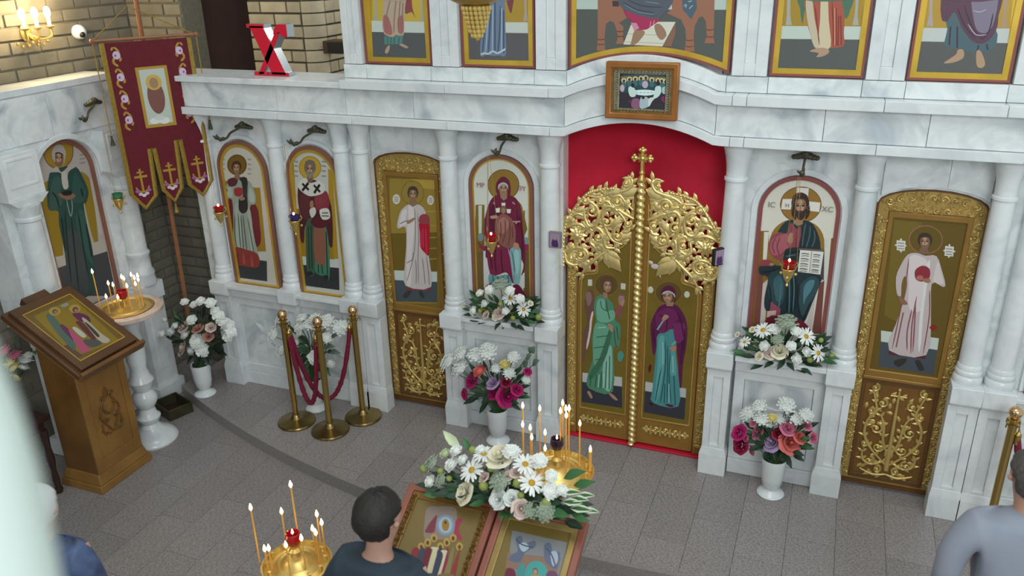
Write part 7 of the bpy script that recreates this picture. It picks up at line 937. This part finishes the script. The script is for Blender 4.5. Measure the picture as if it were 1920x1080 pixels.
for k,(u0,u1,key,lab) in enumerate(((-.475,.012,'feast_l','left framed feast icon with standing figures on the double lectern'),(.022,.465,'feast_r','right framed feast icon with blue rocks on the double lectern'))):
    ic = thing('lectern_icon', lab, 'icon', tuple(Q0+Vector(((u0+u1)/2,0,0))-N2*.04), 0, 'icons on the double lectern')
    fr = 'wood_red' if k == 0 else 'wood_red'
    b2('frame',u0,u1,-.655,.01,-.04,.004,fr,(u0+.035,u1-.035,-.62,-.025),ic,.006)
    b2('inner_frame',u0+.035,u1-.035,-.62,-.025,-.04,-.002,'frame_gold' if k == 0 else 'frame_pale',(u0+.068,u1-.068,-.587,-.06),ic,.004)
    if k == 0:
        for sg in (u0+.052,u1-.052):
            g = MB(); vine(g, (sg,-.61), (sg,-.04), .03, .0, .003); g.v = [tuple(Q0+Vector((a,0,0))+V2*c-N2*(b_-.0)) for a,b_,c in g.v]; part('carving', g, 'frame_gold', ic)
    b2('panel',u0+.06,u1-.06,-.595,-.05,-.035,-.012,'frame_gold',None,ic,0)
    cxu = (u0+u1)/2; paint('painting', key, rect(u0+.068,u1-.068,-.587,-.06), ic, tuple(Vector((-cxu,0,0))+N2*.0288), (R(-60),0,0), fill='7f6a3c' if k == 0 else '7a6632')
bouquet('lectern','large white daisy and rose arrangement on top of the double lectern',(-.10,-2.36,1.14),None,(0,-.55,.75),90,(-.46,.30,-2.46,-2.28,1.12,1.22))
# ------------------------------------------------------------------ chandelier tip
t = thing('chandelier','gold chandelier with a cone of gilded drops hanging in front','chandelier',(-.41,-1.77,3.222))
g = MB()
for k in range(7):
    z = .012+.02*k; r = .022+.0062*k*(1.25-.03*k); n = 8+2*k
    for j in range(n): a = 2*PI*(j+.5*(k%2))/n; g.sph((r*math.cos(a),r*math.sin(a),z), .0105, 6, 4, sq=(1,1,1.35))
g.sph((0,0,.0),.014,8,5); g.lathe([(.015,.0),(.05,.13),(.04,.15)],(0,0,0),14); part('drop_cone', g, 'gold', t, world=False)
g = MB(); g.lathe([(.05,.145),(.09,.155),(.14,.18),(.158,.2),(.15,.215),(.11,.23),(.06,.26),(.04,.4),(.06,.45),(.03,.6),(.02,.9)],(0,0,0),28); part('dish', g, 'gold_dull', t, world=False)
for k in range(12): a = 2*PI*k/12; g = MB(); g.sph((.15*math.cos(a),.15*math.sin(a),.205),.014,7,5); g.tube([(.15*math.cos(a),.15*math.sin(a),.205),(.12*math.cos(a),.12*math.sin(a),.26),(.06*math.cos(a),.06*math.sin(a),.3)],.005,5); part('scroll_arm', g, 'gold', t, world=False)
g = MB(); g.tube([(0,0,.85),(0,0,2.6)],.006,6); part('rod', g, 'gold_dull', t, world=False)
# ------------------------------------------------------------------ white baluster close to the camera
def cam_pt(u, v, d): return Vector(cam.matrix_world.translation)+fw*d+r2*((u-960)/FPX*d)-u2*((v-540)/FPX*d)
c0 = Vector((.742,-5.199,0))
t = thing('baluster','blurred white post of the gallery railing close to the camera','post',(c0.x,c0.y,2.2))
g = MB(); g.lathe([(.036,0),(.036,.8),(.039,1.0),(.0435,1.07),(.0465,1.13),(.0455,1.17),(.042,1.21),(.034,1.27),(.024,1.33),(.024,2.4)],(0,0,0),24); part('shaft', g, 'post_white', t, world=False)
g = MB(); g.lathe([(.06,0),(.06,.04),(.041,.06)],(0,0,-.0),24); part('foot', g, 'white_plastic', t, world=False)
mb = MB(); mb.box(-2.5,4.0,-6.6,-4.92,2.04,2.2); struct('floor_gallery', mb, 'granite_dark', 'gallery floor under the camera')
# ------------------------------------------------------------------ people
def skin_mesh(name, nodes, edges, ms, parent, levels=2):
    me = bpy.data.meshes.new(name); me.from_pydata([n[0] for n in nodes], edges, []); o = link(name, me, ms, parent)
    sm = o.modifiers.new('skin','SKIN'); sm.use_smooth_shade = True
    if not me.skin_vertices: me.skin_vertices.new()
    for i,n in enumerate(nodes):
        r = n[1]; sv = me.skin_vertices[0].data[i]; sv.radius = (r,r) if not isinstance(r,tuple) else r; sv.use_root = (i == 0)
    ss = o.modifiers.new('sub','SUBSURF'); ss.levels = levels; ss.render_levels = levels
    return o
def chain(nodes, edges, start, pts):
    p = start
    for q in pts: nodes.append(q); edges.append((p,len(nodes)-1)); p = len(nodes)-1
    return p
def hand(nodes, edges, w, pos, dr, sd):
    d = Vector(dr).normalized(); s = Vector(sd).normalized(); p = Vector(pos)
    pm = chain(nodes, edges, w, [(tuple(p+d*.05),(.03,.022))])
    for k,(o,L) in enumerate(((-.03,.062),(-.01,.074),(.01,.07),(.03,.055))):
        b_ = p+d*.085+s*o; chain(nodes, edges, pm, [(tuple(b_),.0095),(tuple(b_+d*L*.5+Vector((0,.008,0))),.0085),(tuple(b_+d*L+Vector((0,.022,0))),.007)])
    chain(nodes, edges, pm, [(tuple(p+d*.055-s*.045),.0105),(tuple(p+d*.09-s*.06+Vector((0,.01,0))),.009)])
def person(label, loc, rotz, H, top, legs, hair, hairfn, group=None, headturn=0, hs=1.0, lean=0, sw=1.0, collar=0):
    t = thing('person', label, 'person', loc, rotz, group); k = H/1.75; S = lambda x,y,z: (x*k,y*k,z*k); r_ = lambda r: r*k if not isinstance(r,tuple) else (r[0]*k,r[1]*k)
    n = []; e = []; ht = R(headturn); hx = lambda x,y: (x*math.cos(ht)-y*math.sin(ht), x*math.sin(ht)+y*math.cos(ht)+.035+lean)
    def hd(x,y,z): a,b_ = hx(x*hs,y*hs); return S(a,b_,1.515+(z-1.515)*hs)
    n.append((S(0,0,.96),r_(.13))); sp = chain(n,e,0,[(S(0,.0,1.15),r_(.115)),(S(0,.01+lean*.5,1.33),r_(.12)),(S(0,.005+lean,1.44),r_(.06)),(S(0,.02+lean,1.50),r_(.052))])
    h = chain(n,e,sp,[(hd(0,.02,1.565),r_(.068*hs)),(hd(0,.01,1.635),r_(.082*hs)),(hd(0,.005,1.70),r_(.062*hs))])
    hm = h-1
    for sg in (-1,1): chain(n,e,hm,[(hd(sg*.082,-.005,1.615),r_(.014*hs)),(hd(sg*.098,-.022,1.625),r_(.017*hs))])
    chain(n,e,hm,[(hd(0,.088,1.62),r_(.02*hs)),(hd(0,.108,1.60),r_(.011*hs))]); chain(n,e,h-2,[(hd(0,.075,1.55),r_(.028*hs))])
    arms = []
    for sg in (-1,1):
        w = chain(n,e,2,[(S(sg*.16*sw,.0+lean,1.385),r_(.055)),(S(sg*.225*sw,-.03+lean,1.14),r_(.04)),(S(sg*.22*sw,.07+lean,.93),r_(.028))]); hand(n,e,w,S(sg*.22*sw,.07+lean,.93),(0,.35,-1),(sg*.2,1,.3) if False else (0,1,.3))
        chain(n,e,0,[(S(sg*.09,0,.88),r_(.085)),(S(sg*.10,.01,.50),r_(.055)),(S(sg*.10,-.01,.09),r_(.04)),(S(sg*.10,.1,.03),r_(.035)),(S(sg*.10,.16,.025),r_(.028))])
    skin_mesh('body', n, e, 'skin', t, 2)
    n = [(S(0,0,.93),r_((.165,.135)))]; e = []; c = chain(n,e,0,[(S(0,0,1.1),r_((.155,.12))),(S(0,.005+lean*.5,1.3),r_((.185,.135))),(S(0,.0+lean,1.41),r_((.14,.108))),(S(0,.005+lean,1.462+collar),r_((.072,.066)))])
    for sg in (-1,1): chain(n,e,2,[(S(sg*.165*sw,-.002+lean,1.385),r_(.086)),(S(sg*.215*sw,-.015+lean,1.28),r_(.068)),(S(sg*.232*sw,-.03+lean,1.13),r_(.056)),(S(sg*.225*sw,.06+lean,.95),r_(.043))])
    skin_mesh('top_garment', n, e, top, t, 2)
    n = [(S(0,0,.95),r_((.15,.12)))]; e = []
    for sg in (-1,1): chain(n,e,0,[(S(sg*.09,0,.85),r_(.1)),(S(sg*.10,.01,.5),r_(.075)),(S(sg*.10,-.01,.1),r_(.062))])
    skin_mesh('trousers', n, e, legs, t, 2)
    for sg in (-1,1): g = MB(); g.sph(S(sg*.10,.06,.04), 1, 12, 8, sq=r_((.05,.14))+(.04*k,)); part('shoe', g, 'shoe', t, world=False)
    # hair shell
    g = MB(); nn,kk = 28,18; vs = []; keep = []
    for i in range(kk+1):
        for j in range(nn):
            th = PI*i/kk; ph = 2*PI*j/nn; d = (math.sin(th)*math.cos(ph), math.sin(th)*math.sin(ph), math.cos(th)); w = 1+.02*math.sin(7*ph+3*th)+.015*math.sin(13*ph)
            p = hd(d[0]*.090*w, d[1]*.108*w-.006, 1.64+d[2]*.10*w); vs.append(p); keep.append(hairfn(d))
    fs = [(i*nn+j,i*nn+(j+1)%nn,(i+1)*nn+(j+1)%nn,(i+1)*nn+j) for i in range(kk) for j in range(nn)]; fs = [f for f in fs if sum(keep[q] for q in f) >= 3]
    g.add(vs,fs); used = sorted({q for f in fs for q in f}); mp = {q:i for i,q in enumerate(used)}; g.v = [vs[q] for q in used]; g.f = [tuple(mp[q] for q in f) for f in fs]; g.m = [0]*len(g.f)
    o = link('hair' if hair.startswith('hair') else 'headscarf', g.mesh('hair',80), hair, t); so = o.modifiers.new('thick','SOLIDIFY'); so.thickness = .008*k; so.offset = -1
    return t
short = lambda d: d[2] > (-.86 if d[1] < -.35 else -.05 if d[1] < .45 else .42) and not (abs(d[0]) > .80 and d[2] < .12 and -.35 < d[1] < .5)
person('dark haired young man in navy shirt standing before the double lectern',(-.335,-3.14,ZL),R(-2),1.74,'shirt_navy','trousers','hair_dark',short,hs=1.0)
person('grey haired man in pale grey sweater at the right edge',(2.12,-2.07,ZL),R(5),1.79,'shirt_grey','trousers','hair_grey',short,sw=1.12,collar=.035)
cover = lambda d: d[2] > (-.9 if d[1] < .35 else .25)
person('person in shiny dark blue top and white headscarf behind the white post',(-1.83,-3.465,ZL),R(20),1.62,'velvet_blue','trousers','scarf',cover,collar=.02)
